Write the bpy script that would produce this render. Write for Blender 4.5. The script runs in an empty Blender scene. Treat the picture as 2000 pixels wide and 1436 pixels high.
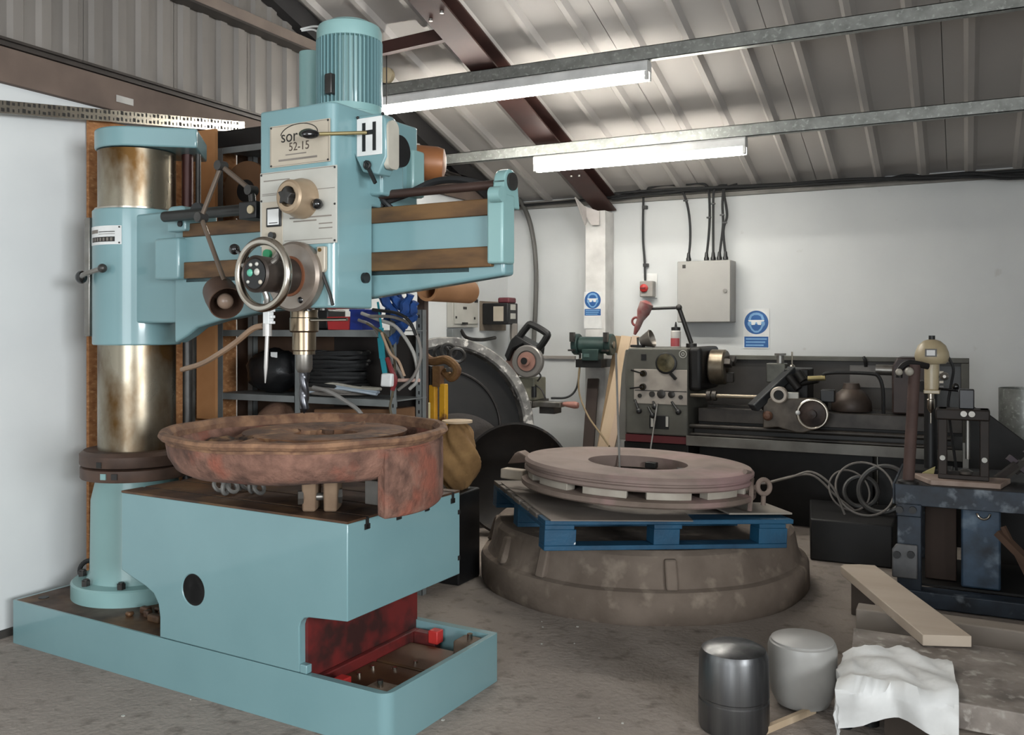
import bpy, bmesh, math, random
from mathutils import Vector, Matrix, Euler
PI = math.pi
R = math.radians
scene = bpy.context.scene
COL = scene.collection
random.seed(7)

# ---------------------------------------------------------------- camera
CAM_H, FOC, CX, CY, YAW = 1.4, 1763.0, 1000.0, 640.0, R(26.7)
cd = bpy.data.cameras.new('camera')
cam = bpy.data.objects.new('camera', cd)
COL.objects.link(cam)
cam.location = (0, 0, CAM_H)
cam.rotation_euler = (PI / 2, 0, YAW)
cd.sensor_width = 36.0
cd.lens = FOC / 2000 * 36.0
cd.shift_y = -(718.0 - CY) / 2000.0
cd.clip_start = 0.05
scene.camera = cam

# ---------------------------------------------------------------- light and exposure
scene.view_settings.view_transform = 'Standard'
scene.view_settings.look = 'None'
scene.view_settings.gamma = 1.0
scene.view_settings.use_curve_mapping = False
scene.view_settings.exposure = 0.2
w = bpy.data.worlds.new('overcast_sky')
scene.world = w
w.use_nodes = True
w.node_tree.nodes['Background'].inputs[0].default_value = (0.85, 0.93, 1.0, 1)
w.node_tree.nodes['Background'].inputs[1].default_value = 0.6


def area_light(name, loc, rot, sx, sy, power, col, spread=180):
    d = bpy.data.lights.new(name, 'AREA')
    d.shape = 'RECTANGLE'
    d.size, d.size_y, d.energy, d.color, d.spread = sx, sy, power, col, R(spread)
    o = bpy.data.objects.new(name, d)
    o.location, o.rotation_euler = loc, rot
    COL.objects.link(o)
    return o


# daylight coming in through the roller-door opening and the two windows behind the camera
area_light('daylight_through_door', (-0.6, -3.6, 1.75), (R(90), 0, 0), 3.0, 3.0, 180, (0.92, 0.97, 1.0))
area_light('daylight_through_window', (4.1, -1.3, 1.9), (R(90), 0, R(90)), 3.0, 1.0, 280, (0.92, 0.97, 1.0), 115)
TUBE_EMIT = 54.0


# ---------------------------------------------------------------- reading points of the room
def ray(px, py):
    a = (px - CX) / FOC
    return Vector((math.cos(YAW) * a - math.sin(YAW), math.sin(YAW) * a + math.cos(YAW), (CY - py) / FOC))


EYE = Vector((0, 0, CAM_H))


def pz(px, py, z): r = ray(px, py); return EYE + r * ((z - CAM_H) / r.z)
def pX(px, py, X): r = ray(px, py); return EYE + r * (X / r.x)
def pY(px, py, Y): r = ray(px, py); return EYE + r * (Y / r.y)


# frame of the drilling machine: origin at the near corner of its base plate, turned 3.3 degrees
MO = pz(756, 1359.5, 0.19)
MROT = R(-3.3)
TM = Matrix.Translation((MO.x, MO.y, 0)) @ Matrix.Rotation(MROT, 4, 'Z')
TMI = TM.inverted()


def mV(px, py, v):
    o, d = TMI @ EYE, TMI.to_3x3() @ ray(px, py)
    return o + d * ((v - o.y) / d.y)


def mU(px, py, u):
    o, d = TMI @ EYE, TMI.to_3x3() @ ray(px, py)
    return o + d * ((u - o.x) / d.x)


# ---------------------------------------------------------------- materials
def lin(c):
    c = c / 255.0
    return c / 12.92 if c <= 0.04045 else ((c + 0.055) / 1.055) ** 2.4


def rgb(c): return (lin(c[0]), lin(c[1]), lin(c[2]), 1)


MATS = {}


def mat(name, col, rough=0.6, metal=0.0, col2=None, scale=6.0, lo=0.35, hi=0.7, bump=0.0, bscale=60.0,
        col3=None, scale3=25.0, lo3=0.55, hi3=0.7, stretch=(1, 1, 1), coat=0.0, detail=6.0, rough2=None, spec=0.5):
    """principled surface whose colour wanders between up to three tones by noise"""
    m = bpy.data.materials.new(name)
    m.use_nodes = True
    nt = m.node_tree
    b = nt.nodes['Principled BSDF']
    b.inputs['Roughness'].default_value = rough
    b.inputs['Metallic'].default_value = metal
    b.inputs['Specular IOR Level'].default_value = spec
    if coat:
        b.inputs['Coat Weight'].default_value = coat
        b.inputs['Coat Roughness'].default_value = 0.07
    if col2 is None:
        col2 = tuple(x * 0.86 for x in col)
    tc = nt.nodes.new('ShaderNodeTexCoord')
    mp = nt.nodes.new('ShaderNodeMapping')
    mp.inputs['Scale'].default_value = stretch
    nt.links.new(tc.outputs['Object'], mp.inputs['Vector'])

    def noise(s, d=detail):
        n = nt.nodes.new('ShaderNodeTexNoise')
        n.inputs['Scale'].default_value = s
        n.inputs['Detail'].default_value = d
        nt.links.new(mp.outputs['Vector'], n.inputs['Vector'])
        return n

    def ramp(src, a, c, v0, v1):
        r = nt.nodes.new('ShaderNodeValToRGB')
        r.color_ramp.elements[0].position, r.color_ramp.elements[1].position = a, c
        r.color_ramp.elements[0].color, r.color_ramp.elements[1].color = v0, v1
        nt.links.new(src, r.inputs['Fac'])
        return r

    n1 = noise(scale)
    r1 = ramp(n1.outputs['Fac'], lo, hi, rgb(col), rgb(col2))
    out = r1.outputs['Color']
    if col3 is not None:
        n3 = noise(scale3)
        r3 = ramp(n3.outputs['Fac'], lo3, hi3, (0, 0, 0, 1), (1, 1, 1, 1))
        mx = nt.nodes.new('ShaderNodeMixRGB')
        nt.links.new(r3.outputs['Color'], mx.inputs['Fac'])
        nt.links.new(out, mx.inputs['Color1'])
        mx.inputs['Color2'].default_value = rgb(col3)
        out = mx.outputs['Color']
    nt.links.new(out, b.inputs['Base Color'])
    if rough2 is not None:
        rr = ramp(n1.outputs['Fac'], lo, hi, (rough,) * 3 + (1,), (rough2,) * 3 + (1,))
        nt.links.new(rr.outputs['Color'], b.inputs['Roughness'])
    if bump:
        nb = noise(bscale, 4.0)
        bp = nt.nodes.new('ShaderNodeBump')
        bp.inputs['Strength'].default_value = bump
        bp.inputs['Distance'].default_value = 0.01
        nt.links.new(nb.outputs['Fac'], bp.inputs['Height'])
        nt.links.new(bp.outputs['Normal'], b.inputs['Normal'])
    MATS[name] = m
    return m


def emit(name, col, strength):
    m = bpy.data.materials.new(name)
    m.use_nodes = True
    b = m.node_tree.nodes['Principled BSDF']
    b.inputs['Base Color'].default_value = rgb(col)
    b.inputs['Emission Color'].default_value = rgb(col)
    b.inputs['Emission Strength'].default_value = strength
    return m


G = mat('machine_green_paint', (114, 147, 151), 0.34, 0, (107, 140, 144), 2.0, coat=0.5, bump=0.02, bscale=9)
GREEN2 = mat('pale_green_paint', (128, 162, 161), 0.4, 0, (120, 155, 154), 3.0, coat=0.2)
WAY = mat('oily_brown_slideway', (116, 86, 54), 0.4, 0.4, (76, 56, 40), 5, stretch=(1, 4, 4), rough2=0.55)
OILY = mat('oily_brown_iron', (88, 62, 44), 0.45, 0.25, (48, 34, 26), 7, col3=(118, 88, 56), scale3=4, lo3=0.5, hi3=0.75, rough2=0.65)
COLSTEEL = mat('stained_column_steel', (150, 142, 126), 0.27, 0.9, (92, 66, 34), 3.2, lo=0.40, hi=0.60, stretch=(1.6, 1.6, 0.9), rough2=0.4)
CHROME = mat('bright_steel', (190, 184, 174), 0.22, 1.0, (170, 160, 146), 8)
STEEL = mat('grey_steel', (150, 148, 144), 0.38, 0.85, (116, 110, 102), 9)
DSTEEL = mat('dark_steel', (74, 72, 70), 0.42, 0.6, (48, 46, 44), 9)
BLACK = mat('black_plastic', (22, 22, 23), 0.45)
BLACKGLOSS = mat('black_knob', (16, 16, 17), 0.18, coat=0.4)
RUBBER = mat('black_cable_rubber', (28, 28, 29), 0.6)
BROWNPAINT = mat('dull_brown_iron', (92, 70, 58), 0.55, 0.2, (66, 50, 42), 8)
CREAMPLATE = mat('cream_plate', (186, 176, 160), 0.45, 0.1, (170, 160, 144), 5)
GREYPLATE = mat('pale_grey_plate', (186, 184, 176), 0.42, 0.1, (170, 168, 160), 5)
INK = mat('black_ink', (30, 27, 24), 0.6)
GREYINK = mat('faded_grey_ink', (124, 116, 108), 0.6)
WHITEPAINT = mat('white_paint', (216, 216, 214), 0.6)
WHITEPL = mat('white_plastic', (224, 224, 222), 0.4)
RED = mat('red_primer', (98, 26, 24), 0.6, 0, (48, 20, 17), 8, lo=0.4, hi=0.6)
REDBRIGHT = mat('bright_red_paint', (176, 44, 40), 0.5, 0, (150, 36, 34), 6)
RUST = mat('rusty_casting', (124, 90, 76), 0.9, 0.0, (82, 57, 47), 13, lo=0.38, hi=0.62, col3=(130, 76, 60), scale3=7, lo3=0.52, hi3=0.66, bump=0.8, bscale=38, detail=12)
RUSTRIM = mat('tan_rust_rim', (130, 97, 72), 0.85, 0.0, (92, 65, 49), 14, lo=0.4, hi=0.62, col3=(92, 62, 46), scale3=16, lo3=0.56, hi3=0.7, bump=0.6, bscale=34, detail=10)
RUSTDARK = mat('dark_rust_scale', (84, 58, 40), 0.85, 0.0, (38, 26, 19), 9, lo=0.4, hi=0.58, col3=(132, 98, 64), scale3=13, lo3=0.55, hi3=0.72, bump=0.6, bscale=22)
RUSTPALE = mat('dusty_machined_casting', (132, 116, 106), 0.8, 0.1, (104, 90, 80), 5, col3=(150, 122, 118), scale3=3, bump=0.15, bscale=30)
DUSTCAST = mat('dusty_brown_casting', (118, 105, 94), 0.9, 0, (92, 80, 70), 4, bump=0.35, bscale=24, col3=(134, 121, 108), scale3=9)
CARD = mat('brown_cardboard', (168, 122, 84), 0.85, 0, (150, 106, 70), 4)
CARDDARK = mat('dirty_cardboard', (116, 82, 54), 0.85, 0, (90, 62, 42), 4)
OSB = mat('strand_board', (166, 116, 74), 0.85, 0, (132, 86, 50), 22, col3=(186, 140, 96), scale3=34, stretch=(1, 1, 2.2))
WOOD = mat('pale_timber', (196, 176, 150), 0.7, 0, (176, 152, 124), 5, stretch=(1, 1, 0.12), bump=0.1)
WOODX = mat('pale_sawn_plank', (192, 178, 162), 0.7, 0, (176, 160, 142), 5, stretch=(0.15, 1, 1), bump=0.12, col3=(150, 122, 96), scale3=14, lo3=0.7, hi3=0.78)
DARKWOOD = mat('dark_brown_board', (66, 54, 48), 0.7, 0, (48, 38, 34), 6, stretch=(1, 1, 0.2))
RACKGREY = mat('grey_rack_steel', (126, 129, 128), 0.45, 0.2, (104, 107, 107), 6)
BLUEPAINT = mat('worn_blue_pallet_paint', (20, 76, 106), 0.6, 0, (15, 58, 84), 6, col3=(200, 204, 206), scale3=11, lo3=0.735, hi3=0.75, bump=0.2)
LATHEGREY = mat('grey_lathe_paint', (92, 91, 84), 0.5, 0, (80, 78, 72), 6, spec=0.3)
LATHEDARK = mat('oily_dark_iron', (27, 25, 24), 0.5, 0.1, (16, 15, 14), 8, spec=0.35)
LATHEMID = mat('worn_lathe_iron', (68, 63, 58), 0.45, 0.4, (44, 40, 37), 9)
PANEL = mat('worn_control_panel', (160, 152, 142), 0.55, 0, (138, 130, 122), 9)
MAROON = mat('maroon_stripe', (88, 30, 34), 0.5)
BLUEMOTTLE = mat('smeared_blue_steel', (46, 56, 68), 0.5, 0.2, (26, 30, 36), 9, col3=(118, 126, 134), scale3=12, lo3=0.56, hi3=0.74)
CREAM = mat('aged_cream_enamel', (186, 172, 142), 0.4, 0, (166, 150, 120), 5, coat=0.2)
GALV = mat('galvanised_steel', (150, 152, 148), 0.4, 0.55, (126, 128, 124), 16, col3=(178, 180, 176), scale3=40)
TEAL = mat('dark_green_enamel', (44, 66, 62), 0.45, 0, (34, 50, 48), 7)
YELLOW = mat('worn_yellow_paint', (206, 154, 36), 0.55, 0, (176, 124, 24), 7, col3=(104, 66, 34), scale3=10, lo3=0.62, hi3=0.7)
RUSTYEL = mat('rusty_yellow_iron', (120, 88, 50), 0.8, 0.1, (84, 54, 34), 9, bump=0.3)
BLUE = mat('blue_plastic', (24, 50, 140), 0.5, 0, (18, 40, 118), 5)
BLUECLOTH = mat('blue_webbing', (30, 74, 140), 0.8, 0, (22, 52, 104), 14, bump=0.3)
TEALCLOTH = mat('teal_webbing', (36, 142, 156), 0.8)
REDPL = mat('red_plastic', (190, 52, 54), 0.45)
HOSE = mat('beige_hose', (150, 122, 98), 0.5, 0, (130, 104, 82), 6)
GREYCABLE = mat('grey_cable_sheath', (128, 122, 116), 0.55)
SIGNBLUE = mat('sign_blue', (36, 88, 148), 0.4)
SIGNPALE = mat('sign_pale_blue', (120, 164, 206), 0.4)
SACK = mat('crumpled_sacking', (150, 116, 74), 0.9, 0, (104, 76, 44), 7, bump=0.6, bscale=18)
PAPER = mat('white_plastic_sheet', (222, 222, 220), 0.6, 0, (200, 200, 198), 6, bump=0.3, bscale=12)


# ---------------------------------------------------------------- geometry helpers
class MB:
    """collects shapes given in one frame and links them as ONE mesh object"""

    def __init__(self, frame=None):
        self.v, self.f, self.F = [], [], frame

    def add(self, vs, fs):
        o = len(self.v)
        self.v += [Vector(x) for x in vs]
        self.f += [tuple(i + o for i in q) for q in fs]
        return self

    def box(self, x0, x1, y0, y1, z0, z1, m=None):
        vs = [Vector((x, y, z)) for z in (z0, z1) for y in (y0, y1) for x in (x0, x1)]
        if m is not None:
            vs = [m @ q for q in vs]
        return self.add(vs, [(0, 2, 3, 1), (4, 5, 7, 6), (0, 1, 5, 4), (2, 6, 7, 3), (0, 4, 6, 2), (1, 3, 7, 5)])

    def bar(self, p0, p1, wx, wz, up=(0, 0, 1), roll=0.0):
        p0, p1 = Vector(p0), Vector(p1)
        d = p1 - p0
        L = d.length
        t = d.normalized()
        up = Vector(up)
        if abs(t.dot(up)) > 0.95:
            up = Vector((1, 0, 0))
        s = t.cross(up).normalized()
        u = s.cross(t)
        if roll:
            q = Matrix.Rotation(roll, 3, t)
            s, u = q @ s, q @ u
        m = Matrix(((s.x, t.x, u.x, p0.x), (s.y, t.y, u.y, p0.y), (s.z, t.z, u.z, p0.z), (0, 0, 0, 1)))
        return self.box(-wx / 2, wx / 2, 0, L, -wz / 2, wz / 2, m)

    def _basis(self, ax):
        t = Vector(ax).normalized()
        a = Vector((0, 0, 1)) if abs(t.z) < 0.9 else Vector((1, 0, 0))
        s = t.cross(a).normalized()
        return t, s, t.cross(s)

    def lathe(self, prof, c, ax=(0, 0, 1), n=32, a0=0.0, a1=2 * PI, closed=False):
        """profile of (radius, height) turned about ax through c"""
        t, s, u = self._basis(ax)
        c = Vector(c)
        full = abs(a1 - a0 - 2 * PI) < 1e-6
        k = n if full else n + 1
        P = len(prof)
        vs = []
        for i in range(k):
            a = a0 + (a1 - a0) * i / n
            d = s * math.cos(a) + u * math.sin(a)
            for r, h in prof:
                vs.append(c + t * h + d * r)
        fs = []
        for i in range(n):
            j = (i + 1) % k
            for p in range(P if closed else P - 1):
                q = (p + 1) % P
                fs.append((i * P + p, j * P + p, j * P + q, i * P + q))
        if closed and not full:
            fs.append(tuple(range(P)))
            fs.append(tuple((k - 1) * P + p for p in reversed(range(P))))
        if not closed and full:
            if prof[0][0] > 1e-6:
                fs.append(tuple(i * P for i in range(k)))
            if prof[-1][0] > 1e-6:
                fs.append(tuple(i * P + P - 1 for i in reversed(range(k))))
        return self.add(vs, fs)

    def cyl(self, p0, p1, r0, r1=None, n=24):
        p0, p1 = Vector(p0), Vector(p1)
        r1 = r0 if r1 is None else r1
        return self.lathe([(r0, 0), (r1, (p1 - p0).length)], p0, p1 - p0, n)

    def ring(self, c, ax, ri, ro, h, n=40):
        return self.lathe([(ri, 0), (ro, 0), (ro, h), (ri, h)], c, ax, n, closed=True)

    def torus(self, c, ax, Rr, r, n=40, m=10, a0=0.0, a1=2 * PI):
        return self.lathe([(Rr + r * math.cos(2 * PI * i / m), r * math.sin(2 * PI * i / m)) for i in range(m)], c, ax, n, a0, a1, closed=True)

    def ball(self, c, r, n=16, m=10, top=1.0, bot=-1.0, ax=(0, 0, 1)):
        rr = r if isinstance(r, (tuple, list)) else (r, r)
        a0, a1 = math.asin(bot), math.asin(top)
        pr = [(max(rr[0] * math.cos(a0 + (a1 - a0) * i / m), 0.0), rr[1] * math.sin(a0 + (a1 - a0) * i / m)) for i in range(m + 1)]
        return self.lathe(pr, c, ax, n)

    def tube(self, pts, r, n=8, smooth=6, closed=False):
        pts = [Vector(p) for p in pts]
        if smooth and len(pts) > 2:
            out = []
            N = len(pts)
            for i in range(N if closed else N - 1):
                if closed:
                    p0, p1, p2, p3 = pts[i - 1], pts[i], pts[(i + 1) % N], pts[(i + 2) % N]
                else:
                    p1, p2 = pts[i], pts[i + 1]
                    p0 = pts[i - 1] if i else p1 * 2 - p2
                    p3 = pts[i + 2] if i + 2 < N else p2 * 2 - p1
                for k in range(smooth):
                    t = k / smooth
                    out.append(0.5 * (2 * p1 + (p2 - p0) * t + (2 * p0 - 5 * p1 + 4 * p2 - p3) * t * t + (3 * p1 - p0 - 3 * p2 + p3) * t ** 3))
            if not closed:
                out.append(pts[-1])
            pts = out
        N = len(pts)
        vs, fs = [], []
        prev = None
        for i in range(N):
            t = (pts[(i + 1) % N] - pts[i - 1]) if closed else (pts[min(i + 1, N - 1)] - pts[max(i - 1, 0)])
            t = t.normalized() if t.length > 1e-9 else Vector((0, 0, 1))
            if prev is None:
                a = Vector((0, 0, 1)) if abs(t.z) < 0.9 else Vector((1, 0, 0))
                s = t.cross(a).normalized()
            else:
                s = (prev - t * prev.dot(t)).normalized()
            prev = s
            u = t.cross(s)
            for k in range(n):
                a = 2 * PI * k / n
                vs.append(pts[i] + (s * math.cos(a) + u * math.sin(a)) * r)
        for i in range(N if closed else N - 1):
            j = (i + 1) % N
            for k in range(n):
                l = (k + 1) % n
                fs.append((i * n + k, i * n + l, j * n + l, j * n + k))
        if not closed:
            fs.append(tuple(range(n)))
            fs.append(tuple((N - 1) * n + k for k in reversed(range(n))))
        return self.add(vs, fs)

    def prism(self, poly, plane, d0, d1, m=None):
        """poly is 2D; plane 'xz' extrudes along y, 'yz' along x, 'xy' along z"""
        n = len(poly)
        vs = []
        for d in (d0, d1):
            for a, b in poly:
                vs.append(Vector({'xz': (a, d, b), 'yz': (d, a, b), 'xy': (a, b, d)}[plane]))
        if m is not None:
            vs = [m @ q for q in vs]
        fs = [tuple(range(n)), tuple(range(2 * n - 1, n - 1, -1))]
        fs += [(i, (i + 1) % n, n + (i + 1) % n, n + i) for i in range(n)]
        return self.add(vs, fs)

    def build(self, name, m, parent=None, loc=None, rotz=0.0, bevel=0.0, smooth=35, seg=2, cuts=None,
              label=None, cat=None, group=None, kind=None):
        if parent is not None:
            W = WM[parent]
        else:
            if loc is None:
                pts = [self.F @ q for q in self.v] if self.F is not None else self.v
                xs, ys, zs = zip(*[tuple(q) for q in pts])
                loc = ((min(xs) + max(xs)) / 2, (min(ys) + max(ys)) / 2, min(zs))
            W = Matrix.Translation(loc) @ Matrix.Rotation(rotz, 4, 'Z')
        T = W.inverted()
        if self.F is not None:
            T = T @ self.F
        me = bpy.data.meshes.new(name)
        me.from_pydata([T @ q for q in self.v], [], self.f)
        bm = bmesh.new()
        bm.from_mesh(me)
        bmesh.ops.recalc_face_normals(bm, faces=bm.faces)
        bm.to_mesh(me)
        bm.free()
        me.materials.append(m)
        o = bpy.data.objects.new(name, me)
        COL.objects.link(o)
        if parent is not None:
            o.parent = parent
        else:
            o.matrix_world = W
        WM[o] = W
        if cuts is not None:
            cm = bpy.data.meshes.new('cut')
            cm.from_pydata([W.inverted() @ (cuts.F @ q if cuts.F is not None else q) for q in cuts.v], [], cuts.f)
            b2 = bmesh.new()
            b2.from_mesh(cm)
            bmesh.ops.recalc_face_normals(b2, faces=b2.faces)
            b2.to_mesh(cm)
            b2.free()
            co = bpy.data.objects.new('cut', cm)
            COL.objects.link(co)
            co.matrix_world = W
            md = o.modifiers.new('cut', 'BOOLEAN')
            md.operation, md.object, md.solver = 'DIFFERENCE', co, 'EXACT'
            md.use_self = True
            if parent is not None:
                bpy.context.view_layer.update()
            dg = bpy.context.evaluated_depsgraph_get()
            new = bpy.data.meshes.new_from_object(o.evaluated_get(dg))
            o.modifiers.clear()
            o.data = new
            new.name = name
            bpy.data.objects.remove(co)
            me = new
        if bevel:
            md = o.modifiers.new('edge', 'BEVEL')
            md.width, md.segments, md.limit_method, md.angle_limit = bevel, seg, 'ANGLE', R(40)
            md.harden_normals = False
        if smooth:
            for p in me.polygons:
                p.use_smooth = True
            me.set_sharp_from_angle(angle=R(smooth))
        tag(o, label, cat, group, kind)
        return o


WM = {}


def tag(o, label=None, cat=None, group=None, kind=None):
    if label: o['label'] = label
    if cat: o['category'] = cat
    if group: o['group'] = group
    if kind: o['kind'] = kind
    return o


def thing(name, label, cat, loc, rotz=0.0, group=None):
    o = bpy.data.objects.new(name, None)
    COL.objects.link(o)
    o.empty_display_size = 0.1
    W = Matrix.Translation(loc) @ Matrix.Rotation(rotz, 4, 'Z')
    o.matrix_world = W
    WM[o] = W
    return tag(o, label, cat, group)


def text_mesh(name, body, size, m, parent, M4, extrude=0.0006, shear=0.0):
    """lettering as a mesh; M4 maps text plane (x right, y up) to world"""
    cu = bpy.data.curves.new(name, 'FONT')
    cu.body, cu.size, cu.extrude, cu.shear = body, size, extrude, shear
    cu.align_x = 'CENTER'
    t = bpy.data.objects.new('t', cu)
    COL.objects.link(t)
    dg = bpy.context.evaluated_depsgraph_get()
    me = bpy.data.meshes.new_from_object(t.evaluated_get(dg))
    bpy.data.objects.remove(t)
    me.transform(WM[parent].inverted() @ M4)
    me.materials.clear()
    me.materials.append(m)
    me.name = name
    o = bpy.data.objects.new(name, me)
    COL.objects.link(o)
    o.parent = parent
    WM[o] = WM[parent]
    return o


def rectY(px0, py0, px1, py1, Y):
    a, b = pY(px0, (py0 + py1) / 2, Y), pY(px1, (py0 + py1) / 2, Y)
    c, d = pY((px0 + px1) / 2, py0, Y), pY((px0 + px1) / 2, py1, Y)
    return a.x, b.x, d.z, c.z


def boxY(mb, px0, py0, px1, py1, Y, depth):
    x0, x1, z0, z1 = rectY(px0, py0, px1, py1, Y)
    mb.box(x0, x1, Y, Y + depth, z0, z1)
    return x0, x1, z0, z1
# ================================================================ the room
XL, YB, XR, YF = -3.9, 7.66, 4.2, -3.5
EAVE, SLOPE, YRIDGE = 2.60, 0.3, 2.0


def roof_z(y): return EAVE + SLOPE * (YB - y) if y >= YRIDGE else EAVE + SLOPE * (YB - 2 * YRIDGE + y)


FLOORM = mat('dusty_concrete', (152, 142, 133), 0.9, 0, (132, 122, 114), 1.3, lo=0.3, hi=0.7, col3=(98, 88, 80), scale3=14, lo3=0.55, hi3=0.8, bump=0.5, bscale=45, detail=11)
WALLM = mat('white_wall_paint', (204, 206, 205), 0.8, 0, (196, 198, 198), 1.6, col3=(176, 174, 170), scale3=7, lo3=0.7, hi3=0.82, bump=0.04, bscale=9)
ROOFM = mat('pale_roof_sheet', (168, 163, 158), 0.6, 0.05, (162, 157, 152), 1.4)
SIDEM = mat('grey_siding_sheet', (128, 122, 116), 0.55, 0.15, (110, 105, 100), 2, stretch=(1, 1, 0.3))
LEDGEM = mat('brown_ledge_board', (104, 88, 78), 0.75, 0, (86, 72, 64), 4)
LEDGED = mat('dark_flashing', (64, 58, 54), 0.5, 0.3)
RAFTER = mat('red_oxide_steel', (66, 38, 32), 0.55, 0.1, (52, 30, 26), 4)

MB().box(XL - .2, XR + .2, YF - .2, YB + .2, -0.12, 0.0).build('floor', FLOORM, loc=(0, 0, -0.12), kind='structure')
wb = MB().box(XL - .2, XR + .2, YB, YB + 0.12, 0, EAVE - 0.01).build('wall_back', WALLM, loc=(0, YB, 0), kind='structure')
wl = MB().box(XL - 0.12, XL, YF, YB, 0, 2.56).build('wall_left', WALLM, loc=(XL, 0, 0), kind='structure')
wf = MB()
wf.box(XL - .2, -2.1, YF - 0.15, YF, 0, 4.4).box(0.9, XR + .2, YF - 0.15, YF, 0, 4.4).box(-2.1, 0.9, YF - 0.15, YF, 3.25, 4.4)
wf.build('wall_front', WALLM, loc=(0, YF, 0), kind='structure')
wr = MB()
wr.box(XR, XR + .15, YF, -2.9, 0, 4.4).box(XR, XR + .15, 0.3, YB, 0, 4.4).box(XR, XR + .15, -2.9, 0.3, 0, 1.35).box(XR, XR + .15, -2.9, 0.3, 2.45, 4.4)
wr.build('wall_right', WALLM, loc=(XR, 0, 0), kind='structure')

# roof: a thin deck carrying ribbed liner sheets, each sheet a piece of its own
rz0, rz1, rz2 = roof_z(YB), roof_z(YRIDGE), roof_z(YF)
deck = MB().prism([(YB + .2, rz0 - 0.02), (YRIDGE, rz1 + .04), (YF - .2, rz2 - .02), (YF - .2, rz2 + .12), (YRIDGE, rz1 + .18), (YB + .2, rz0 + .12)], 'yz', XL - .2, XR + .2)
ceiling = deck.build('ceiling', ROOFM, loc=(0, YB, EAVE), kind='structure')


def sheet_profile(w, ribs, rib_top, rib_base, h):
    """one trapezoid-ribbed sheet: points (across, height)"""
    p = [(0.002, 0)]
    for c in ribs:
        p += [(c - rib_base / 2, 0), (c - rib_top / 2, h), (c + rib_top / 2, h), (c + rib_base / 2, 0)]
    p.append((w - 0.002, 0))
    return p


RP = 0.318
x = -1.56 - RP * 1.5 - 6 * RP
sheet_id = 0
sheet_mesh = None
while x < XR - 0.3:
    if sheet_mesh is None:
        prof = sheet_profile(RP * 3, [RP * .5, RP * 1.5, RP * 2.5], 0.035, 0.085, 0.034)
        m = MB()
        n = len(prof)
        for y in (YB, 5.9, 4.2, YRIDGE):
            for a, h in prof:
                m.v.append(Vector((x + a, y, roof_z(y) - 0.005 - h)))
        for k in range(3):
            for i in range(n - 1):
                m.f.append((k * n + i, k * n + i + 1, (k + 1) * n + i + 1, (k + 1) * n + i))
        o = m.build('roof_sheet', ROOFM, parent=ceiling, smooth=20)
        sheet_mesh, sx = o.data, x
    else:
        o = bpy.data.objects.new('roof_sheet', sheet_mesh)
        COL.objects.link(o)
        o.parent = ceiling
        o.location = (x - sx, 0, 0)
    x += RP * 3
# one sheet end strip left of the first whole sheet
m = MB()
m.box(XL, -1.56 - RP * 7.5, YRIDGE, YB, 0, 0.004)
for i, q in enumerate(m.v):
    q.z = roof_z(q.y) - 0.006 + (0.002 if i > 3 else 0)
m.build('roof_sheet', ROOFM, parent=ceiling, smooth=0)

# gable siding above the ledge, one object per vertical sheet
gable = MB().prism([(YF, 2.56), (YB, 2.56), (YB, roof_z(YB) + .05), (YRIDGE, rz1 + .03), (YF, rz2)], 'yz', XL - 0.12, XL - 0.03)
gable = gable.build('wall_gable', SIDEM, loc=(XL, 0, 2.56), kind='structure')
SP = 0.1435
y = 2.552 - 0.5 * SP - 12 * SP
while y < YB - 0.05:
    m = MB()
    ribs = [SP * (k + .5) for k in range(4)]
    prof = [q for q in sheet_profile(SP * 4, ribs, 0.05, 0.085, 0.022) if y + q[0] <= YB - 0.01]
    for a, h in prof:
        m.v.append(Vector((XL - 0.025 + h, y + a, 2.60)))
        m.v.append(Vector((XL - 0.025 + h, y + a, max(2.61, roof_z(y + a) + 0.02))))
    for i in range(len(prof) - 1):
        m.f.append((2 * i, 2 * i + 2, 2 * i + 3, 2 * i + 1))
    m.build('siding_sheet', SIDEM, parent=gable, smooth=20)
    y += SP * 4

# brown ledge band with flashing under the siding
MB().box(XL - 0.01, XL + 0.035, -1.0, YB - .3, 2.505, 2.665).build('trim_1', LEDGEM, kind='structure', bevel=0.003)
fl = MB()
fl.box(XL, XL + 0.06, -1.0, YB - .3, 2.69, 2.702).box(XL, XL + 0.045, -1.0, YB - .3, 2.668, 2.689)
fl.build('trim_2', LEDGED, kind='structure')
# horizontal sheeting rail across the gable
MB().box(XL - 0.01, XL + 0.075, 0.5, 5.0, 3.215, 3.285).build('trim_3', mat('dusty_rail_timber', (120, 106, 96), 0.7, 0, (104, 92, 84), 5), kind='structure', bevel=0.003)
MB().box(XL - 0.01, XL + 0.085, 0.5, 5.0, 3.20, 3.214).build('trim_6', LEDGED, kind='structure')
# dark closing strip under the roof along the gable
m = MB()
m.prism([(YB - .05, roof_z(YB) - .20), (YB - .05, roof_z(YB) - .02), (YRIDGE, rz1 - .02), (YRIDGE, rz1 - .13)], 'yz', XL - .02, XL + 0.06)
m.build('trim_4', mat('dark_corner_strip', (42, 40, 40), 0.6), kind='structure')
# wall plate along the eaves
m = MB()
m.box(XL, XR, YB - 0.05, YB, 2.55, 2.575)
m.box(XL, XR, YB - 0.03, YB, 2.512, 2.545)
m.build('trim_5', mat('grey_wall_plate', (132, 128, 122), 0.7), kind='structure')
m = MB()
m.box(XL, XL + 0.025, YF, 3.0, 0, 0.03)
m.build('baseboard_left', mat('dirty_floor_edge', (58, 54, 50), 0.9), kind='structure')

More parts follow.
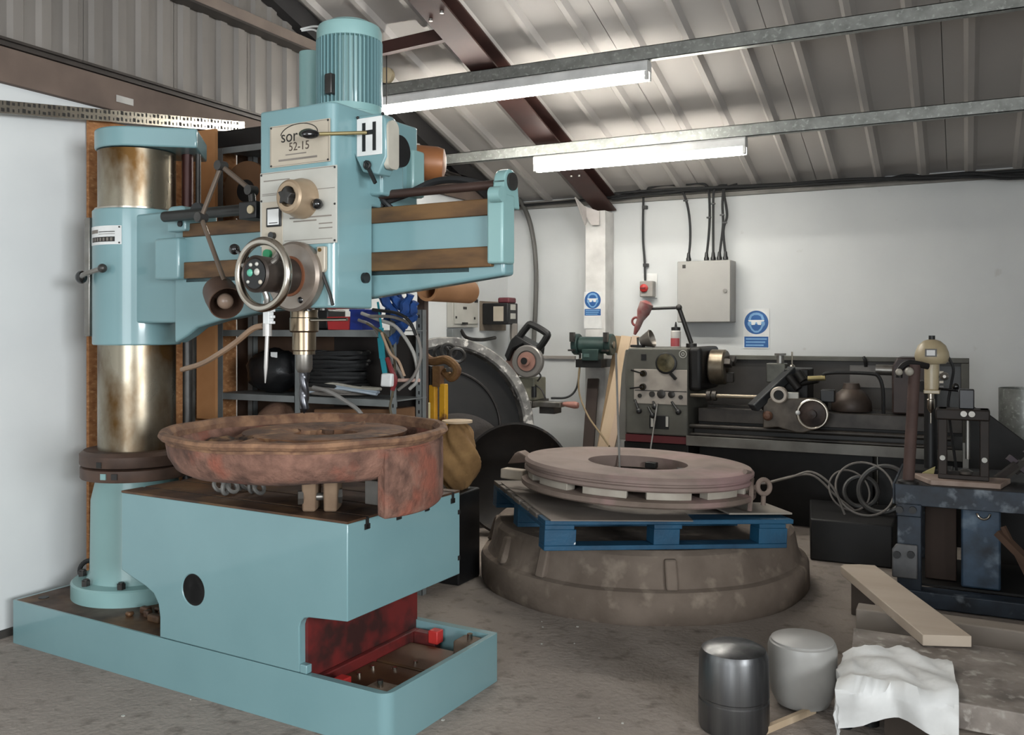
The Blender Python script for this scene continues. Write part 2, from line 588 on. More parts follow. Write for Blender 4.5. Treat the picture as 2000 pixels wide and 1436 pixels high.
# rafter and the boxed-in post that carries it
RX0, RX1 = -2.99, -2.79
m = MB()
y0, y1 = YB - 0.04, YRIDGE
for (a, b, h0, h1) in ((RX0, RX1, 0.038, 0.05), (RX0, RX1, 0.155, 0.168), ((RX0 + RX1) / 2 - .006, (RX0 + RX1) / 2 + .006, 0.04, 0.16)):
    m.prism([(y0, roof_z(y0) - h0), (y0, roof_z(y0) - h1), (y1, roof_z(y1) - h1), (y1, roof_z(y1) - h0)], 'yz', a, b)
raf = m.build('rafter', RAFTER, loc=(-2.89, YB, EAVE), label='red oxide steel rafter sloping up from the white boxed post', cat='beam')
for (dx, dy) in ((-.06, 4.75), (.05, 4.70), (-.03, 6.9), (.04, 6.9)):
    m = MB()
    m.cyl((-2.89 + dx, dy, roof_z(dy) - .168), (-2.89 + dx, dy, roof_z(dy) - .182), 0.013, n=8)
    m.build('bolt', STEEL, parent=raf)

# short red brace between gable and rafter
b = pX(870, 66, -2.995)
a = Vector((XL + .09, b.y, b.z - .045))
b.z -= .005
MB().bar(a, b, 0.05, 0.08).build('roof_brace', RAFTER, label='short red oxide brace running from gable to rafter', cat='beam')
# hanging wire
m = MB()
p = pX(755, 60, -3.55)
m.tube([(p.x, p.y, roof_z(p.y) - .04), (p.x, p.y, p.z - .55)], 0.004, 6, 0)
m.build('hanging_wire', DSTEEL, label='thin dark wire hanging from the roof behind the motor', cat='wire')

PW = 0.05


def purlin(Y, zb, x0, x1, label):
    m = MB()
    m.box(x0, x1, Y, Y + 0.004, zb, zb + 0.085)
    m.box(x0, x1, Y, Y + PW, zb + 0.081, zb + 0.085)
    m.box(x0, x1, Y, Y + PW, zb, zb + 0.004)
    return m.build('purlin', GALV, label=label, cat='beam', group='galvanised channels under the roof')


P1Y = pY(1270, 112, 5.3)
pa, pb = pY(745, 165, 5.30), pY(1890, 5, 5.30)
Z1 = (pa.z + pb.z) / 2 - 0.075
Y1 = 5.30
purlin(Y1, Z1, XL + .07, XR - .1, 'upper galvanised channel crossing above the longer light')
Y2 = 6.30
pa, pb = pY(1045, 285, Y2), pY(2000, 208, Y2)
Z2 = (pa.z + pb.z) / 2 - 0.05
purlin(Y2, Z2, XL + .07, XR - .1, 'lower galvanised channel crossing above the shorter light')

TUBEM = emit('lit_fluorescent_tube', (255, 252, 244), TUBE_EMIT)


def batten(Y, ztop, x0, x1, label):
    t = thing('batten_light', label, 'light', ((x0 + x1) / 2, Y, ztop), group='fluorescent battens under the roof')
    m = MB()
    m.prism([(-.045, -.068), (.045, -.068), (.045, -.012), (.03, 0), (-.03, 0), (-.045, -.012)], 'yz', x0, x1, Matrix.Translation((0, Y, ztop)))
    m.build('housing', WHITEPL, parent=t, bevel=0.003)
    for dy in (-0.026, 0.026):
        m = MB()
        m.cyl((x0 + .025, Y + dy, ztop - .101), (x1 - .025, Y + dy, ztop - .101), 0.0165, n=12)
        m.build('tube', TUBEM, parent=t)
        for xx, s in ((x0, 1), (x1, -1)):
            m = MB()
            m.box(xx, xx + s * .022, Y + dy - .014, Y + dy + .014, ztop - .120, ztop - .066)
            m.build('lamp_holder', WHITEPL, parent=t, bevel=0.003)
    return t


a, b = pY(1268, 112, Y1 + .02), pY(770, 200, Y1 + .02)
batten(Y1 + .025, Z1 - .002, a.x - 1.98, a.x, 'longer lit twin fluorescent batten above the drilling machine')
a, b = pY(1045, 310, Y2 + .02), pY(1458, 280, Y2 + .02)
batten(Y2 + .025, Z2 - .002, a.x, b.x, 'shorter lit twin fluorescent batten nearer the back wall')

# cables running along the eaves
cab = ((0.012, [(1010, 402), (1130, 392), (1210, 380), (1330, 362), (1480, 356), (1640, 352), (1720, 345), (1800, 350), (2000, 338)]),
       (0.010, [(1195, 384), (1290, 372), (1400, 352), (1440, 350), (1520, 358), (1700, 354), (1770, 336), (1830, 346), (2000, 332)]),
       (0.013, [(1195, 388), (1260, 380), (1400, 366), (1600, 358), (1800, 346), (1900, 338), (2000, 344)]),
       (0.010, [(1200, 378), (1300, 366), (1500, 362), (1660, 350), (1900, 346), (2000, 348)]))
for i, (r, pts) in enumerate(cab):
    m = MB()
    Yc = YB - 0.075 - 0.022 * i
    P = [pY(px, py, Yc) for px, py in pts]
    for k in range(1, 5):
        P.append(Vector((P[-1].x + (XR - .1 - P[-1].x) * k / 4, Yc, 2.50 + .012 * ((i + k) % 3))))
    for q in P:
        q.z = min(q.z, roof_z(q.y) - .046 - r)
    m.tube(P, r, 8, 5)
    m.build('eaves_cable', RUBBER, group='black cables along the eaves', cat='cable',
            label=('thick black eaves cable that starts left of the white post', 'thin black eaves cable humped above the cabinet', 'thick black eaves cable lying lowest along the wall top', 'thin black eaves cable running level under the roof edge')[i])

# boxed post against the back wall
Yp = 7.44
x0, x1, _, _ = rectY(1143, 390, 1182, 700, Yp)
post = thing('boxed_post', 'white boxed-in steel post in front of the back wall', 'post', ((x0 + x1) / 2, Yp + .1, 0))
MB().box(x0, x1, Yp, YB - 0.002, 0.0, 2.43).build('casing', mat('post_white', (208, 206, 202), 0.7), parent=post, bevel=0.006)
m = MB()
hx = (x0 + x1) / 2
m.prism([(Yp - .02, 2.34), (Yp - .02, 2.45), (Yp - .28, 2.52), (Yp - .05, 2.30)], 'yz', hx - .08, hx - .07)
m.prism([(hx - .16, 2.50), (hx - .02, 2.30), (hx + .05, 2.30), (hx + .05, 2.42)], 'xz', Yp - .03, Yp - .015)
m.build('haunch_plate', mat('post_white2', (196, 190, 186), 0.7), parent=post)

# cream ceiling box at the channel behind the motor, pale loose strip under the roof
q = pY(757, 148, Y1 - .02)
m = MB()
m.lathe([(0, 0), (.05, 0), (.055, .012), (.055, .045), (.03, .06), (0, .062)], (q.x, Y1 - .003, q.z), (0, -1, 0), n=26)
m.build('conduit_box', mat('cream_box', (188, 172, 140), .5), label='small round cream conduit box on the upper channel beside the motor', cat='box')
m = MB()
a = pY(985, 205, 5.62)
b = pY(1022, 229, 5.77)
a.z, b.z = roof_z(a.y) - .06, roof_z(b.y) - .06
m.bar(a, b, .07, .006)
m.build('pale_strip', WHITEPAINT, label='pale loose strip lying under the roof sheets between the two lights', cat='strip')
# ================================================================ radial drilling machine (in its own turned frame)
def MM(): return MB(TM)


def mloc(u, v, z): return TM @ Vector((u, v, z))


drill = thing('radial_drilling_machine', 'big pale green radial drilling machine with steel column and arm on a long base', 'machine', mloc(-1.05, .35, 0), MROT)
CU, CV = -1.738, 0.377
PZ = 0.19


def rounded_rect(x0, x1, y0, y1, rs, n=6):
    """corner radii rs given for (x1,y0), (x1,y1), (x0,y1), (x0,y0)"""
    out = []
    for (cx, cy, sx, sy, a0), r in zip(((x1, y0, -1, 1, -90), (x1, y1, -1, -1, 0), (x0, y1, 1, -1, 90), (x0, y0, 1, 1, 180)), rs):
        r = max(r, 1e-4)
        for k in range(n + 1):
            a = R(a0 + 90 * k / n)
            out.append((cx + sx * r + r * math.cos(a), cy + sy * r + r * math.sin(a)))
    return out


# --- base plate: rim, oily top, recessed tray at the near end
cut = MM()
cut.box(-0.386, -0.022, 0.028, 0.675, 0.075, 0.30)
cut.box(-2.05, -1.0, 0.0 + .012, 0.70, PZ - .006, 0.30)
MM().prism(rounded_rect(-2.09, 0.0, 0.0, 0.71, (0.045, 0.01, 0.01, 0.01)), 'xy', 0.0, PZ).build('base_plate', G, parent=drill, bevel=0.004, cuts=cut)
MM().box(-2.072, -0.405, 0.010, 0.700, PZ - 0.006, PZ + 0.0005).build('base_top', OILY, parent=drill)
MM().box(-0.385, -0.024, 0.030, 0.673, 0.0755, 0.082).build('tray_floor', OILY, parent=drill)
for k, (a, b, c, d, h) in enumerate(((-.345, -.07, .10, .36, .128), (-.345, -.07, .375, .60, .128))):
    MM().box(a, b, c, d, 0.082, h).build('tray_plate', mat('oily_tray_plate%d' % k, (88, 64, 42), 0.45, 0.1, (54, 38, 27), 5), parent=drill, bevel=0.006)
for (a, b, c, d, z0, z1) in ((-.344, -.24, .055, .10, .10, .165), (-.344, -.24, .615, .66, .10, .165), (-.370, -.345, .06, .66, .085, .165)):
    MM().box(a, b, c, d, z0, z1).build('tray_rail', RED, parent=drill, bevel=0.004)
for (a, c) in ((-.27, .045), (-.27, .612)):
    MM().box(a, a + .045, c, c + .045, 0.13, 0.182).build('red_stop', REDBRIGHT, parent=drill, bevel=0.004)
for (a, c, w_) in ((-.14, .035, .10), (-.13, .58, .09)):
    MM().box(a, a + w_, c, c + .09, .10, .176).build('corner_block', mat('worn_block%d' % int(c * 100), (112, 96, 82), 0.7, 0.2, (80, 66, 54), 9), parent=drill, bevel=0.01)
for (a, c) in ((-.088, .075), (-.075, .62)):
    m = MM()
    m.cyl((a, c, .17), (a, c, .20), .011, n=12)
    m.build('tray_bolt', CHROME, parent=drill)
for (a, c) in ((-.30, .22), (-.30, .30), (-.22, .33), (-.19, .42)):
    m = MM()
    m.cyl((a, c, .126), (a, c, .136), .008, n=10)
    m.build('tray_screw', CHROME, parent=drill)
m = MM()
m.cyl((-2.0, .09, PZ - .001), (-2.0, .09, PZ + .003), .022, n=18)
m.build('anchor_cover', BLACK, parent=drill)
# oily debris on the base beside the foot
for k in range(9):
    a, c = -1.46 + .028 * k, .10 + .05 * ((k * 37) % 5) / 2
    m = MM()
    m.box(a, a + .03 + .02 * (k % 3), c, c + .03, PZ, PZ + .02 + .012 * (k % 2), None)
    m.build('swarf_lump', OILY, parent=drill, bevel=0.008)

# --- foot, clamp rings, column, cap
m = MM()
m.lathe([(.278, PZ), (.278, .255), (.27, .262), (.215, .266), (.200, .30), (.196, .62), (.178, .70), (.178, .73)], (CU, CV, 0), n=56)
m.build('column_foot', GREEN2, parent=drill)
for k in range(8):
    a = R(-98 + 45 * k)
    m = MM()
    q = (CU + .24 * math.cos(a), CV + .24 * math.sin(a))
    m.cyl((q[0], q[1], .262), (q[0], q[1], .287), .019, n=6)
    m.cyl((q[0], q[1], .287), (q[0], q[1], .293), .012, n=12)
    m.build('foot_bolt', DSTEEL, parent=drill)
m = MM()
m.lathe([(.19, .722), (.236, .722), (.24, .728), (.24, .772), (.232, .777), (.19, .777)], (CU, CV, 0), n=56, closed=True)
m.build('lower_clamp_ring', BROWNPAINT, parent=drill)
m = MM()
m.lathe([(.168, .784), (.24, .784), (.243, .79), (.243, .832), (.225, .848), (.168, .848)], (CU, CV, 0), n=56, closed=True)
m.build('upper_clamp_ring', BROWNPAINT, parent=drill)
for z, mm, da in ((.75, GREEN2, 0), (.75, INK, 12), (.80, INK, -5)):
    a = R(-72 + da)
    m = MM()
    m.bar((CU + .238 * math.cos(a), CV + .238 * math.sin(a), z), (CU + .2445 * math.cos(a), CV + .2445 * math.sin(a), z), .026, .026)
    m.build('ring_tag', mm, parent=drill)
m = MM()
m.lathe([(.168, .73), (.168, 2.20)], (CU, CV, 0), n=64)
m.build('column', COLSTEEL, parent=drill)
cz0, cz1 = 2.205, 2.292
cap = [(.180 * math.cos(R(a)), .180 * math.sin(R(a))) for a in range(90, 271, 8)] + [(.285, -.180), (.285, .180)]
ct_, st_ = math.cos(R(42)), math.sin(R(42))
cap = [(CU + a * ct_ - b * st_, CV + a * st_ + b * ct_) for a, b in cap]
MM().prism(cap, 'xy', cz0, cz1).build('column_cap', G, parent=drill, bevel=0.008, seg=3, smooth=30)
m = MM()
m.cyl((CU + .16, CV + .15, 1.80), (CU + .16, CV + .15, cz0), .026, n=16)
m.build('lifting_screw', mat('dark_red_screw', (58, 26, 22), 0.4, 0.4), parent=drill)
m = MM()
m.cyl((CU + .16, CV + .15, .20), (CU + .16, CV + .15, 1.36), .022, n=14)
m.build('lifting_screw', DSTEEL, parent=drill)
m = MM()
m.cyl((CU + .215, CV + .165, 1.85), (CU + .215, CV + .165, cz0), .012, n=14)
m.build('guide_rod', DSTEEL, parent=drill)

# --- arm: sleeve round the column and tapering beam
m = MM()
m.lathe([(.17, 1.322), (.186, 1.322), (.19, 1.327), (.19, 1.925), (.186, 1.93), (.172, 1.93)], (CU, CV, 0), n=64, closed=True)
m.build('arm_sleeve', G, parent=drill)
m = MM()
m.lathe([(.171, 1.93), (.181, 1.93), (.181, 1.938), (.171, 1.938)], (CU, CV, 0), n=64, closed=True)
m.build('wiper_ring', CHROME, parent=drill)
VR = 0.21                     # plane of the slideways
pts = [(340, 671), (366, 655), (384, 640), (430, 626), (510, 610), (620, 596), (727, 581), (985, 537)]
low = [(mV(px, py, VR + .02).x, mV(px, py, VR + .02).z) for px, py in pts]
AE = low[-1][0]
poly = low + [(AE, 1.615), (AE, 1.80), (low[0][0] + .1, 1.80), (low[0][0] + .1, 1.90), (low[0][0], 1.90)]
MM().box(CU + .10, low[0][0] + .03, VR + .05, .44, 1.42, 1.90).build('arm_root', G, parent=drill, bevel=0.01)
MM().prism(poly, 'xz', VR + .02, VR + .09).build('arm_beam', G, parent=drill, bevel=0.012, seg=3)
MM().box(-1.375, -1.225, VR - .03, VR + .06, 1.60, 1.775).build('arm_shoulder', G, parent=drill, bevel=0.012, seg=3)
a0 = mV(362, 436, VR)
a1 = mV(959, 388, VR)
z1t = (a0.z + a1.z) / 2
rail_z = ((z1t - .056, z1t), (mV(723, 530, VR).z, mV(723, 493, VR).z))
for zz in rail_z:
    MM().box(-1.235, a1.x, VR, VR + .05, zz[0], zz[1]).build('slideway', WAY, parent=drill, bevel=0.004)
MM().box(-1.235, a1.x, VR + .012, VR + .05, rail_z[1][1], rail_z[0][0]).build('arm_web', G, parent=drill)
MM().box(-1.235, a1.x, VR + .06, VR + .12, z1t - .06, z1t - .004).build('rear_slideway', WAY, parent=drill, bevel=0.004)
MM().box(-1.235, a1.x - .1, VR + .02, VR + .05, rail_z[1][0] - .014, rail_z[1][0]).build('rail_shadow_strip', BLACK, parent=drill)  # black strip paints the shadow below the lower slideway
# far end bracket of the arm
ex = a1.x
m = MM()
m.box(ex - .004, ex + .058, VR - .022, VR + .06, 1.612, z1t + .012)
m.build('arm_end_plate', GREEN2, parent=drill, bevel=0.008, seg=3)
m = MM()
m.prism([(VR - .02, 1.80), (VR - .005, 1.885)] + [(VR + .04 + .045 * math.cos(R(q)), 1.885 + .045 * math.sin(R(q))) for q in range(180, -1, -20)] + [(VR + .10, 1.80)], 'yz', ex + .012, ex + .055)
m.build('screw_bearing', GREEN2, parent=drill, bevel=0.005)
m = MM()
m.cyl((ex + .052, VR + .04, 1.888), (ex + .064, VR + .04, 1.888), .030, n=20)
m.build('bearing_cap', DSTEEL, parent=drill)
m = MM()
m.cyl((ex + .02, VR - .03, 1.838), (ex + .062, VR - .03, 1.838), .026, n=20)
m.build('end_stop', GREEN2, parent=drill)
b0, b1 = mV(737, 392, VR + .05), mV(965, 362, VR + .05)
m = MM()
m.cyl((-.25, VR + .05, 1.885), (ex + .03, VR + .05, 1.885), .016, n=14)
m.build('traverse_screw', mat('brown_screw', (74, 56, 50), 0.45, 0.4), parent=drill)
m = MM()
m.tube([mV(735, 405, VR + .05), mV(760, 392, VR + .08), mV(800, 377, VR + .1), mV(850, 355, VR + .12), mV(905, 352, VR + .1), mV(965, 368, VR + .08)], .013, 8)
m.build('cable_hose', RUBBER, parent=drill)
m = MM()
m.tube([mV(736, 378, VR + .05), mV(757, 400, VR + .06), mV(775, 415, VR + .09)], .010, 8)
m.build('cable_hose', RUBBER, parent=drill)
# sleeve fittings
m = MM()
m.prism(rounded_rect(-1.30, -1.19, 1.80, 1.905, (.01, .03, .03, .01)), 'xz', VR - .025, VR + .06)
m.build('pivot_bracket', G, parent=drill, bevel=0.006)
q = mV(375, 412, VR - .07)
m = MM()
m.cyl((q.x, VR - .028, q.z), (q.x, VR - .05, q.z), .036, n=24)
m.build('bracket_cap', BLACK, parent=drill)
q = mV(351, 437, VR - .03)
m = MM()
m.cyl((q.x, VR - .022, q.z), (q.x, VR - .032, q.z), .013, n=16)
m.build('pin', BLACK, parent=drill)
# name plate wrapped on the sleeve
pl = MM()
a0_, a1_ = R(240), R(303)
pz0, pz1 = 1.767, 1.850
m.v, m.f = [], []
n = 10
for i in range(n + 1):
    a = a0_ + (a1_ - a0_) * i / n
    for rr in (.1895, .1915):
        for z in (pz0, pz1):
            pl.v.append(Vector((CU + rr * math.cos(a), CV + rr * math.sin(a), z)))
for i in range(n):
    b = 4 * i
    pl.f += [(b + 2, b + 6, b + 7, b + 3), (b, b + 1, b + 5, b + 4), (b + 1, b + 3, b + 7, b + 5), (b, b + 4, b + 6, b + 2)]
pl.f += [(0, 2, 3, 1), (4 * n, 4 * n + 1, 4 * n + 3, 4 * n + 2)]
sp = pl.build('maker_plate', WHITEPL, parent=drill)


def sleeve_patch(name, d0, d1, z0, z1, mm):
    p = MM()
    d0, d1 = 240 + (d0 - 214) * 1.5, 240 + (d1 - 214) * 1.5
    z0, z1 = 1.767 + (z0 - 1.755) * 83 / 73, 1.767 + (z1 - 1.755) * 83 / 73
    k = max(2, int(abs(d1 - d0) / 4))
    for i in range(k + 1):
        a = R(d0 + (d1 - d0) * i / k)
        for rr in (.1912, .1922):
            for z in (z0, z1):
                p.v.append(Vector((CU + rr * math.cos(a), CV + rr * math.sin(a), z)))
    for i in range(k):
        b = 4 * i
        p.f += [(b + 2, b + 6, b + 7, b + 3), (b, b + 1, b + 5, b + 4), (b + 1, b + 3, b + 7, b + 5), (b, b + 4, b + 6, b + 2)]
    return p.build(name, mm, parent=sp, smooth=0)


sleeve_patch('plate_band', 219, 250, 1.766, 1.785, INK)
for k in range(7):
    sleeve_patch('plate_figure', 221 + 4.1 * k, 223.2 + 4.1 * k, 1.769, 1.782, GREYINK)
sleeve_patch('plate_print', 217, 231, 1.800, 1.814, GREYINK)
sleeve_patch('plate_rule', 232, 250, 1.803, 1.806, INK)
sleeve_patch('plate_rule', 232, 250, 1.795, 1.797, GREYINK)
for d in (300,):
    for z in (1.774, 1.843):
        a = R(d)
        m = MM()
        m.ball((CU + .192 * math.cos(a), CV + .192 * math.sin(a), z), .004, 8, 6)
        m.build('plate_rivet', BLACK, parent=sp)
# split clamp plates and lever on the wall side of the sleeve
for dv, mm in ((.03, G), (.075, STEEL)):
    MM().box(CU - .165, CU - .13, CV - .185 + dv, CV - .165 + dv, 1.36, 1.90).build('clamp_flange', STEEL, parent=drill, bevel=0.004)
q0, q1 = mV(152, 541, CV - .22), mV(200, 524, CV - .22)
lv = MM()
lv.tube([q0 + Vector((0, .02, 0)), q0 * .6 + q1 * .4 + Vector((0, -.015, -.004)), q1], .011, 8)
lv = lv.build('clamp_lever', STEEL, parent=drill)
m = MM()
m.ball(q0 + Vector((-.005, .02, 0)), (.030, .024), 14, 10, ax=(0, 1, 0))
m.build('lever_knob', BLACKGLOSS, parent=lv)
m = MM()
m.ball(q1, .020, 12, 8)
m.build('lever_hub', DSTEEL, parent=lv)
# telescopic screw cover between sleeve and head
c0, c1 = mV(392, 432, VR - .06), mV(498, 424, VR - .06)
c1.z += .032
m = MM()
m.cyl((-1.27, VR - .06, c1.z), (-.50, VR - .06, c1.z), .022, n=18)
m.build('screw_cover', mat('dark_grey_tube', (50, 50, 48), 0.35, 0.4), parent=drill)
m = MM()
kb0, kb1 = mV(466, 430, VR - .115).x, mV(500, 430, VR - .115).x
m.box(kb0, kb1, VR - .115, VR - .03, c1.z - .045, c1.z + .02)
m.build('screw_block', BLACK, parent=drill, bevel=0.004)
m = MM()
m.cyl((kb1 - .025, VR - .116, c1.z - .012), (kb1 - .025, VR - .122, c1.z - .012), .016, n=18)
m.build('block_screw', CREAM, parent=drill)

# --- drill head
HU0, HU1, HV0, HV1 = -.577, -.233, 0.0, .50
HZ0, HZ1 = 1.468, 2.176
m = MM()
m.prism(rounded_rect(HU0, HU1, HV0, HV1, (.035, .02, .02, .012)), 'xy', HZ0, HZ1)
cut = MM()
cut.box(HU0 - .1, HU1 + .1, VR + .005, HV1 + .1, 1.45, z1t + .006)
head = m.build('drill_head', G, parent=drill, bevel=0.008, seg=3, cuts=cut)
m = MM()
m.prism([(HU1 - .01, HZ1 - .02), (HU1 - .01, HZ1 - .30), (HU1 + .055, HZ1 - .30), (HU1 + .055, HZ1 - .07)], 'xz', .20, .33)
m.build('gear_cover', G, parent=drill, bevel=0.01)
# spigot and motor
MUc, MVc = -.40, .285
m = MM()
m.lathe([(.148, HZ1 - .002), (.148, HZ1 + .018), (.130, HZ1 + .024), (.128, HZ1 + .05)], (MUc, MVc, 0), n=40)
m.build('motor_flange', GREEN2, parent=drill)
m = MM()
m.lathe([(.100, 2.20), (.106, 2.22), (.106, 2.49)], (MUc, MVc, 0), n=40)
mot = m.build('motor_body', GREEN2, parent=drill)
for k in range(44):
    a = 2 * PI * k / 44
    m = MM()
    m.bar((MUc + .109 * math.cos(a), MVc + .109 * math.sin(a), 2.225), (MUc + .109 * math.cos(a), MVc + .109 * math.sin(a), 2.475), .0035, .030, up=(math.cos(a), math.sin(a), 0))
    m.build('cooling_fin', G, parent=mot, smooth=0)
m = MM()
m.lathe([(.112, 2.473), (.122, 2.476), (.122, 2.512), (.115, 2.530), (.085, 2.543), (.08, 2.548), (.02, 2.550), (0, 2.550)], (MUc, MVc, 0), n=44)
m.build('fan_cowl', GREEN2, parent=drill)
q = mV(643, 165, MVc - .13)
m = MM()
m.box(q.x - .016, q.x + .016, MVc - .138, MVc - .11, q.z - .035, q.z + .04)
m.build('motor_terminal', DSTEEL, parent=mot, bevel=0.004)
m = MM()
q = mV(607, 150, .40)
m.cyl((q.x, .40, HZ1 - .01), (q.x, .40, mV(607, 104, .40).z), .046, n=28)
m.build('oil_reservoir', GREEN2, parent=drill)
m = MM()
m.tube([mV(590, 60, .3), mV(612, 58, .27), mV(628, 68, .2)], .004, 6)
m.tube([mV(588, 57, .3), mV(610, 52, .27), mV(628, 52, .2)], .004, 6)
m.build('white_lead', WHITEPL, parent=drill)

# front plates
e = -.0025


def plate(name, px0, py0, px1, py1, mm, par=drill, v=0.0, t=.004, b=0.0):
    p, q = mV(px0, (py0 + py1) / 2, v), mV(px1, (py0 + py1) / 2, v)
    z1, z0 = mV((px0 + px1) / 2, py0, v).z, mV((px0 + px1) / 2, py1, v).z
    mb = MM()
    mb.box(p.x, q.x, v - t, v + .001, z0, z1)
    return mb.build(name, mm, parent=par, bevel=b), (p.x, q.x, z0, z1)


npz, (nx0, nx1, nz0, nz1) = plate('name_plate', 529, 240, 645, 322, CREAMPLATE)
nz0, nz1 = mV(645, 315, 0).z, mV(645, 231, 0).z
npz.data.clear_geometry()
tmp = MM()
tmp.box(nx0, nx1, -.004, .001, nz0, nz1)
npz.data.from_pydata([WM[npz].inverted() @ (TM @ q) for q in tmp.v], [], tmp.f)
npz.data.update()
nw, nh = nx1 - nx0, nz1 - nz0


def on_front(u, z, v=-.0042):
    return TM @ Matrix.Translation((u, v, z)) @ Matrix.Rotation(PI / 2, 4, 'X')


for (u, z) in ((nx0 + .006, nz0 + .006), (nx1 - .006, nz0 + .006), (nx0 + .006, nz1 - .006), (nx1 - .006, nz1 - .006)):
    m = MM()
    m.ball((u, -.004, z), .004, 8, 6)
    m.build('rivet', BLACK, parent=npz)
m = MM()
for z in (nz0 + .004, nz1 - .004):
    m.box(nx0 + .004, nx1 - .004, -.0046, -.004, z - .0007, z + .0007)
for u in (nx0 + .004, nx1 - .004):
    m.box(u - .0007, u + .0007, -.0046, -.004, nz0 + .004, nz1 - .004)
m.build('plate_border', GREYINK, parent=npz)
# arched emblem with lettering below it
lx, lz = nx0 + nw * .50, nz0 + nh * .66
m = MM()
arc = [(lx + .31 * nw * math.cos(R(t)) + .0, -.0045, lz + .25 * nh * math.sin(R(t)) + .01) for t in range(176, -14, -10)]
m.tube(arc, .0016, 5, 0)
m.build('emblem_arch', INK, parent=npz)
m = MM()
m.lathe([(0, 0), (.036, 0), (.036, .0008), (0, .0008)], (0, 0, 0), n=24)
for q in m.v:
    q.x, q.y, q.z = lx + .035 + q.x * 1.0, -.0042 - q.z, lz + .010 + q.y * .42
m.build('emblem_oval', mat('dark_green_ink', (34, 44, 30), 0.5), parent=npz)
text_mesh('lettering', 'sor', .060, INK, npz, on_front(lx - .046, lz - .012))
text_mesh('lettering', '52-15', .042, mat('brown_ink', (70, 56, 48), 0.6), npz, on_front(lx, nz0 + nh * .355))
for (a, b, z, h) in ((.27, .62, .27, .004), (.15, .80, .15, .007)):
    m = MM()
    m.box(nx0 + nw * a, nx0 + nw * b, -.0046, -.004, nz0 + nh * z - h / 2, nz0 + nh * z + h / 2)
    m.build('print_line', GREYINK, parent=npz)

# main dial panel
px0 = mV(510, 400, 0).x
px1 = mV(659, 400, 0).x
qz1, qz0 = mV(659, 322, 0).z, mV(659, 474, 0).z
m = MM()
m.box(px0, px1, -.005, .001, qz0, qz1)
panel = m.build('dial_panel', GREYPLATE, parent=drill, bevel=0.001)
pw, ph = px1 - px0, qz1 - qz0
for (u, z) in ((.02, .97), (.98, .97), (.98, .03), (.98, .5), (.02, .62)):
    m = MM()
    m.ball((px0 + pw * u, -.005, qz0 + ph * z), .004, 8, 6)
    m.build('rivet', BLACK, parent=panel)
for (a, b, z, h) in ((.02, .98, .985, .002), (.05, .40, .885, .004), (.03, .98, .71, .002), (.03, .30, .69, .002), (.40, .94, .355, .005), (.45, .75, .31, .005), (.78, .95, .26, .004), (.78, .95, .20, .004), (.33, .95, .06, .002)):
    m = MM()
    m.box(px0 + pw * a, px0 + pw * b, -.0056, -.005, qz0 + ph * z - h / 2, qz0 + ph * z + h / 2)
    m.build('print_line', GREYINK, parent=panel)
m = MM()
m.box(px0 + .01, px0 + pw * .31, -.0065, -.005, qz0 + .0, qz0 + ph * .60)
m.build('switch_strip', CREAMPLATE, parent=panel, bevel=0.001)
m = MM()
m.box(px0 + pw * .10, px0 + pw * .30, -.012, -.006, qz0 + ph * .26, qz0 + ph * .52)
fr = m.build('gauge_frame', BLACK, parent=panel, bevel=0.003)
m = MM()
m.box(px0 + pw * .125, px0 + pw * .275, -.0135, -.012, qz0 + ph * .285, qz0 + ph * .495)
m.build('gauge_face', WHITEPL, parent=fr)
m = MM()
m.box(px0 + pw * .15, px0 + pw * .26, -.0145, -.0135, qz0 + ph * .305, qz0 + ph * .315)
m.build('gauge_needle', INK, parent=fr)
m = MM()
m.cyl((px0 + pw * .19, -.006, qz0 + ph * .14), (px0 + pw * .19, -.022, qz0 + ph * .14), .013, n=16)
m.build('push_button', BLACKGLOSS, parent=panel)
# speed selector
q = mV(583, 386, -.04)
kx, kz = mV(590, 386, 0).x + .012, q.z
m = MM()
m.lathe([(.0, 0), (.070, 0), (.070, .02), (.062, .045), (.058, .072), (.050, .078), (.036, .078), (.034, .060), (0, .060)], (kx, -.005, kz), (0, -1, 0), n=44)
kn = m.build('speed_selector', mat('tan_dial_metal', (176, 156, 132), 0.35, 0.5, (150, 128, 104), 8), parent=drill)
star = []
for k in range(10):
    r_ = .034 if k % 2 == 0 else .020
    star.append((kx + r_ * math.cos(R(36 * k + 10)), kz + r_ * math.sin(R(36 * k + 10))))
MM().prism(star, 'xz', -.100, -.062).build('star_grip', DSTEEL, parent=kn, bevel=0.003)
q = mV(622, 399, -.02)
m = MM()
m.cyl((q.x, -.005, q.z), (q.x, -.014, q.z), .008, n=12)
m.ball((q.x, -.026, q.z), .019, 18, 12)
m.build('selector_knob', BLACKGLOSS, parent=drill)

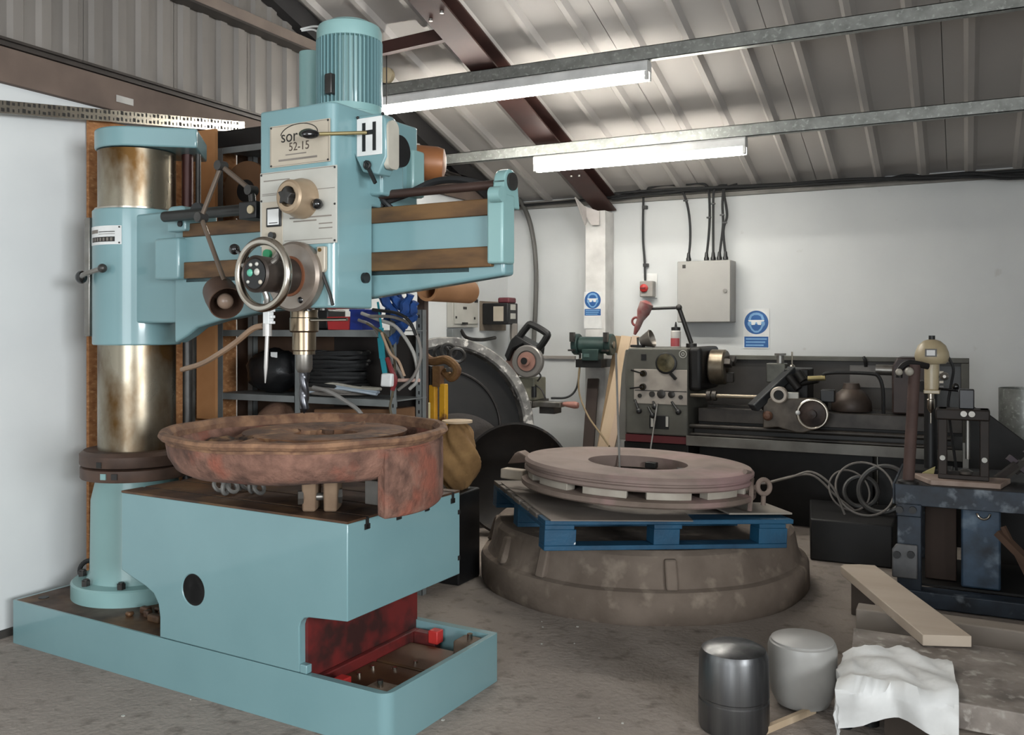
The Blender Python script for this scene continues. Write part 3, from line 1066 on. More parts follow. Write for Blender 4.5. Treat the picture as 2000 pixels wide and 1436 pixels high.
# shift gate box on the right face of the head
g0, g1 = .115, .185
m = MM()
gz1, gz0 = mU(700, 236, HU1).z, mU(720, 352, HU1).z
gu = HU1 + .135
m.prism([(HU1 - .005, gz1 + .012), (gu - .02, gz1 + .01), (gu, gz1 - .01), (gu + .004, gz0 + .06), (gu - .03, gz0 + .0), (HU1 + .035, gz0 + .015), (HU1 - .005, gz0 + .085)], 'xz', g0, g1)
gb = m.build('shift_box', G, parent=drill, bevel=0.006, seg=3)
m = MM()
p0, p1 = HU1 + .012, gu - .012
m.box(p0, p1, g0 - .003, g0, gz0 + .07, gz1 + .0)
m.build('gate_plate', WHITEPL, parent=gb, bevel=0.001)
pm_ = (p0 + p1) / 2
hz = gz0 + (gz1 - gz0) * .74
for (a, b, c, d) in ((pm_ - .030, pm_ - .016, gz0 + .085, gz1 - .018), (pm_ + .016, pm_ + .030, gz0 + .085, gz1 - .018), (pm_ - .02, pm_ + .02, hz - .008, hz + .008)):
    m = MM()
    m.box(a, b, g0 - .0045, g0 - .002, c, d)
    m.build('gate_slot', BLACK, parent=gb)
for (u, z) in ((p0 + .004, gz1 + .004), (p1 + .004, gz1 + .006)):
    m = MM()
    m.ball((u, g0 - .002, z), .006, 8, 6)
    m.build('gate_screw', BLACK, parent=gb)
m = MM()
m.prism(rounded_rect(g0 + .006, g1 - .004, gz0 + .02, gz1 - .012, (.02, .03, .03, .02)), 'yz', gu - .01, gu + .010)
m.build('side_cover', mat('bare_cover_plate', (206, 200, 186), 0.4, 0.3), parent=gb)
m = MM()
m.cyl((HU1 + .05, .285, mV(785, 297, .3).z), (HU1 + .075, .285, mV(785, 297, .3).z), .058, n=30)
m.build('clutch_cap', BLACK, parent=drill)
m = MM()
m.torus((pm_ - .005, g0 - .008, gz0 + .035), (0, 1, 0), .012, .005, 16, 8)
m.bar((pm_ - .015, g0 - .006, gz0 + .05), (pm_ + .03, g0 - .006, gz0 - .03), .008, .012)
m.build('latch_spring', BLACK, parent=gb)
# long shift lever with black knob
l0 = Vector((pm_ - .012, g0 - .004, hz))
l1 = mV(613, 262, -.05)
m = MM()
m.cyl(l0, l1, .0065, n=12)
lev = m.build('shift_lever', mat('brass_rod', (150, 136, 96), 0.4, 0.6), parent=drill)
dl = (l1 - l0).normalized()
m = MM()
m.ball(l1 + dl * .012, (.016, .032), 18, 12, ax=dl)
m.build('lever_knob', BLACKGLOSS, parent=lev)
# rear drum motor on the arm behind the head
m = MM()
rc = Vector((mV(790, 315, .53).x + .012, .53, mV(815, 314, .53).z))
m.lathe([(.0, 0), (.075, 0), (.082, .01), (.082, .03), (.070, .034), (.068, .12), (.060, .145), (.03, .155), (0, .155)], rc, (1, .6, -.08), n=30)
m.build('rear_drum', mat('brown_lacquered_drum', (150, 96, 56), 0.45, 0.1, (120, 74, 44), 6), parent=drill)
MM().box(HU1 - .02, HU1 + .03, .42, .50, 1.90, 2.08).build('drum_bracket', GREEN2, parent=drill, bevel=0.01)
# small fittings on the right face
q = mU(711, 543, HU1)
m = MM()
m.cyl((HU1 - .002, q.y, q.z), (HU1 + .014, q.y, q.z), .019, n=18)
m.build('face_plug', BLACK, parent=drill)
q0, q1 = mV(632, 482, -.0), mV(634, 533, -.0)
m = MM()
m.prism(rounded_rect(q0.x - .018, q0.x + .018, q1.z, q0.z, (.016, .004, .004, .016)), 'xz', -.016, .001)
br = m.build('lever_bracket', CREAMPLATE, parent=drill, bevel=0.003)
for dz in (.018, -.06):
    m = MM()
    m.cyl((q0.x - .002, -.016, q0.z + dz - .03), (q0.x - .002, -.02, q0.z + dz - .03), .007, n=10)
    m.build('bracket_screw', mat('brass%d' % int(dz * 1000), (120, 92, 44), 0.4, 0.6), parent=br)
m = MM()
m.tube([(q1.x, -.012, q1.z), mV(645, 575, -.01), mV(650, 596, -.01)], .006, 8, 0)
m.build('trip_rod', DSTEEL, parent=drill)

# --- feed handwheel group
fx, fz = mV(584, 540, 0).x, mV(584, 541, 0).z
m = MM()
m.lathe([(.0, 0), (.118, 0), (.122, .008), (.122, .030), (.112, .04), (.072, .046), (0, .046)], (fx, 0, fz), (0, -1, 0), n=48)
m.build('feed_dial', mat('worn_dial', (158, 150, 142), 0.35, 0.6, (126, 112, 100), 7), parent=drill)
m = MM()
m.lathe([(.062, .044), (.060, .10), (.05, .105), (.05, .12), (.058, .125), (.062, .205), (.056, .212), (.05, .205), (0, .205)], (fx, 0, fz), (0, -1, 0), n=36)
hub = m.build('feed_hub', mat('dark_hub', (70, 60, 54), 0.45, 0.4, (48, 42, 38), 8), parent=drill)
m = MM()
m.cyl((fx, -.046, fz), (fx, -.052, fz), .070, n=36)
m.build('hub_collar', mat('rust_collar', (120, 74, 50), 0.6, 0.3), parent=drill)
m = MM()
m.cyl((fx, -.205, fz), (fx, -.209, fz), .049, n=32)
m.build('hub_face', BLACK, parent=hub)
for (du, dz, r_, mm) in ((-.02, .004, .013, mat('green_lamp', (92, 176, 150), 0.3)), (.012, .006, .012, GREYPLATE), (-.016, .030, .007, GREYPLATE), (.012, .032, .007, GREYPLATE), (-.028, -.026, .006, GREYPLATE), (.028, -.028, .008, CREAMPLATE)):
    m = MM()
    m.ball((fx + du, -.210, fz + dz), (r_, .006), 12, 8, ax=(0, 1, 0))
    m.build('hub_button', mm, parent=hub)
wv = -.17
m = MM()
m.torus((fx, wv, fz), (0, 1, 0), .112, .0145, 64, 14)
whl = m.build('handwheel', CHROME, parent=drill)
for k in range(3):
    a = R(-80 + 120 * k)
    m = MM()
    m.tube([(fx + .05 * math.cos(a), wv - .005, fz + .05 * math.sin(a)), (fx + .08 * math.cos(a), wv + .004, fz + .08 * math.sin(a)), (fx + .106 * math.cos(a), wv, fz + .106 * math.sin(a))], .010, 10)
    m.build('spoke', STEEL, parent=whl)
m = MM()
l0, l1 = Vector((fx - .095, wv + .02, fz + .06)), mV(458, 487, wv + .05)
m.cyl(l0, l1, .007, n=10)
m.ball(l1, .019, 16, 12)
m.build('feed_lever', BLACKGLOSS, parent=drill)
m = MM()
q = mV(526, 497, -.004)
m.box(q.x - .035, q.x + .035, -.006, 0.0, q.z - .02, q.z + .05)
bp = m.build('button_plate', CREAMPLATE, parent=drill)
m = MM()
m.cyl((q.x, -.006, q.z), (q.x, -.02, q.z), .017, n=18)
m.build('green_button', mat('green_button', (30, 130, 84), 0.35), parent=bp)
# brown valve body under the hand wheel, between wheel and quill
m = MM()
m.box(fx - .05, fx + .055, -.03, .06, HZ0 - .002, HZ0 + .06)
m.build('valve_block', mat('worn_block_grey', (140, 132, 124), 0.5, 0.4, (96, 84, 76), 8), parent=drill, bevel=0.008)
m = MM()
q = mV(591, 586, -.03)
m.ball((q.x, -.035, q.z), .014, 12, 8)
m.build('valve_knob', BLACKGLOSS, parent=drill)

# --- quill, chuck and drill
SUx, SVx = mV(594, 640, .12).x, .12
m = MM()
m.lathe([(.050, HZ0 - .002), (.050, 1.437), (.053, 1.434), (.053, 1.388), (.048, 1.383), (.043, 1.382), (.043, 1.318), (.040, 1.314), (.040, 1.302)], (SUx, SVx, 0), n=36)
quill = m.build('quill', mat('oily_quill', (150, 138, 120), 0.25, 0.9, (104, 84, 62), 5, stretch=(1, 1, .3)), parent=drill)
m = MM()
m.lathe([(.030, 1.302), (.030, 1.25), (.022, 1.236)], (SUx, SVx, 0), n=28)
m.build('drill_chuck', STEEL, parent=drill)
# twist drill: two helical flutes
m = MM()
N = 60
for i in range(N + 1):
    z = 1.240 - .155 * i / N
    tw = 2 * PI * 1.15 * i / N
    tip = max(.08, min(1, (N - i) / 7))
    for k in range(16):
        a = 2 * PI * k / 16
        r_ = .019 * (0.72 + .28 * abs(math.cos(a))) * tip
        m.v.append(Vector((SUx + r_ * math.cos(a + tw), SVx + r_ * math.sin(a + tw), z)))
for i in range(N):
    for k in range(16):
        l = (k + 1) % 16
        m.f.append((i * 16 + k, i * 16 + l, i * 16 + 16 + l, i * 16 + 16 + k))
m.f += [tuple(range(16)), tuple(N * 16 + k for k in range(16))]
m.build('twist_drill', mat('drill_steel', (96, 96, 100), 0.3, 0.9, (60, 60, 64), 10), parent=drill)
m = MM()
l0 = Vector((SUx + .048, SVx - .02, mV(612, 625, SVx).z))
l1 = mV(678, 624, SVx - .03)
m.cyl(l0, l1, .006, n=10)
m.build('ejector_handle', CHROME, parent=drill)
for (dx, dz) in ((.10, -.01), (.125, -.005), (.06, -.008), (.17, -.008)):
    m = MM()
    m.cyl((SUx + dx, .03, HZ0 + dz), (SUx + dx, .03, HZ0 + .01), .013, n=10)
    m.build('under_bolt', DSTEEL, parent=drill)
# coolant block, nozzle rod and hose
m = MM()
q0, q1 = mV(525, 604, -.05), mV(525, 633, -.05)
m.box(q0.x - .014, q0.x + .014, -.065, -.04, q1.z, q0.z + .03)
for dz in (.0, .02, .042):
    m.box(q0.x + .008, q0.x + .026, -.064, -.044, q1.z + dz, q1.z + dz + .010)
m.build('coolant_block', WHITEPL, parent=drill, bevel=0.002)
m = MM()
a, b = mV(522, 640, -.05), mV(518, 738, -.05)
m.cyl(a + Vector((0, 0, .015)), a + Vector((0, 0, -.03)), .016, n=12)
m.lathe([(.007, 0), (.007, .12), (.002, .175)], a + Vector((0, 0, -.02)), (b - a), n=10)
m.build('coolant_nozzle', mat('nozzle_grey', (176, 172, 168), 0.35, 0.3), parent=drill)
m = MM()
m.tube([mV(516, 636, -.04), mV(494, 642, -.03), mV(462, 668, 0), mV(430, 690, .04), mV(395, 710, .1), mV(356, 722, .18)], .011, 8)
m.build('coolant_hose', HOSE, parent=drill)

# --- jointed work lamp hanging beside the head
L0, L1, L2, L3 = mV(495, 412, VR - .10), mV(432, 324, VR - .14), mV(393, 425, VR - .16), mV(438, 548, VR - .20)
Lk = mV(491, 372, VR - .10)
lamp = MM()
lamp.cyl(L0, Lk, .014, n=12)
lamp = lamp.build('lamp_stalk', DSTEEL, parent=drill)
for a, b, r_ in ((Lk, L1, .010), (L1, L2, .009), (L2, L3, .009)):
    m = MM()
    m.cyl(a, b, r_, n=10)
    m.build('lamp_arm', mat('brown_arm', (104, 90, 78), 0.45, 0.4), parent=lamp)
for p_ in (Lk, L1, L2):
    m = MM()
    m.cyl(p_ + Vector((0, -.02, 0)), p_ + Vector((0, .02, 0)), .019, n=14)
    m.build('lamp_joint', DSTEEL, parent=lamp)
s0, s1 = mV(430, 572, VR - .18), mV(460, 622, VR - .27)
ax = (s1 - s0).normalized()
m = MM()
m.lathe([(.0, -.02), (.035, -.01), (.060, .01), (.064, .06), (.064, .125), (.060, .125), (.058, .06), (.03, .02), (0, .02)], s0 - ax * .03, ax, n=30)
m.build('lamp_shade', BROWNPAINT, parent=lamp)
m = MM()
m.ball(s0 + ax * .075, .030, 16, 10)
m.build('lamp_bulb', mat('dusty_bulb', (150, 128, 112), 0.3), parent=lamp)

# ================================================================ box table standing on the base
TU0, TU1, TV1, TZ = -1.344, -.168, .69, .743
prof = [(TU0, .425)]
for px, py in ((262, 1131), (285, 1146), (300, 1160), (309, 1180), (312, 1205), (312, 1240)):
    q = mV(px, py, 0)
    prof.append((q.x, max(q.z, PZ + .002)))
prof[-1] = (prof[-1][0], PZ + .002)
prof += [(-.385, PZ + .002), (-.387, .352), (-.380, .372), (-.365, .386), (-.34, .392), (TU1, .405), (TU1, TZ - .008), (TU0, TZ - .008)]
cut = MM()
cut.cyl((-.925, -.05, .403), (-.925, .61, .403), .0602, n=40)
slots = [mU(px, py, TU1).y for px, py in ((718, 1018), (780, 1005), (835, 990), (885, 973))]
tcut = MM()
for s_ in slots:
    tcut.box(TU0 - .05, TU1 + .05, s_ - .008, s_ + .008, TZ - .05, TZ + .05)
    cut.box(TU0 - .05, TU1 + .05, s_ - .008, s_ + .008, TZ - .045, TZ + .05)
    cut.box(TU0 - .05, TU1 + .05, s_ - .015, s_ + .015, TZ - .045, TZ - .026)
for z in (.655, .47):
    cut.box(TU1 - .06, TU1 + .05, TV1 - .012, TV1 + .05, z - .008, z + .008)
tab = thing('box_table', 'pale green box table with round hole and slotted brown top on machine base', 'table', mloc(-.75, .34, PZ + .002), MROT)
MM().prism(prof, 'xz', 0.0005, TV1).build('table_body', G, parent=tab, bevel=0.004, cuts=cut)
MM().box(TU0, TU1, 0.0005, TV1, TZ - .008, TZ).build('table_top', OILY, parent=tab, cuts=tcut)
m = MM()
m.box(-.3855, -.372, .03, .672, .083, .385)
m.box(-.3845, -.372, .672, TV1 - .01, PZ + .003, .385)
m.build('red_pedestal_face', RED, parent=tab)
m = MM()
m.box(-.3845, -.352, .0005, .028, PZ + .002, PZ + .032)
m.build('pedestal_toe', G, parent=tab, bevel=.003)
m = MM()
m.lathe([(.0575, .004), (.0575, .60), (0, .60), (0, .605), (.060, .605), (.060, .004)], (-.925, 0, .403), (0, 1, 0), n=40)
m.build('hole_shade_liner', mat('unpainted_core_shade', (24, 22, 21), 0.85), parent=tab)  # unpainted core, coloured near black to paint in the hollow's darkness
for s_ in slots:
    m = MM()
    m.box(TU0 + .002, TU1 + .0006, s_ - .0078, s_ + .0078, TZ - .044, TZ - .002)
    m.box(TU0 + .002, TU1 + .0006, s_ - .0148, s_ + .0148, TZ - .0445, TZ - .0265)
    m.build('t_slot_shade', mat('slot_shade_grime', (20, 18, 16), .9) if 'slot_shade_grime' not in MATS else MATS['slot_shade_grime'], parent=tab)  # dark fill paints shade into the grooves, along with oily grime
for z in (.655, .47):
    m = MM()
    m.box(TU1 - .058, TU1 + .0006, TV1 - .0118, TV1 + .003, z - .0078, z + .0078)
    m.build('t_slot_shade', MATS['slot_shade_grime'], parent=tab)

# ================================================================ rusty wheel casting lying on the table
WU, WV = -.455, .118
wheel = thing('rusty_wheel_casting', 'large round rusty dished casting lying on the slotted machine table', 'casting', mloc(WU, WV, TZ), MROT)


def wobble(mb, amp, f=5.0):
    for q in mb.v:
        a = math.atan2(q.y - WV, q.x - WU)
        q.z += amp * math.sin(a * f + q.z * 30)
        k = 1 + amp * .5 * math.sin(a * (f + 2) + q.z * 40)
        q.x, q.y = WU + (q.x - WU) * k, WV + (q.y - WV) * k
    return mb


m = MM()
m.lathe([(.30, .905), (.42, .897), (.455, .915), (.478, .955), (.487, 1.003), (.470, 1.003), (.455, .975), (.43, .955), (.30, .952)], (WU, WV, 0), n=96, closed=True)
wobble(m, .0018, 9).build('dished_body', RUST, parent=wheel)
m = MM()
m.lathe([(.486, 1.012), (.502, 1.016), (.511, 1.027), (.507, 1.038), (.494, 1.043), (.482, 1.040), (.468, 1.022), (.468, 1.003), (.486, 1.003)], (WU, WV, 0), n=96, closed=True)
wobble(m, .0018, 9).build('rolled_rim', RUSTRIM, parent=wheel)
m = MM()
m.lathe([(.0, .925), (.31, .925), (.31, .955), (.0, .955)], (WU, WV, 0), n=64)
wobble(m, .003).build('web_plate', RUSTDARK, parent=wheel)
m = MM()
m.lathe([(.14, .955), (.17, .985), (.30, .995), (.305, 1.012), (.17, 1.015), (.12, 1.0), (.12, .955)], (WU - .02, WV + .12, 0), n=48, closed=True)
m.build('raised_ring', mat('tan_ring', (118, 82, 56), 0.8, 0.0, (74, 50, 35), 9, lo=.4, hi=.6, col3=(148, 112, 78), scale3=14, lo3=.58, hi3=.7, bump=0.6, bscale=30), parent=wheel)
for k in range(10):
    a = R(36 * k + 12)
    r_ = .33 + .02 * (k % 3)
    m = MM()
    c = Vector((WU + r_ * math.cos(a), WV + r_ * math.sin(a), .965))
    m.ball(c, (.05 + .012 * (k % 3), .022), 10, 6)
    for q in m.v:
        q.x += .008 * math.sin(q.y * 90 + k)
        q.z += .006 * math.sin(q.x * 80 + k)
    m.build('rust_scale_lump', RUSTDARK, parent=wheel)
rnd = random.Random(5)
for k in range(34):
    a, r_ = rnd.uniform(0, 2 * PI), rnd.uniform(.20, .42)
    c = Vector((WU + r_ * math.cos(a), WV + r_ * math.sin(a), .956 + (.03 if r_ < .34 else 0)))
    w_, l_ = rnd.uniform(.015, .05), rnd.uniform(.03, .09)
    mm = Matrix.Translation(c) @ Euler((rnd.uniform(-.35, .35), rnd.uniform(-.35, .35), rnd.uniform(0, 6))).to_matrix().to_4x4()
    m = MM()
    m.prism([(-l_, -w_ * .6), (-l_ * .3, -w_), (l_ * .6, -w_ * .7), (l_, w_ * .2), (l_ * .2, w_), (-l_ * .7, w_ * .6)], 'xy', 0, rnd.uniform(.008, .02), mm)
    m.build('rust_flake', (RUSTDARK, RUSTRIM, RUSTDARK)[k % 3], parent=wheel)
# deep apron hanging at the right
m = MM()
m.lathe([(.455, .778), (.488, .772), (.496, .80), (.494, 1.0), (.45, 1.0)], (WU, WV, 0), (0, 0, 1), n=30, a0=R(-20), a1=R(48), closed=True)
# basis of lathe measures from another axis: rotate so that the apron faces the near right
t, s, u = m._basis((0, 0, 1))
base = math.atan2(s.y, s.x)
sgn = 1 if (s.x * u.y - s.y * u.x) > 0 else -1
m.v = []
m.f = []
P = [(.440, .778), (.484, .772), (.494, .79), (.492, 1.0), (.44, 1.0)]
K = 24
for i in range(K + 1):
    a = R(-17 + 62 * i / K)
    for r_, h in P:
        m.v.append(Vector((WU + r_ * math.cos(a), WV + r_ * math.sin(a), h)))
for i in range(K):
    for p_ in range(5):
        q_ = (p_ + 1) % 5
        m.f.append((i * 5 + p_, i * 5 + 5 + p_, i * 5 + 5 + q_, i * 5 + q_))
m.f += [tuple(range(5)), tuple(K * 5 + k for k in range(5))]
wobble(m, .003).build('deep_apron', RUST, parent=wheel, bevel=0.008)
for (px0_, px1_) in ((590, 616), (632, 658)):
    a, b = pz(px0_, 1000, TZ), pz(px1_, 1000, TZ)
    a, b = TMI @ a, TMI @ b
    ang = math.atan2((b - a).y, (b - a).x)
    mm = Matrix.Translation((a + b) / 2) @ Matrix.Rotation(ang, 4, 'Z')
    m = MM()
    w_ = (b - a).length / 2
    m.prism([(-w_, 0), (w_, 0), (w_ * 1.15, .18), (-w_ * 1.15, .18)], 'xz', -.005, .10, mm)
    m.build('hinge_lug', mat('pale_rust_lug', (134, 112, 90), .85, 0, (104, 82, 64), 9) if 'pale_rust_lug' not in MATS else MATS['pale_rust_lug'], parent=wheel, bevel=0.008)
a, b = TMI @ pz(582, 972, TZ + .05), TMI @ pz(668, 968, TZ + .05)
m = MM()
m.cyl(a, b, .014, n=12)
m.cyl(a, a + (b - a) * .12, .026, n=6)
m.cyl(b, b - (b - a) * .14, .028, n=6)
m.build('hinge_bolt', STEEL, parent=wheel)
# bits lying on the table under the casting
a = TMI @ pz(735, 988, TZ)
m = MM()
m.box(a.x - .055, a.x + .05, a.y, a.y + .10, TZ + .0005, TZ + .09)
m.build('packing_block', mat('grey_packing', (150, 146, 140), 0.7, 0.2, (110, 106, 100), 6), label='grey metal packing block on the table under the rusty casting', cat='block', bevel=0.004)
m = MM()
for k in range(7):
    p_ = TMI @ pz(428 + 13 * k, 954 + 5 * math.sin(k * 1.3), TZ + .02)
    m.torus(p_, (1, .3 * (k % 2), .6 * ((k + 1) % 2)), .024, .008, 14, 8)
zmin = min(q.z for q in m.v)
for q in m.v: q.z += TZ + .001 - zmin
m.build('steel_chain', mat('dull_grey_chain', (128, 126, 122), .6, .3, (90, 88, 84), 12), label='short length of grey steel chain on the table under the casting', cat='chain')

m = MM()
q = TMI @ pX(175, 1097, -3.72)
m.torus((q.x, q.y, PZ + .055), (.5, -.7, .1), .045, .011, 24, 8)
dz = PZ + .001 - min(v.z for v in m.v)
for v in m.v: v.z += dz + (.0)
m.build('cable_loop', RUBBER, label='black cable loop standing on the base plate beside the column foot', cat='cable')
# ================================================================ left wall: steel strip, board, rack and what it holds
# perforated steel strip hung across the ledge
s0, s1 = pX(-60, 190, XL + .09), pX(478, 238, XL + .09)
t0, t1 = pX(-60, 216, XL + .09), pX(478, 259, XL + .09)
m = MB()
m.prism([(s0.y, s0.z), (s1.y, s1.z), (t1.y, t1.z), (t0.y, t0.z)], 'yz', XL + .085, XL + .089)
strip = m.build('perforated_strip', mat('perforated_strip_steel', (188, 182, 170), 0.22, 0.9, (160, 152, 140), 8), label='long perforated steel strip slung across the brown ledge above the column', cat='strip')
for row, f_ in ((0, .22), (1, .74)):
    for k in range(62):
        t = .03 + .95 * k / 62
        a = s0 + (s1 - s0) * t
        b = t0 + (t1 - t0) * t
        c = a + (b - a) * f_
        w_ = .0028 + .0018 * ((k * 7 + row * 3) % 4)
        m = MB()
        m.box(XL + .0885, XL + .0895, c.y - w_, c.y + w_, c.z - .007, c.z + .006 + .003 * (k % 3))
        m.build('slot', INK, parent=strip, smooth=0)
for q in (s0 + (s1 - s0) * .2, s0 + (s1 - s0) * .93):
    m = MB()
    m.box(XL + .035, XL + .0855, q.y - .02, q.y + .02, q.z - .05, q.z - .02)
    m.build('strip_bracket', DSTEEL, parent=strip)
m = MB()
q0, q1 = pX(228, 185, XL + .04), pX(261, 207, XL + .04)
m.box(XL + .036, XL + .039, q0.y, q1.y, q1.z, q0.z)
m.build('paper_label', mat('pale_tape', (176, 172, 166), 0.6), label='small pale paper label stuck on the brown ledge', cat='label')

RYS = 4.04
# strand board leaning on the wall behind the column
m = MB()
by0, by1 = pX(177, 640, XL + .05).y, RYS + .003
m.box(XL + .02, XL + .038, by0, by1, 0.0, 2.44)
m.build('strand_board', OSB, label='tall brown strand board standing against the wall behind the column', cat='board')
# second upright board seen above the arm
x0, x1, z0, z1 = rectY(384, 250, 420, 520, 3.66)
m = MB()
m.box(max(x0, XL + .05), x1, 3.66, 3.68, 0.9, z1 - .01)
m.build('plywood_offcut', mat('ply_offcut', (176, 128, 84), 0.8, 0, (156, 106, 64), 4), label='narrow brown plywood offcut leaning on the rack behind the column top', cat='board')

# rack standing behind the machine, its front along the x direction
RY = 3.76
RYB = 4.04
ux = [pY(430, 640, RY).x, pY(581, 640, RY).x, pY(768, 640, RY).x]
rx0, rx1 = ux[0] - .02, ux[2] + .02
rack = thing('storage_rack', 'tall grey steel storage rack packed with cable behind the drilling machine', 'rack', ((rx0 + rx1) / 2, (RY + RYB) / 2, 0))


def upright(x, y, top, sx=1):
    m = MB()
    m.box(x - .019, x + .019, y - .002, y, 0, top).box(x - .019 if sx > 0 else x + .016, x - .016 if sx > 0 else x + .019, y - .002, y + .038, 0, top)
    o = m.build('upright', RACKGREY, parent=rack)
    k = 0.1
    while k < top:
        if .9 < k < 2.2 and (x == ux[2]):
            h = MB()
            h.box(x - .004, x + .004, y - .003, y - .0015, k, k + .018)
            h.build('slot_hole', BLACK, parent=o, smooth=0)
        k += .05


zr = [pY(441, 768, RY).z, pY(640, 645, RY).z, 1.99, 2.40]
TOPS = (2.392, pY(586, 655, RY).z + .02, pY(814, 603, RY).z)
for x, tp in zip(ux, TOPS):
    upright(x, RY, tp)
for x in (ux[0], ux[2]):
    upright(x, RYB - .04, 2.392 if x == ux[0] else TOPS[2], -1)
for i, z in enumerate(zr):
    xe = rx1 if i < 2 else ux[1] - .05
    m = MB()
    m.box(rx0, xe, RY + .002, RYB, z - .006, z)
    m.box(rx0, xe, RY + .0005, RY + .006, z - .034, z)
    m.build('shelf', RACKGREY, parent=rack)
zb = .55
MB().box(rx0, rx1, RY + .002, RYB, zb - .03, zb).build('shelf', RACKGREY, parent=rack)
# back board of the rack
MB().box(XL + .045, ux[1] + .02, RYB + .004, RYB + .016, .3, 2.55).build('back_panel', mat('dark_back_card', (72, 52, 38), .9, 0, (48, 34, 26), 4), parent=rack)
MB().box(ux[1] + .022, ux[2] - .02, RYB + .004, RYB + .016, .3, 1.36).build('back_panel', mat('black_back_board', (38, 32, 29), .9), parent=rack)
# upright blades of steel leaning by the column
for k, (px, y0, y1, mm, nm) in enumerate(((358, 700, 812, DSTEEL, 'dark'), (346, 660, 815, CARDDARK, 'brown'), (372, 655, 770, STEEL, 'bright'))):
    p, q = pY(px, y0, 3.62 + .015 * k), pY(px, y1, 3.62 + .015 * k)
    m = MB()
    m.bar((p.x, p.y, 0), (p.x + .002, p.y + .03, 1.40 + .02 * k), .022, .010)
    m.build('flat_bar', mm, label='%s flat bar standing on end beside the drill column' % nm, cat='bar', group='flat bars standing by the column')

# --- coils of cable on the lower shelf
zs = zr[0]
bag = MB()
x0, x1, z0, z1 = rectY(480, 682, 572, 760, RY + .08)
bag.ball(((x0 + x1) / 2, RY + .13, (zs + z1) / 2), ((x1 - x0) / 2 * 1.1, (z1 - zs) / 2), 20, 12)
for q in bag.v:
    q.z = max(q.z, zs + .001)
    q.y = RY + .13 + (q.y - RY - .13) * .62
    q.x += .012 * math.sin(q.z * 55 + q.y * 20)
    q.z += .01 * math.sin(q.x * 60) if q.z > zs + .03 else 0
bag = bag.build('bin_bag', mat('black_sack', (20, 20, 22), 0.4, 0, (14, 14, 15), 9, bump=.5, bscale=16), label='bulky black plastic sack on the lower rack shelf', cat='sack')
m = MB()
q = pY(536, 693, RY + .06)
m.box(q.x - .022, q.x + .022, RY + .055, RY + .058, q.z - .016, q.z + .014)
m.build('sack_tag', PAPER, parent=bag)
cx_ = pY(672, 700, RY + .2).x
names = ('black', 'dull black', 'dark grey', 'grey')
mats_ = (RUBBER, mat('dull_black_cable', (44, 42, 41), 0.5), mat('dark_grey_cable', (66, 63, 60), 0.5), GREYCABLE)
rnd = random.Random(3)
zz = zs + .016
for k in range(11):
    r_ = .010 + .004 * ((k * 5) % 3) / 2
    m = MB()
    Rr = .165 + .012 * rnd.uniform(-1, 1)
    pts = []
    for i in range(14):
        a = 2 * PI * i / 14
        pts.append((cx_ + .015 * rnd.uniform(-1, 1) + (Rr + .015) * math.cos(a), RY + .14 + Rr * .74 * math.sin(a), zz + .004 * rnd.uniform(-1, 1)))
    m.tube(pts, r_, 7, 3, closed=True)
    m.build('cable_coil', mats_[(k * 3) % 3 if k > 1 else 3], cat='cable', group='cable coils stacked on the lower rack shelf',
            label=('lowest', 'second lowest', 'third lowest', 'fourth lowest', 'fifth lowest', 'middle', 'fifth from top', 'fourth from top', 'third from top', 'second from top', 'topmost')[k] + ' cable coil of the stack on the lower rack shelf')
    zz += .021
for k in range(3):
    m = MB()
    zc = zs + .012 + .012 * k
    pts = [pY(600 + 8 * k, 766 - 5 * k, RY + .03), pY(650, 758 - 4 * k, RY + .02), pY(700, 764 - 3 * k, RY + .015), pY(735 + 4 * k, 770 - 4 * k, RY + .05), pY(700, 762 - 3 * k, RY + .12)]
    for p in pts: p.z = max(p.z, zs + .014 + .018 * k)
    m.tube(pts, .0085, 8, 5)
    m.build('air_line', mat('pale_hose%d' % k, ((186, 196, 206), (160, 172, 184), (176, 170, 158))[k], 0.4), cat='hose', group='pale hoses on the lower shelf edge',
            label='%s hose looped along the front edge of the lower rack shelf' % ('pale blue grey', 'light steel grey', 'beige grey')[k])
m = MB()
m.tube([pY(612, 757, RY - .02), pY(640, 764, RY - .05), pY(672, 782, RY - .07), pY(705, 808, RY - .08), pY(714, 850, RY - .06)], .011, 8)
m.build('dangling_hose', mat('grey_hose', (150, 146, 142), 0.45), label='grey hose end dangling from the lower shelf behind the rusty casting', cat='hose')
# lowest shelf: sack, bundles
m = MB()
x0, x1, z0, z1 = rectY(485, 785, 560, 850, RY + .06)
m.ball(((x0 + x1) / 2, RY + .14, z1 - .22), ((x1 - x0) / 2, .22), 18, 12)
for q in m.v:
    q.z = max(q.z, zb + .001)
    q.x += .01 * math.sin(q.z * 40)
m.build('hessian_sack', mat('brown_hessian', (112, 84, 66), 0.9, 0, (84, 60, 48), 8, bump=.4), label='round brown sack under the lower shelf of the rack', cat='sack')
m = MB()
x0, x1, z0, z1 = rectY(612, 792, 770, 850, RY + .05)
m.box(x0, x1, RY + .05, RY + .25, zb + .001, z1 - .03)
for i, q in enumerate(m.v): q.z += .02 * (i % 2)
m.build('cardboard_box', CARDDARK, label='dirty flattened cardboard box on the lowest rack shelf behind the casting', cat='box', bevel=.008)
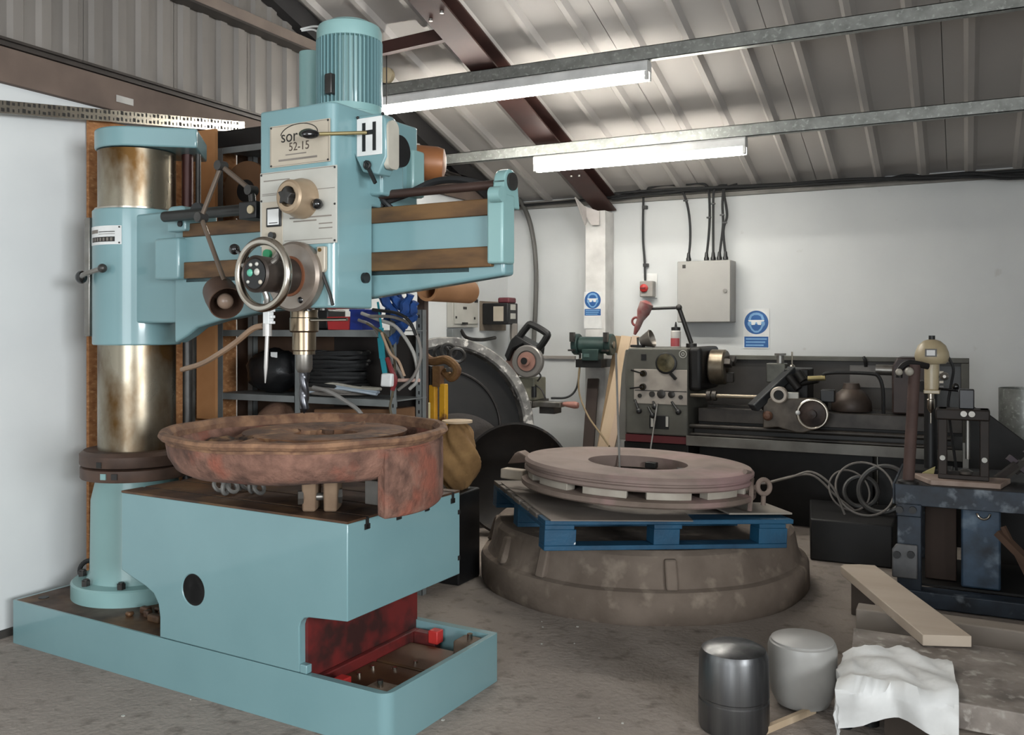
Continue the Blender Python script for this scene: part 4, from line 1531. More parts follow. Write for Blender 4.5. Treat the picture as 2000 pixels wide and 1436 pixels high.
# yellow carton at the right end of the low shelf
x0, x1, z0, z1 = rectY(752, 790, 806, 850, RY + .30)
m = MB()
m.box(x0, x1, RY + .30, RY + .48, 0, z1)
c = m.build('cream_carton', mat('cream_yellow_card', (196, 184, 138), 0.8, 0, (184, 170, 124), 5), label='tall cream yellow carton standing at the right end of the rack', cat='box', bevel=.004)
m = MB()
m.bar((x0 + .01, RY + .295, z1 - .012), (x1 - .01, RY + .295, z1 + .004), .004, .010)
m.build('carton_flap', mat('dark_flap', (90, 84, 58), 0.8), parent=c)

# --- middle shelf: crate, bin, cable
zs = zr[1]
x0, x1, z0, z1 = rectY(640, 622, 682, 655, RY + .02)
m = MB()
m.prism([(x0, zs + .001), (x1, zs + .001), (x1 + .008, zs + .07), (x0 - .008, zs + .07)], 'xz', RY + .02, RY + .2)
m.build('parts_bin', REDPL, label='small red plastic parts bin on the middle rack shelf', cat='bin', bevel=.004)
x0, x1, z0, z1 = rectY(678, 605, 706, 655, RY - .01)
m = MB()
m.prism([(x0, zs + .001), (x1 - .01, zs + .001), (x1, zs + .095), (x1 + .006, zs + .098), (x1 + .006, zs + .108), (x0 - .004, zs + .108), (x0 - .004, zs + .098), (x0 + .004, zs + .095)], 'xz', RY + .01, RY + .17)
m.build('parts_bin', BLUE, label='deep blue plastic parts bin beside the red bin', cat='bin', bevel=.003)
m = MB()
x0, x1, z0, z1 = rectY(600, 610, 640, 650, RY + .1)
m.box(x0 - .1, x1, RY + .10, RY + .26, zs + .001, zs + .11)
m.build('tool_case', BLACK, label='black tool case deep in the middle rack shelf', cat='case', bevel=.01)
# blue webbing heap hanging off the right end
for k, pts in enumerate(([(742, 575), (760, 598), (776, 622), (790, 604), (800, 575)], [(748, 560), (770, 585), (800, 612), (812, 590)], [(755, 628), (765, 600), (782, 640), (764, 672)], [(770, 560), (786, 590), (806, 618), (788, 636)])):
    m = MB()
    P = [pY(a, b, RY - .03 + .02 * k) for a, b in pts]
    m.tube(P, .022, 8, 5)
    for q in m.v:
        q.x += .008 * math.sin(q.z * 90 + k)
        q.y += .006 * math.sin(q.x * 120)
    m.build('blue_sling', BLUECLOTH, cat='sling', group='blue lifting slings on the rack end', label=('blue sling looped in the middle of the tangle at the rack end', 'blue sling sagging straight across the rack end', 'short twisted blue sling lowest in the tangle at the rack end', 'blue sling nearest the cardboard tube at the rack end')[k])
m = MB()
P = [pY(738, 590, RY - .06), pY(745, 640, RY - .07), pY(743, 660, RY - .065), pY(747, 700, RY - .06), pY(752, 730, RY - .05)]
for a, b, wd in ((0, 1, .010), (1, 2, .026), (2, 3, .034), (3, 4, .028)):
    m.bar(P[a], P[b], wd, .005, up=(0, 1, 0))
m.build('teal_strap', TEALCLOTH, label='teal webbing strap hanging down in front of the cable coils', cat='strap')
# loops of loose cable at the right end
loops = (([(700, 625), (730, 640), (760, 690), (782, 730), (790, 745)], GREYCABLE, 'grey', .008),
         ([(706, 612), (740, 625), (775, 640), (808, 690), (815, 740), (800, 760)], mat('pale_cable', (170, 166, 160), .5), 'pale', .009),
         ([(724, 618), (770, 620), (806, 640), (822, 690), (808, 735), (778, 762)], GREYCABLE, 'thick grey', .008),
         ([(716, 632), (752, 655), (770, 700), (768, 760), (762, 800), (778, 835)], mat('olive_cable', (92, 82, 62), .6), 'olive', .006),
         ([(728, 605), (775, 612), (800, 628), (812, 655)], RUBBER, 'black', .008),
         ([(745, 650), (762, 690), (778, 705), (790, 735)], mat('tan_cable', (168, 140, 116), .6), 'tan', .007))
for k, (pts, mm, nm, r_) in enumerate(loops):
    m = MB()
    m.tube([pY(a, b, RY - .035 - .018 * k) for a, b in pts], r_, 8, 6)
    m.build('loose_cable', mm, cat='cable', group='loose cable ends hanging from the rack', label='%s cable end drooping from the right end of the rack' % nm)
m = MB()
q = pY(757, 743, RY - .16)
m.box(q.x - .032, q.x + .03, RY - .185, RY - .14, q.z - .03, q.z + .034)
for v in m.v:
    v.x += .012 * math.sin(v.z * 70)
plug = m.build('cable_plug', PAPER, label='white plug block tangled in the hanging cables', cat='plug', bevel=.008)
m = MB()
m.tube([pY(756, 700, RY - .15), pY(764, 722, RY - .16), pY(772, 742, RY - .15), pY(766, 762, RY - .15)], .012, 8)
m.build('red_cord', mat('dark_red_cord', (116, 28, 32), .6), label='dark red cord hanging by the white plug block', cat='cord')
m = MB()
m.cyl(pY(778, 743, RY - .05), pY(819, 743, RY - .05), .009, n=12)
m.build('pink_tube', mat('pale_pink_tube', (214, 178, 164), .5), label='pale pink tube poking out past the rack upright', cat='tube')
# things on the top shelves behind the head
q = pY(486, 300, RY + .06)
m = MB()
Rr = .165
m.lathe([(.05, -.01), (Rr, -.01), (Rr, .012), (.05, .012)], (q.x, RY + .05, q.z - .02), (0, -1, 0), n=48, closed=True)
m.lathe([(.065, -.16), (.065, -.01), (.05, -.01), (.05, -.16)], (q.x, RY + .05, q.z - .02), (0, -1, 0), n=30, closed=True)
m.lathe([(.05, -.18), (Rr, -.18), (Rr, -.16), (.05, -.16)], (q.x, RY + .05, q.z - .02), (0, -1, 0), n=48, closed=True)
dz = zr[2] + .0015 - min(p.z for p in m.v)
for p in m.v: p.z += dz
dr = m.build('cable_drum', mat('brown_drum_board', (112, 80, 54), .85, 0, (92, 64, 44), 5), label='brown board cable drum standing on the upper rack shelf behind the head', cat='drum')
m = MB()
m.lathe([(0, 0), (.062, 0), (.062, .004), (0, .004)], (q.x, RY + .037, q.z - .02 + dz), (0, -1, 0), n=30)
m.build('drum_hub', BLACK, parent=dr)
m = MB()
x0, x1, z0, z1 = rectY(418, 255, 520, 290, RY + .04)
m.box(x0, x1, RY + .03, RY + .23, zr[3] + .001, zr[3] + .105)
m.build('flat_black_case', BLACK, label='flat black case on top of the storage rack', cat='case', bevel=.012)
# right end post, brown, and cardboard tube on top of it
x0, x1, z0, z1 = rectY(815, 566, 830, 690, RYB + .06)
m = MB()
m.box(x0, x0 + .045, RYB + .06, RYB + .10, 0, z1)
m.build('timber_post', mat('dark_brown_post', (78, 62, 54), .8, 0, (60, 46, 40), 6), label='dark brown timber post standing at the right end of the rack', cat='post')
q = pY(836, 566, RY + .02)
m = MB()
m.ring((q.x - .005, RY + .02, q.z + .005), (0, 1, 0), .046, .062, .42, 36)
dz = z1 + .001 - min(p.z for p in m.v)
tubeo = m.build('cardboard_tube', CARD, label='thick brown cardboard tube lying on the rack end under the arm', cat='tube')
# ================================================================ middle of the room: castings, pallet, ring stack
CCx, CCy = -1.645, 4.90
m = MB()
m.lathe([(.0, .0), (.895, .0), (.905, .02), (.905, .135), (.893, .155), (.865, .165), (.85, .19), (.825, .31), (.80, .332), (.0, .332)], (CCx, CCy, 0), n=96)
cast = thing('flanged_casting', 'huge dusty brown flanged casting lying on the floor under the blue pallet', 'casting', (CCx, CCy, 0))
for q in m.v:
    a = math.atan2(q.y - CCy, q.x - CCx)
    k = 1 + .004 * math.sin(7 * a) + .003 * math.sin(13 * a + q.z * 20)
    q.x, q.y = CCx + (q.x - CCx) * k, CCy + (q.y - CCy) * k
m.build('casting_body', DUSTCAST, parent=cast)
for k, (px, py) in enumerate(((1105, 1120), (1195, 1130), (960, 1060), (1290, 1130))):
    r_ = ray(px, py)
    # lug on the flank: small rib standing on the lower flange
    a = R(-128 + 22 * k) if k != 2 else R(-165)
    c = Vector((CCx + .87 * math.cos(a), CCy + .87 * math.sin(a), 0))
    m = MB()
    mm = Matrix.Translation(c) @ Matrix.Rotation(a, 4, 'Z')
    m.prism([(-.08, .165), (.02, .165), (.012, .19), (-.025, .30), (-.08, .30)], 'xz', -.028, .028, mm)
    m.build('flank_rib', DUSTCAST, parent=cast, bevel=.008)
# pallet
PA = R(40)
pfl = Vector((-1.70, 3.70, 0))
PTM = Matrix.Translation((pfl.x, pfl.y, .392)) @ Matrix.Rotation(PA, 4, 'Z') @ Matrix.Rotation(R(2.6), 4, 'Y')
pal = thing('blue_pallet', 'worn blue timber pallet lying across the big brown casting', 'pallet', (pfl.x, pfl.y, .392), PA)
PW_, PD_ = 1.215, 1.10


def PM(): return MB(PTM)


for k in range(3):
    y = k * (PD_ - .095) / 2
    PM().box(0, PW_, y, y + .095, .0, .022).build('bottom_board', BLUEPAINT, parent=pal, bevel=.003)
for k in range(3):
    for j, x in enumerate((0, (PW_ - .14) / 2 - .01, PW_ - .15)):
        y = k * (PD_ - .095) / 2
        PM().box(x, x + (.15, .13, .15)[j], y + .001, y + .094, .022, .095).build('pallet_block', BLUEPAINT, parent=pal, bevel=.003)
for j, x in enumerate((0, (PW_ - .14) / 2 - .01, PW_ - .15)):
    PM().box(x, x + .14, 0, PD_, .095, .116).build('stringer_board', BLUEPAINT, parent=pal, bevel=.003)
for k in range(7):
    w_ = .13
    y = k * (PD_ - w_) / 6
    PM().box(-.004 if k == 3 else 0, PW_ + (.03 if k == 0 else 0), y, y + w_, .116, .138).build('deck_board', (BLUEPAINT if k == 0 else mat('dusty_deck%d' % k, (112, 104, 96), .85, 0, (92, 86, 80), 6)), parent=pal, bevel=.003)
DZ = .392 + .140
RF = Matrix.Translation((-1.50, 4.40, .53)) @ Matrix.Rotation(PA, 4, 'Z') @ Matrix.Rotation(R(2.6), 4, 'Y') @ Matrix.Rotation(-PA, 4, 'Z') @ Matrix.Translation((1.50, -4.40, -.53 + .027))
m = PM()
m.box(.02, .96, -.02, 1.0, .1392, .1442)
for i, q in enumerate(m.v):
    if q.y < 0 and q.x > .5: q.x, q.y = .70, -.045
m.build('hardboard_sheet', mat('dusty_hardboard', (126, 116, 108), .85, 0, (104, 96, 88), 4), label='thin dusty board laid on the blue pallet under the rings', cat='board')
m = PM()
m.box(.93, PW_ + .05, .05, .32, .152, .160)
m.build('board_offcut', mat('grey_offcut', (150, 142, 132), .8, 0, (130, 122, 112), 4), label='pale board offcut sticking out over the pallet corner at the right of the rings', cat='board')
# stack of seal rings
RCx, RCy = -1.52, 4.45
zb0 = .392 + .155


def ringset(name, prof, label, mm, z, wob=.0, rot=0.0, group='seal rings stacked on the pallet', par=None):
    m = MB(RF)
    m.lathe([(r_, h + z) for r_, h in prof], (RCx + rot, RCy, 0), n=88, closed=True)
    return m


low = thing('lower_ring', 'dusty lower ring plate lying directly on the pallet board', 'ring', (RCx, RCy, zb0), group='ring plates stacked on the pallet')
m = ringset('a', [(.30, 0), (.585, 0), (.595, .008), (.595, .03), (.57, .036), (.30, .036)], '', RUSTPALE, zb0)
m.build('ring_plate', RUSTPALE, parent=low)
for k in range(7):
    a = R(-160 + 31 * k)
    m = MB(RF)
    m.lathe([(.50, zb0 + .0365), (.562, zb0 + .0365), (.562, zb0 + .072), (.50, zb0 + .072)], (0, 0, 0), n=9, a0=0, a1=R(22), closed=True)
    # place the segment by angle about the ring centre
    t, s, u = m._basis((0, 0, 1))
    M2 = Matrix.Translation((RCx, RCy, 0)) @ Matrix.Rotation(a - math.atan2(s.y, s.x), 4, 'Z')
    m.v = [M2 @ q for q in m.v]
    m.build('spacer_segment', mat('pale_spacer', (172, 164, 152), .7, .1, (146, 136, 124), 8) if 'pale_spacer' not in MATS else MATS['pale_spacer'], parent=low, bevel=.003)
top = thing('upper_ring', 'broad flat dusty pinkish ring with stepped rim lying on top of the stack', 'ring', (RCx, RCy, zb0 + .072), group='ring plates stacked on the pallet')
z = zb0 + .0725
m = ringset('b', [(.255, 0), (.575, 0), (.583, .008), (.583, .022), (.572, .026), (.572, .034), (.583, .038), (.583, .052), (.57, .066), (.53, .071), (.50, .066), (.47, .072), (.37, .076), (.34, .070), (.30, .062), (.255, .06)], '', RUSTPALE, z)
m.build('ring_body', mat('pinkish_dusty_iron', (140, 122, 114), .75, .1, (116, 100, 92), 4, col3=(150, 122, 120), scale3=2.5, stretch=(1, 1, 1), bump=.12, bscale=26), parent=top)
for k in range(5):
    a = R(-150 + 60 * k)
    m = MB(RF)
    m.bar((RCx + .21 * math.cos(a), RCy + .21 * math.sin(a), z + .02), (RCx + .27 * math.cos(a), RCy + .27 * math.sin(a), z + .02), .06, .03)
    m.build('inner_tooth', LATHEDARK, parent=top, bevel=.004)
# hand brush shape / clamp bar at the left of the rings, eye bolt at the right
m = MB(RF)
q = pz(1005, 945, zb0 + .03)
m.box(q.x - .07, q.x + .06, q.y - .04, q.y + .035, zb0 + .002, zb0 + .055, None)
m.build('timber_wedge', mat('pale_wedge', (172, 160, 146), .8, 0, (150, 138, 122), 7), label='small pale timber wedge on the pallet left of the rings', cat='wedge', bevel=.008)
m = MB(RF)
a, b = pz(1000, 905, zb0 + .11), pz(1050, 895, zb0 + .11)
m.prism([(a.x - .02, .0), (a.x + .10, .02), (b.x + .05, .05), (b.x, .075), (a.x + .02, .06)], 'xz', a.y - .03, a.y + .06, Matrix.Translation((0, 0, zb0 + .056)))
m.build('iron_clamp', RUSTPALE, label='dusty iron clamp resting on the pale wedge beside the rings', cat='clamp', bevel=.006)
q = pz(1490, 960, zb0 + .06)
m = MB(RF)
m.torus((q.x, q.y, zb0 + .078), (1, -1, .2), .034, .012, 24, 10)
m.cyl((q.x - .09, q.y - .01, zb0 + .06), (q.x - .035, q.y, zb0 + .07), .014, n=12)
m.cyl((q.x, q.y, zb0 - .01), (q.x, q.y, zb0 + .045), .012, n=12)
m.build('eye_bolt', RUSTPALE, label='dusty eye bolt lying at the right edge of the ring stack', cat='bolt')
m = MB(RF)
q = pz(1466, 975, zb0)
m.tube([pz(1452, 925, zb0 + .15), pz(1464, 930, zb0 + .12), pz(1466, 960, zb0 + .06), pz(1464, 1000, zb0 - .04)], .012, 6)
m.build('webbing_strip', RUSTPALE, label='dusty webbing strip hanging over the ring rim at the right', cat='strap')
# thin rods standing out of the ring hole
m = MB()
a, b = pY(1203, 690, 4.9), pY(1211, 925, 4.56)
b.z = zb0 + .02
m.cyl(b, a, .006, n=8)
m.build('thin_rod', mat('grey_rod', (160, 158, 154), .4, .6), label='thin grey rod standing upright in the hole of the ring stack', cat='rod')

# big ring hoop leaning at the left wall
hc = Vector((-3.405, 5.72, .67))
hax = Vector((.74, -.66, .14)).normalized()
m = MB()
m.lathe([(.585, -.06), (.655, -.06), (.665, -.05), (.665, .05), (.655, .06), (.60, .06), (.585, .045)], hc, hax, n=80, closed=True)
dz = .001 - min(q.z for q in m.v)
for q in m.v: q.z += dz
hoop = thing('iron_hoop', 'big grey speckled iron hoop standing on edge behind the rusty casting', 'hoop', (hc.x, hc.y, 0))
m.build('hoop_rim', mat('speckled_grey_iron', (132, 130, 126), .6, .1, (84, 82, 80), 7, lo=.4, hi=.6, col3=(200, 196, 190), scale3=20, lo3=.58, hi3=.66, bump=.3), parent=hoop)
m = MB()
m.lathe([(.0, -.055), (.583, -.055), (.583, -.03), (.25, -.02), (0, -.02)], hc + Vector((0, 0, dz)), hax, n=64)
m.build('hoop_web', mat('black_web', (30, 28, 27), .6, .1, (22, 21, 20), 6), parent=hoop)
m = MB()
m.torus(hc + Vector((0, 0, dz)) - hax * .02, hax, .42, .012, 60, 8)
m.build('web_ridge', mat('dark_ridge', (52, 48, 46), .5, .2), parent=hoop)
# grey wheel in front of it
gc = pY(893, 905, 5.55)
gax = Vector((.45, -.85, .25)).normalized()
m = MB()
m.lathe([(.0, -.02), (.40, -.02), (.40, .02), (.36, .03), (.12, .01), (0, .01)], gc, gax, n=60)
dz = .001 - min(q.z for q in m.v)
for q in m.v: q.z += dz
m.build('grey_disc', mat('scuffed_grey_disc', (66, 60, 57), .7, .1, (44, 40, 38), 6, bump=.2), label='scuffed dark grey disc leaning in front of the iron hoop', cat='disc')
# black dished end in front of the wall corner
bc = pY(1008, 920, 5.47)
bax = Vector((.36, -.9, .22)).normalized()
m = MB()
m.lathe([(.0, -.14), (.20, -.125), (.33, -.06), (.375, .0), (.385, .02), (.37, .022), (.355, .005), (.31, -.05), (.19, -.105), (0, -.12)], bc, bax, n=64)
dz = .001 - min(q.z for q in m.v)
for q in m.v: q.z += dz
bd = m.build('dished_end', mat('black_sooty_iron', (36, 31, 28), .5, .2, (22, 19, 18), 5, col3=(70, 58, 48), scale3=10, lo3=.62, hi3=.75), label='black hollow dished end standing on edge behind the blue pallet', cat='casting')
m = MB()
m.lathe([(.0, -.11), (.09, -.10), (.10, -.06), (0, -.05)], bc + Vector((0, 0, dz)), bax, n=24)
m.build('dish_boss', DSTEEL, parent=bd) if False else None
# crumpled sacking beside the rusty casting
sc = pY(893, 905, 4.35)
m = MB()
MB().box(sc.x - .16, sc.x + .08, sc.y - .12, sc.y + .12, .0005, .50).build('added_dark_crate', BLACK, label='added black crate darkening the gap behind the box table under the sacking', cat='crate', bevel=.01)  # crate added to darken the gap beside the table, also props the sacking
m.ball((sc.x, sc.y, .68), (.115, .20), 40, 30)
for q in m.v:
    f_ = 1 + .14 * math.sin(q.z * 21 + 3 * math.atan2(q.y - sc.y, q.x - sc.x)) + .09 * math.sin(q.z * 47 + 7 * math.atan2(q.y - sc.y, q.x - sc.x))
    q.x, q.y = sc.x + (q.x - sc.x) * f_ , sc.y + (q.y - sc.y) * f_
    q.z = max(q.z, .5015)
m.build('crumpled_sack', SACK, label='crumpled tan sacking stood behind the right edge of the rusty casting', cat='sack', smooth=60)
m = MB()
q = pY(885, 850, 4.2)
m.lathe([(0, 0), (.085, 0), (.085, .012), (0, .012)], (sc.x, sc.y, 0), (0, 0, 1), n=30)
dz = .872
for v in m.v: v.z += dz
m.build('round_board', WOOD, label='round pale wooden disc lying on top of the tan sacking', cat='lid')

# yellow trestle with rusty hook head
ty = 4.55
tr = thing('yellow_trestle', 'worn yellow steel chain hoist frame with rusty hook head standing beside the rack', 'hoist', (pY(855, 800, ty).x, ty, 0))
for px in (847, 867):
    q = pY(px, 752 if px == 847 else 750, ty)
    m = MB()
    m.box(q.x - .022, q.x + .018, ty - .02, ty + .02, 0, q.z)
    m.build('yellow_post', YELLOW, parent=tr, bevel=.004)
q = pY(826, 780, ty)
m = MB()
m.bar((q.x + .01, ty + .02, 0), (q.x + .02, ty + .05, pY(832, 715, ty).z), .05, .03)
m.build('black_leg', BLACK, parent=tr, bevel=.004)
m = MB()
m.bar((q.x + .045, ty - .01, 0), (q.x + .075, ty, pY(842, 720, ty).z), .028, .02)
m.build('grey_leg', DSTEEL, parent=tr)
m = MB()
a, b, c = pY(852, 712, ty), pY(852, 752, ty), pY(826, 702, ty)
m.tube([c + Vector((0, .02, .02)), pY(845, 706, ty), pY(872, 703, ty - .02), pY(893, 722, ty - .03), pY(882, 738, ty - .02), pY(868, 726, ty)], .026, 10, 5)
m.bar(pY(856, 755, ty), pY(856, 715, ty), .05, .05)
m.build('hook_head', RUSTYEL, parent=tr)
m = MB()
m.bar(pY(822, 700, ty), pY(822, 745, ty), .035, .05)
m.build('rusty_bracket', RUSTYEL, parent=tr)
m = MB()
q = pY(880, 722, ty - .05)
m.cyl(q, q + Vector((.0, -.03, 0)), .014, n=10)
m.build('hook_pin', STEEL, parent=tr)
for k, (a, b) in enumerate(((862, 690), (876, 686), (893, 694))):
    m = MB()
    q = pY(a, b, 4.9)
    m.torus(q, (.6, -.7, .2 * k), .045, .012, 20, 8)
    m.build('shackle', DSTEEL, parent=tr)

# ---------------------------------------------------------------- left part of the back corner: fuse box, isolator, conduit
XF = XL + .06
q0, q1 = pX(884, 545, XF), pX(934, 640, XF)
fb = thing('fuse_board', 'flat pale grey fuse board on the left wall under the drill arm', 'fuse box', (XL, (q0.y + q1.y) / 2, q1.z))
zt_, zb_ = pX(905, 520, XF).z, pX(905, 640, XF).z
MB().box(XL + .001, XF, q0.y, q1.y, zb_, zt_).build('board_case', GREYPLATE, parent=fb, bevel=.006)
MB().box(XF, XF + .012, q0.y + .02, q1.y - .02, zb_ + .03, zt_ - .03).build('board_cover', GREYPLATE, parent=fb, bevel=.004)
for (px, py, w_, h_) in ((893, 581, .03, .022), (908, 602, .03, .022), (908, 632, .05, .02), (930, 588, .03, .03), (898, 555, .012, .10), (919, 560, .012, .10), (891, 620, .012, .02), (927, 622, .012, .02)):
    q = pX(px, py, XF + .012)
    MB().box(XF + .011, XF + .0145, q.y - w_, q.y + w_, q.z - h_ / 2, q.z + h_ / 2).build('board_marking', DSTEEL, parent=fb)
q0, q1 = pX(884, 640, XF), pX(902, 667, XF)
MB().box(XL + .001, XF, q0.y, q1.y, q1.z, q0.z - .012).build('junction_box', RACKGREY, label='small grey junction box below the fuse board', cat='box', bevel=.004)
m = MB()
m.tube([pX(900, 645, XF), pX(912, 660, XF + .02), pX(940, 664, XF + .03), pX(967, 660, XF + .05)], .016, 8)
m.build('looped_conduit', DSTEEL, label='dark flexible conduit looping from the junction box to the isolator', cat='conduit')
q0, q1 = pX(940, 588, XL + .02), pX(964, 646, XL + .02)
MB().box(XL + .001, XL + .02, q0.y, q1.y + .25, q1.z, q0.z).build('mounting_board', mat('brown_board', (124, 112, 98), .8), label='brown backing board on the left wall behind the isolator', cat='board')
Yi = 7.12
x0, x1, z0, z1 = rectY(963, 592, 985, 634, Yi)
iso = thing('isolator_switch', 'black isolator switch with a red top on the left wall', 'switch', (x0, Yi, z0))
MB().box(XL + .021, x1 + .035, Yi, Yi + .20, z0, z1).build('switch_body', BLACK, parent=iso, bevel=.008)
MB().box(x0 + .005, x1 - .008, Yi - .004, Yi, z0 + .03, z1 - .03).build('switch_label', CREAMPLATE, parent=iso)
MB().box(x0 + .03, x1 + .03, Yi + .03, Yi + .18, z1, z1 + .05).build('red_cover', mat('dark_red_cover', (96, 40, 48), .5), parent=iso, bevel=.012)
for dz in (.05, .13):
    MB().box(x1 + .0345, x1 + .038, Yi + .05, Yi + .15, z0 + dz, z0 + dz + .05).build('side_label', GREYPLATE, parent=iso)
m = MB()
xc, yc = x1 + .03, Yi + .13
m.tube([(xc, yc, z0 + .01), (xc, yc, z0 - .12), (xc + .03, yc, z0 - .22), (xc + .02, yc, z0 - .38), (xc - .02, yc + .02, z0 - .6)], .036, 10)
m.build('grey_duct', mat('grey_duct', (136, 130, 124), .55), label='grey bent duct running down below the isolator switch', cat='conduit')
m = MB()
Yc = YB - .07
m.tube([pY(985, 366, Yc), pY(1008, 382, Yc), pY(1030, 420, Yc), pY(1042, 470, Yc), pY(1047, 530, Yc), pY(1046, 600, Yc), pY(1043, 660, Yc), pY(1040, 720, Yc)], .022, 10)
m.build('grey_conduit', mat('grey_flex', (96, 94, 90), .5), label='thick grey flexible conduit curving down the corner of the back wall', cat='conduit')

# ---------------------------------------------------------------- chop saw on its stand
Yw = 6.75
st = thing('saw_stand', 'grey steel stand carrying the chop saw in the corner', 'stand', (pY(1035, 800, Yw).x, Yw + .1, 0))
x0, x1, z0, z1 = rectY(1000, 782, 1043, 796, Yw)
MB().box(x0, x1, Yw - .05, Yw + .30, z0, z1).build('stand_top', STEEL, parent=st, bevel=.004)
MB().box(x0 + .03, x0 + .09, Yw + .1, Yw + .16, 0, z0).build('stand_leg', DSTEEL, parent=st)
saw = thing('chop_saw', 'black handled chop saw with grey blade guard standing in the corner', 'saw', (pY(1030, 780, Yw).x, Yw, z1))
zst = z1
x0, x1, z0, z1 = rectY(1002, 738, 1045, 782, Yw)
MB().box(x0, x1, Yw - .02, Yw + .22, zst + .001, z1).build('saw_base', mat('olive_grey_base', (124, 122, 106), .6, 0, (104, 102, 88), 8), parent=saw, bevel=.01)
q0, q1 = pY(1042, 786, Yw), pY(1100, 786, Yw)
MB().box(x1 + .004, q1.x, Yw - .06, Yw + .06, q0.z - .03, q0.z + .012).build('saw_fence', STEEL, parent=saw, bevel=.004)
MB().box(x1 + .06, q1.x - .06, Yw - .045, Yw + .1, q0.z - .085, q0.z - .031).build('fence_support', DSTEEL, parent=saw)
m = MB()
a, b = pY(1098, 789, Yw), pY(1128, 792, Yw)
m.lathe([(.012, 0), (.022, .04), (.03, .11), (.024, .14), (0, .145)], a, b - a, n=16)
m.build('clamp_handle', mat('faded_red_handle', (158, 110, 98), .6), parent=saw)
bc_ = pY(1031, 706, Yw - .06)
m = MB()
m.lathe([(.0, 0), (.128, 0), (.135, .01), (.135, .05), (.125, .06), (.09, .06), (.085, .045), (0, .045)], bc_ + Vector((0, .03, 0)), (.05, -1, .0), n=44)
m.build('blade_guard', mat('guard_grey', (142, 138, 134), .4, .5), parent=saw)
m = MB()
m.lathe([(.0, 0), (.078, 0), (.078, .012), (.035, .014), (.034, .03), (0, .03)], bc_ + Vector((0, -.02, 0)), (.05, -1, 0), n=36)
m.build('guard_disc', mat('faded_red_disc', (150, 112, 100), .5), parent=saw)
m = MB()
m.cyl(bc_ + Vector((-.01, -.035, .005)), bc_ + Vector((-.01, -.056, .005)), .028, n=20)
m.build('arbor_nut', BLACK, parent=saw)
m = MB()
pts = [(985, 716), (1000, 680), (1018, 690), (1012, 735), (992, 728)]
P = [pY(a, b, Yw) for a, b in pts]
m.prism([(p.x, p.z) for p in P], 'xz', Yw - .02, Yw + .12)
m.build('motor_cover', mat('pinkish_cover', (152, 120, 110), .6), parent=saw, bevel=.008)
# loop handle
P = [pY(a, b, Yw - .03) for a, b in ((1008, 672), (1030, 638), (1040, 635), (1066, 650), (1068, 658), (1050, 682), (1030, 680))]
m = MB()
m.tube(P, .029, 10, 5, closed=True)
m.build('loop_handle', BLACK, parent=saw)
P = [(992, 694), (1004, 664), (1014, 654), (1056, 678), (1054, 694), (1044, 688), (1028, 672), (1008, 682), (998, 706)]
m = MB()
m.prism([(p.x, p.z) for p in [pY(a, b, Yw) for a, b in P]], 'xz', Yw - .07, Yw + .09)
m.build('saw_arm', BLACK, parent=saw, bevel=.01)
m = MB()
q = pY(1043, 762, Yw - .03)
m.cyl((q.x, q.y, q.z - .06), (q.x, q.y, q.z + .03), .022, n=16)
m.build('black_column', BLACK, parent=saw)
m = MB()
m.tube([pY(1046, 752, Yw), pY(1058, 762, Yw), pY(1066, 780, Yw)], .007, 6)
m.tube([pY(1052, 728, Yw), pY(1056, 735, Yw), pY(1050, 745, Yw)], .007, 6)
m.build('saw_wire', DSTEEL, parent=saw)
m = MB()
m.tube([pY(1076, 778, 7.2), pY(1108, 776, 7.25), pY(1126, 758, 7.3), pY(1132, 720, 7.36), pY(1133, 690, 7.39)], .009, 8)
m.build('saw_cable', RUBBER, label='dark flex running from the chop saw up to the bench grinder', cat='cable')
q0, q1 = pY(1060, 697, YB), pY(1125, 697, YB)
m = MB()
m.box(q0.x, q1.x, YB - .03, YB - .001, q0.z - .016, q0.z + .012)
m.build('wall_pipe', mat('grey_wall_pipe', (150, 144, 138), .6), label='short grey pipe run along the back wall left of the grinder', cat='pipe')

# ---------------------------------------------------------------- bench grinder on the post, sign above
Yg = 7.18
gx0, gx1, gz0, gz1 = rectY(1128, 655, 1182, 694, Yg)
gr = thing('bench_grinder', 'dark green bench grinder mounted on the white boxed post', 'grinder', ((gx0 + gx1) / 2, Yg, gz0))
zc = (gz0 + gz1) / 2
m = MB()
m.lathe([(.0, 0), (.06, 0), (.072, .012), (.072, (gx1 - gx0) - .012), (.06, gx1 - gx0), (0, gx1 - gx0)], (gx0, Yg + .05, zc), (1, 0, 0), n=32)
m.build('grinder_motor', TEAL, parent=gr)
for x, s in ((gx0 - .052, 1), (gx1 + .0, -1)):
    m = MB()
    m.lathe([(.0, 0), (.086, 0), (.092, .008), (.092, .045), (.086, .052), (0, .052)], (x, Yg + .05, zc + .006), (1, 0, 0), n=36)
    m.build('wheel_guard', TEAL, parent=gr)
    m = MB()
    m.cyl((x - .002 if s > 0 else x + .052, Yg + .05, zc + .006), (x - .012 if s > 0 else x + .062, Yg + .05, zc + .006), .03, n=18)
    m.build('wheel_nut', STEEL, parent=gr)
    m = MB()
    m.box(x + .008, x + .044, Yg - .075, Yg - .03, zc + .03, zc + .11)
    m.build('eye_shield', DSTEEL, parent=gr)
    m = MB()
    m.box(x + .004, x + .05, Yg - .10, Yg - .04, zc - .05, zc - .035)
    m.build('tool_rest', DSTEEL, parent=gr)
x0, x1, z0, z1 = rectY(1136, 682, 1168, 705, Yg - .04)
MB().box(x0, x1, Yg - .04, Yg + .1, z0, z1).build('grinder_foot', TEAL, parent=gr, bevel=.006)
MB().box(x0 + .02, x0 + .07, Yg - .045, Yg - .04, z0 + .03, z0 + .06).build('switch_plate', mat('dull_teal_plate', (74, 98, 94), .5), parent=gr)
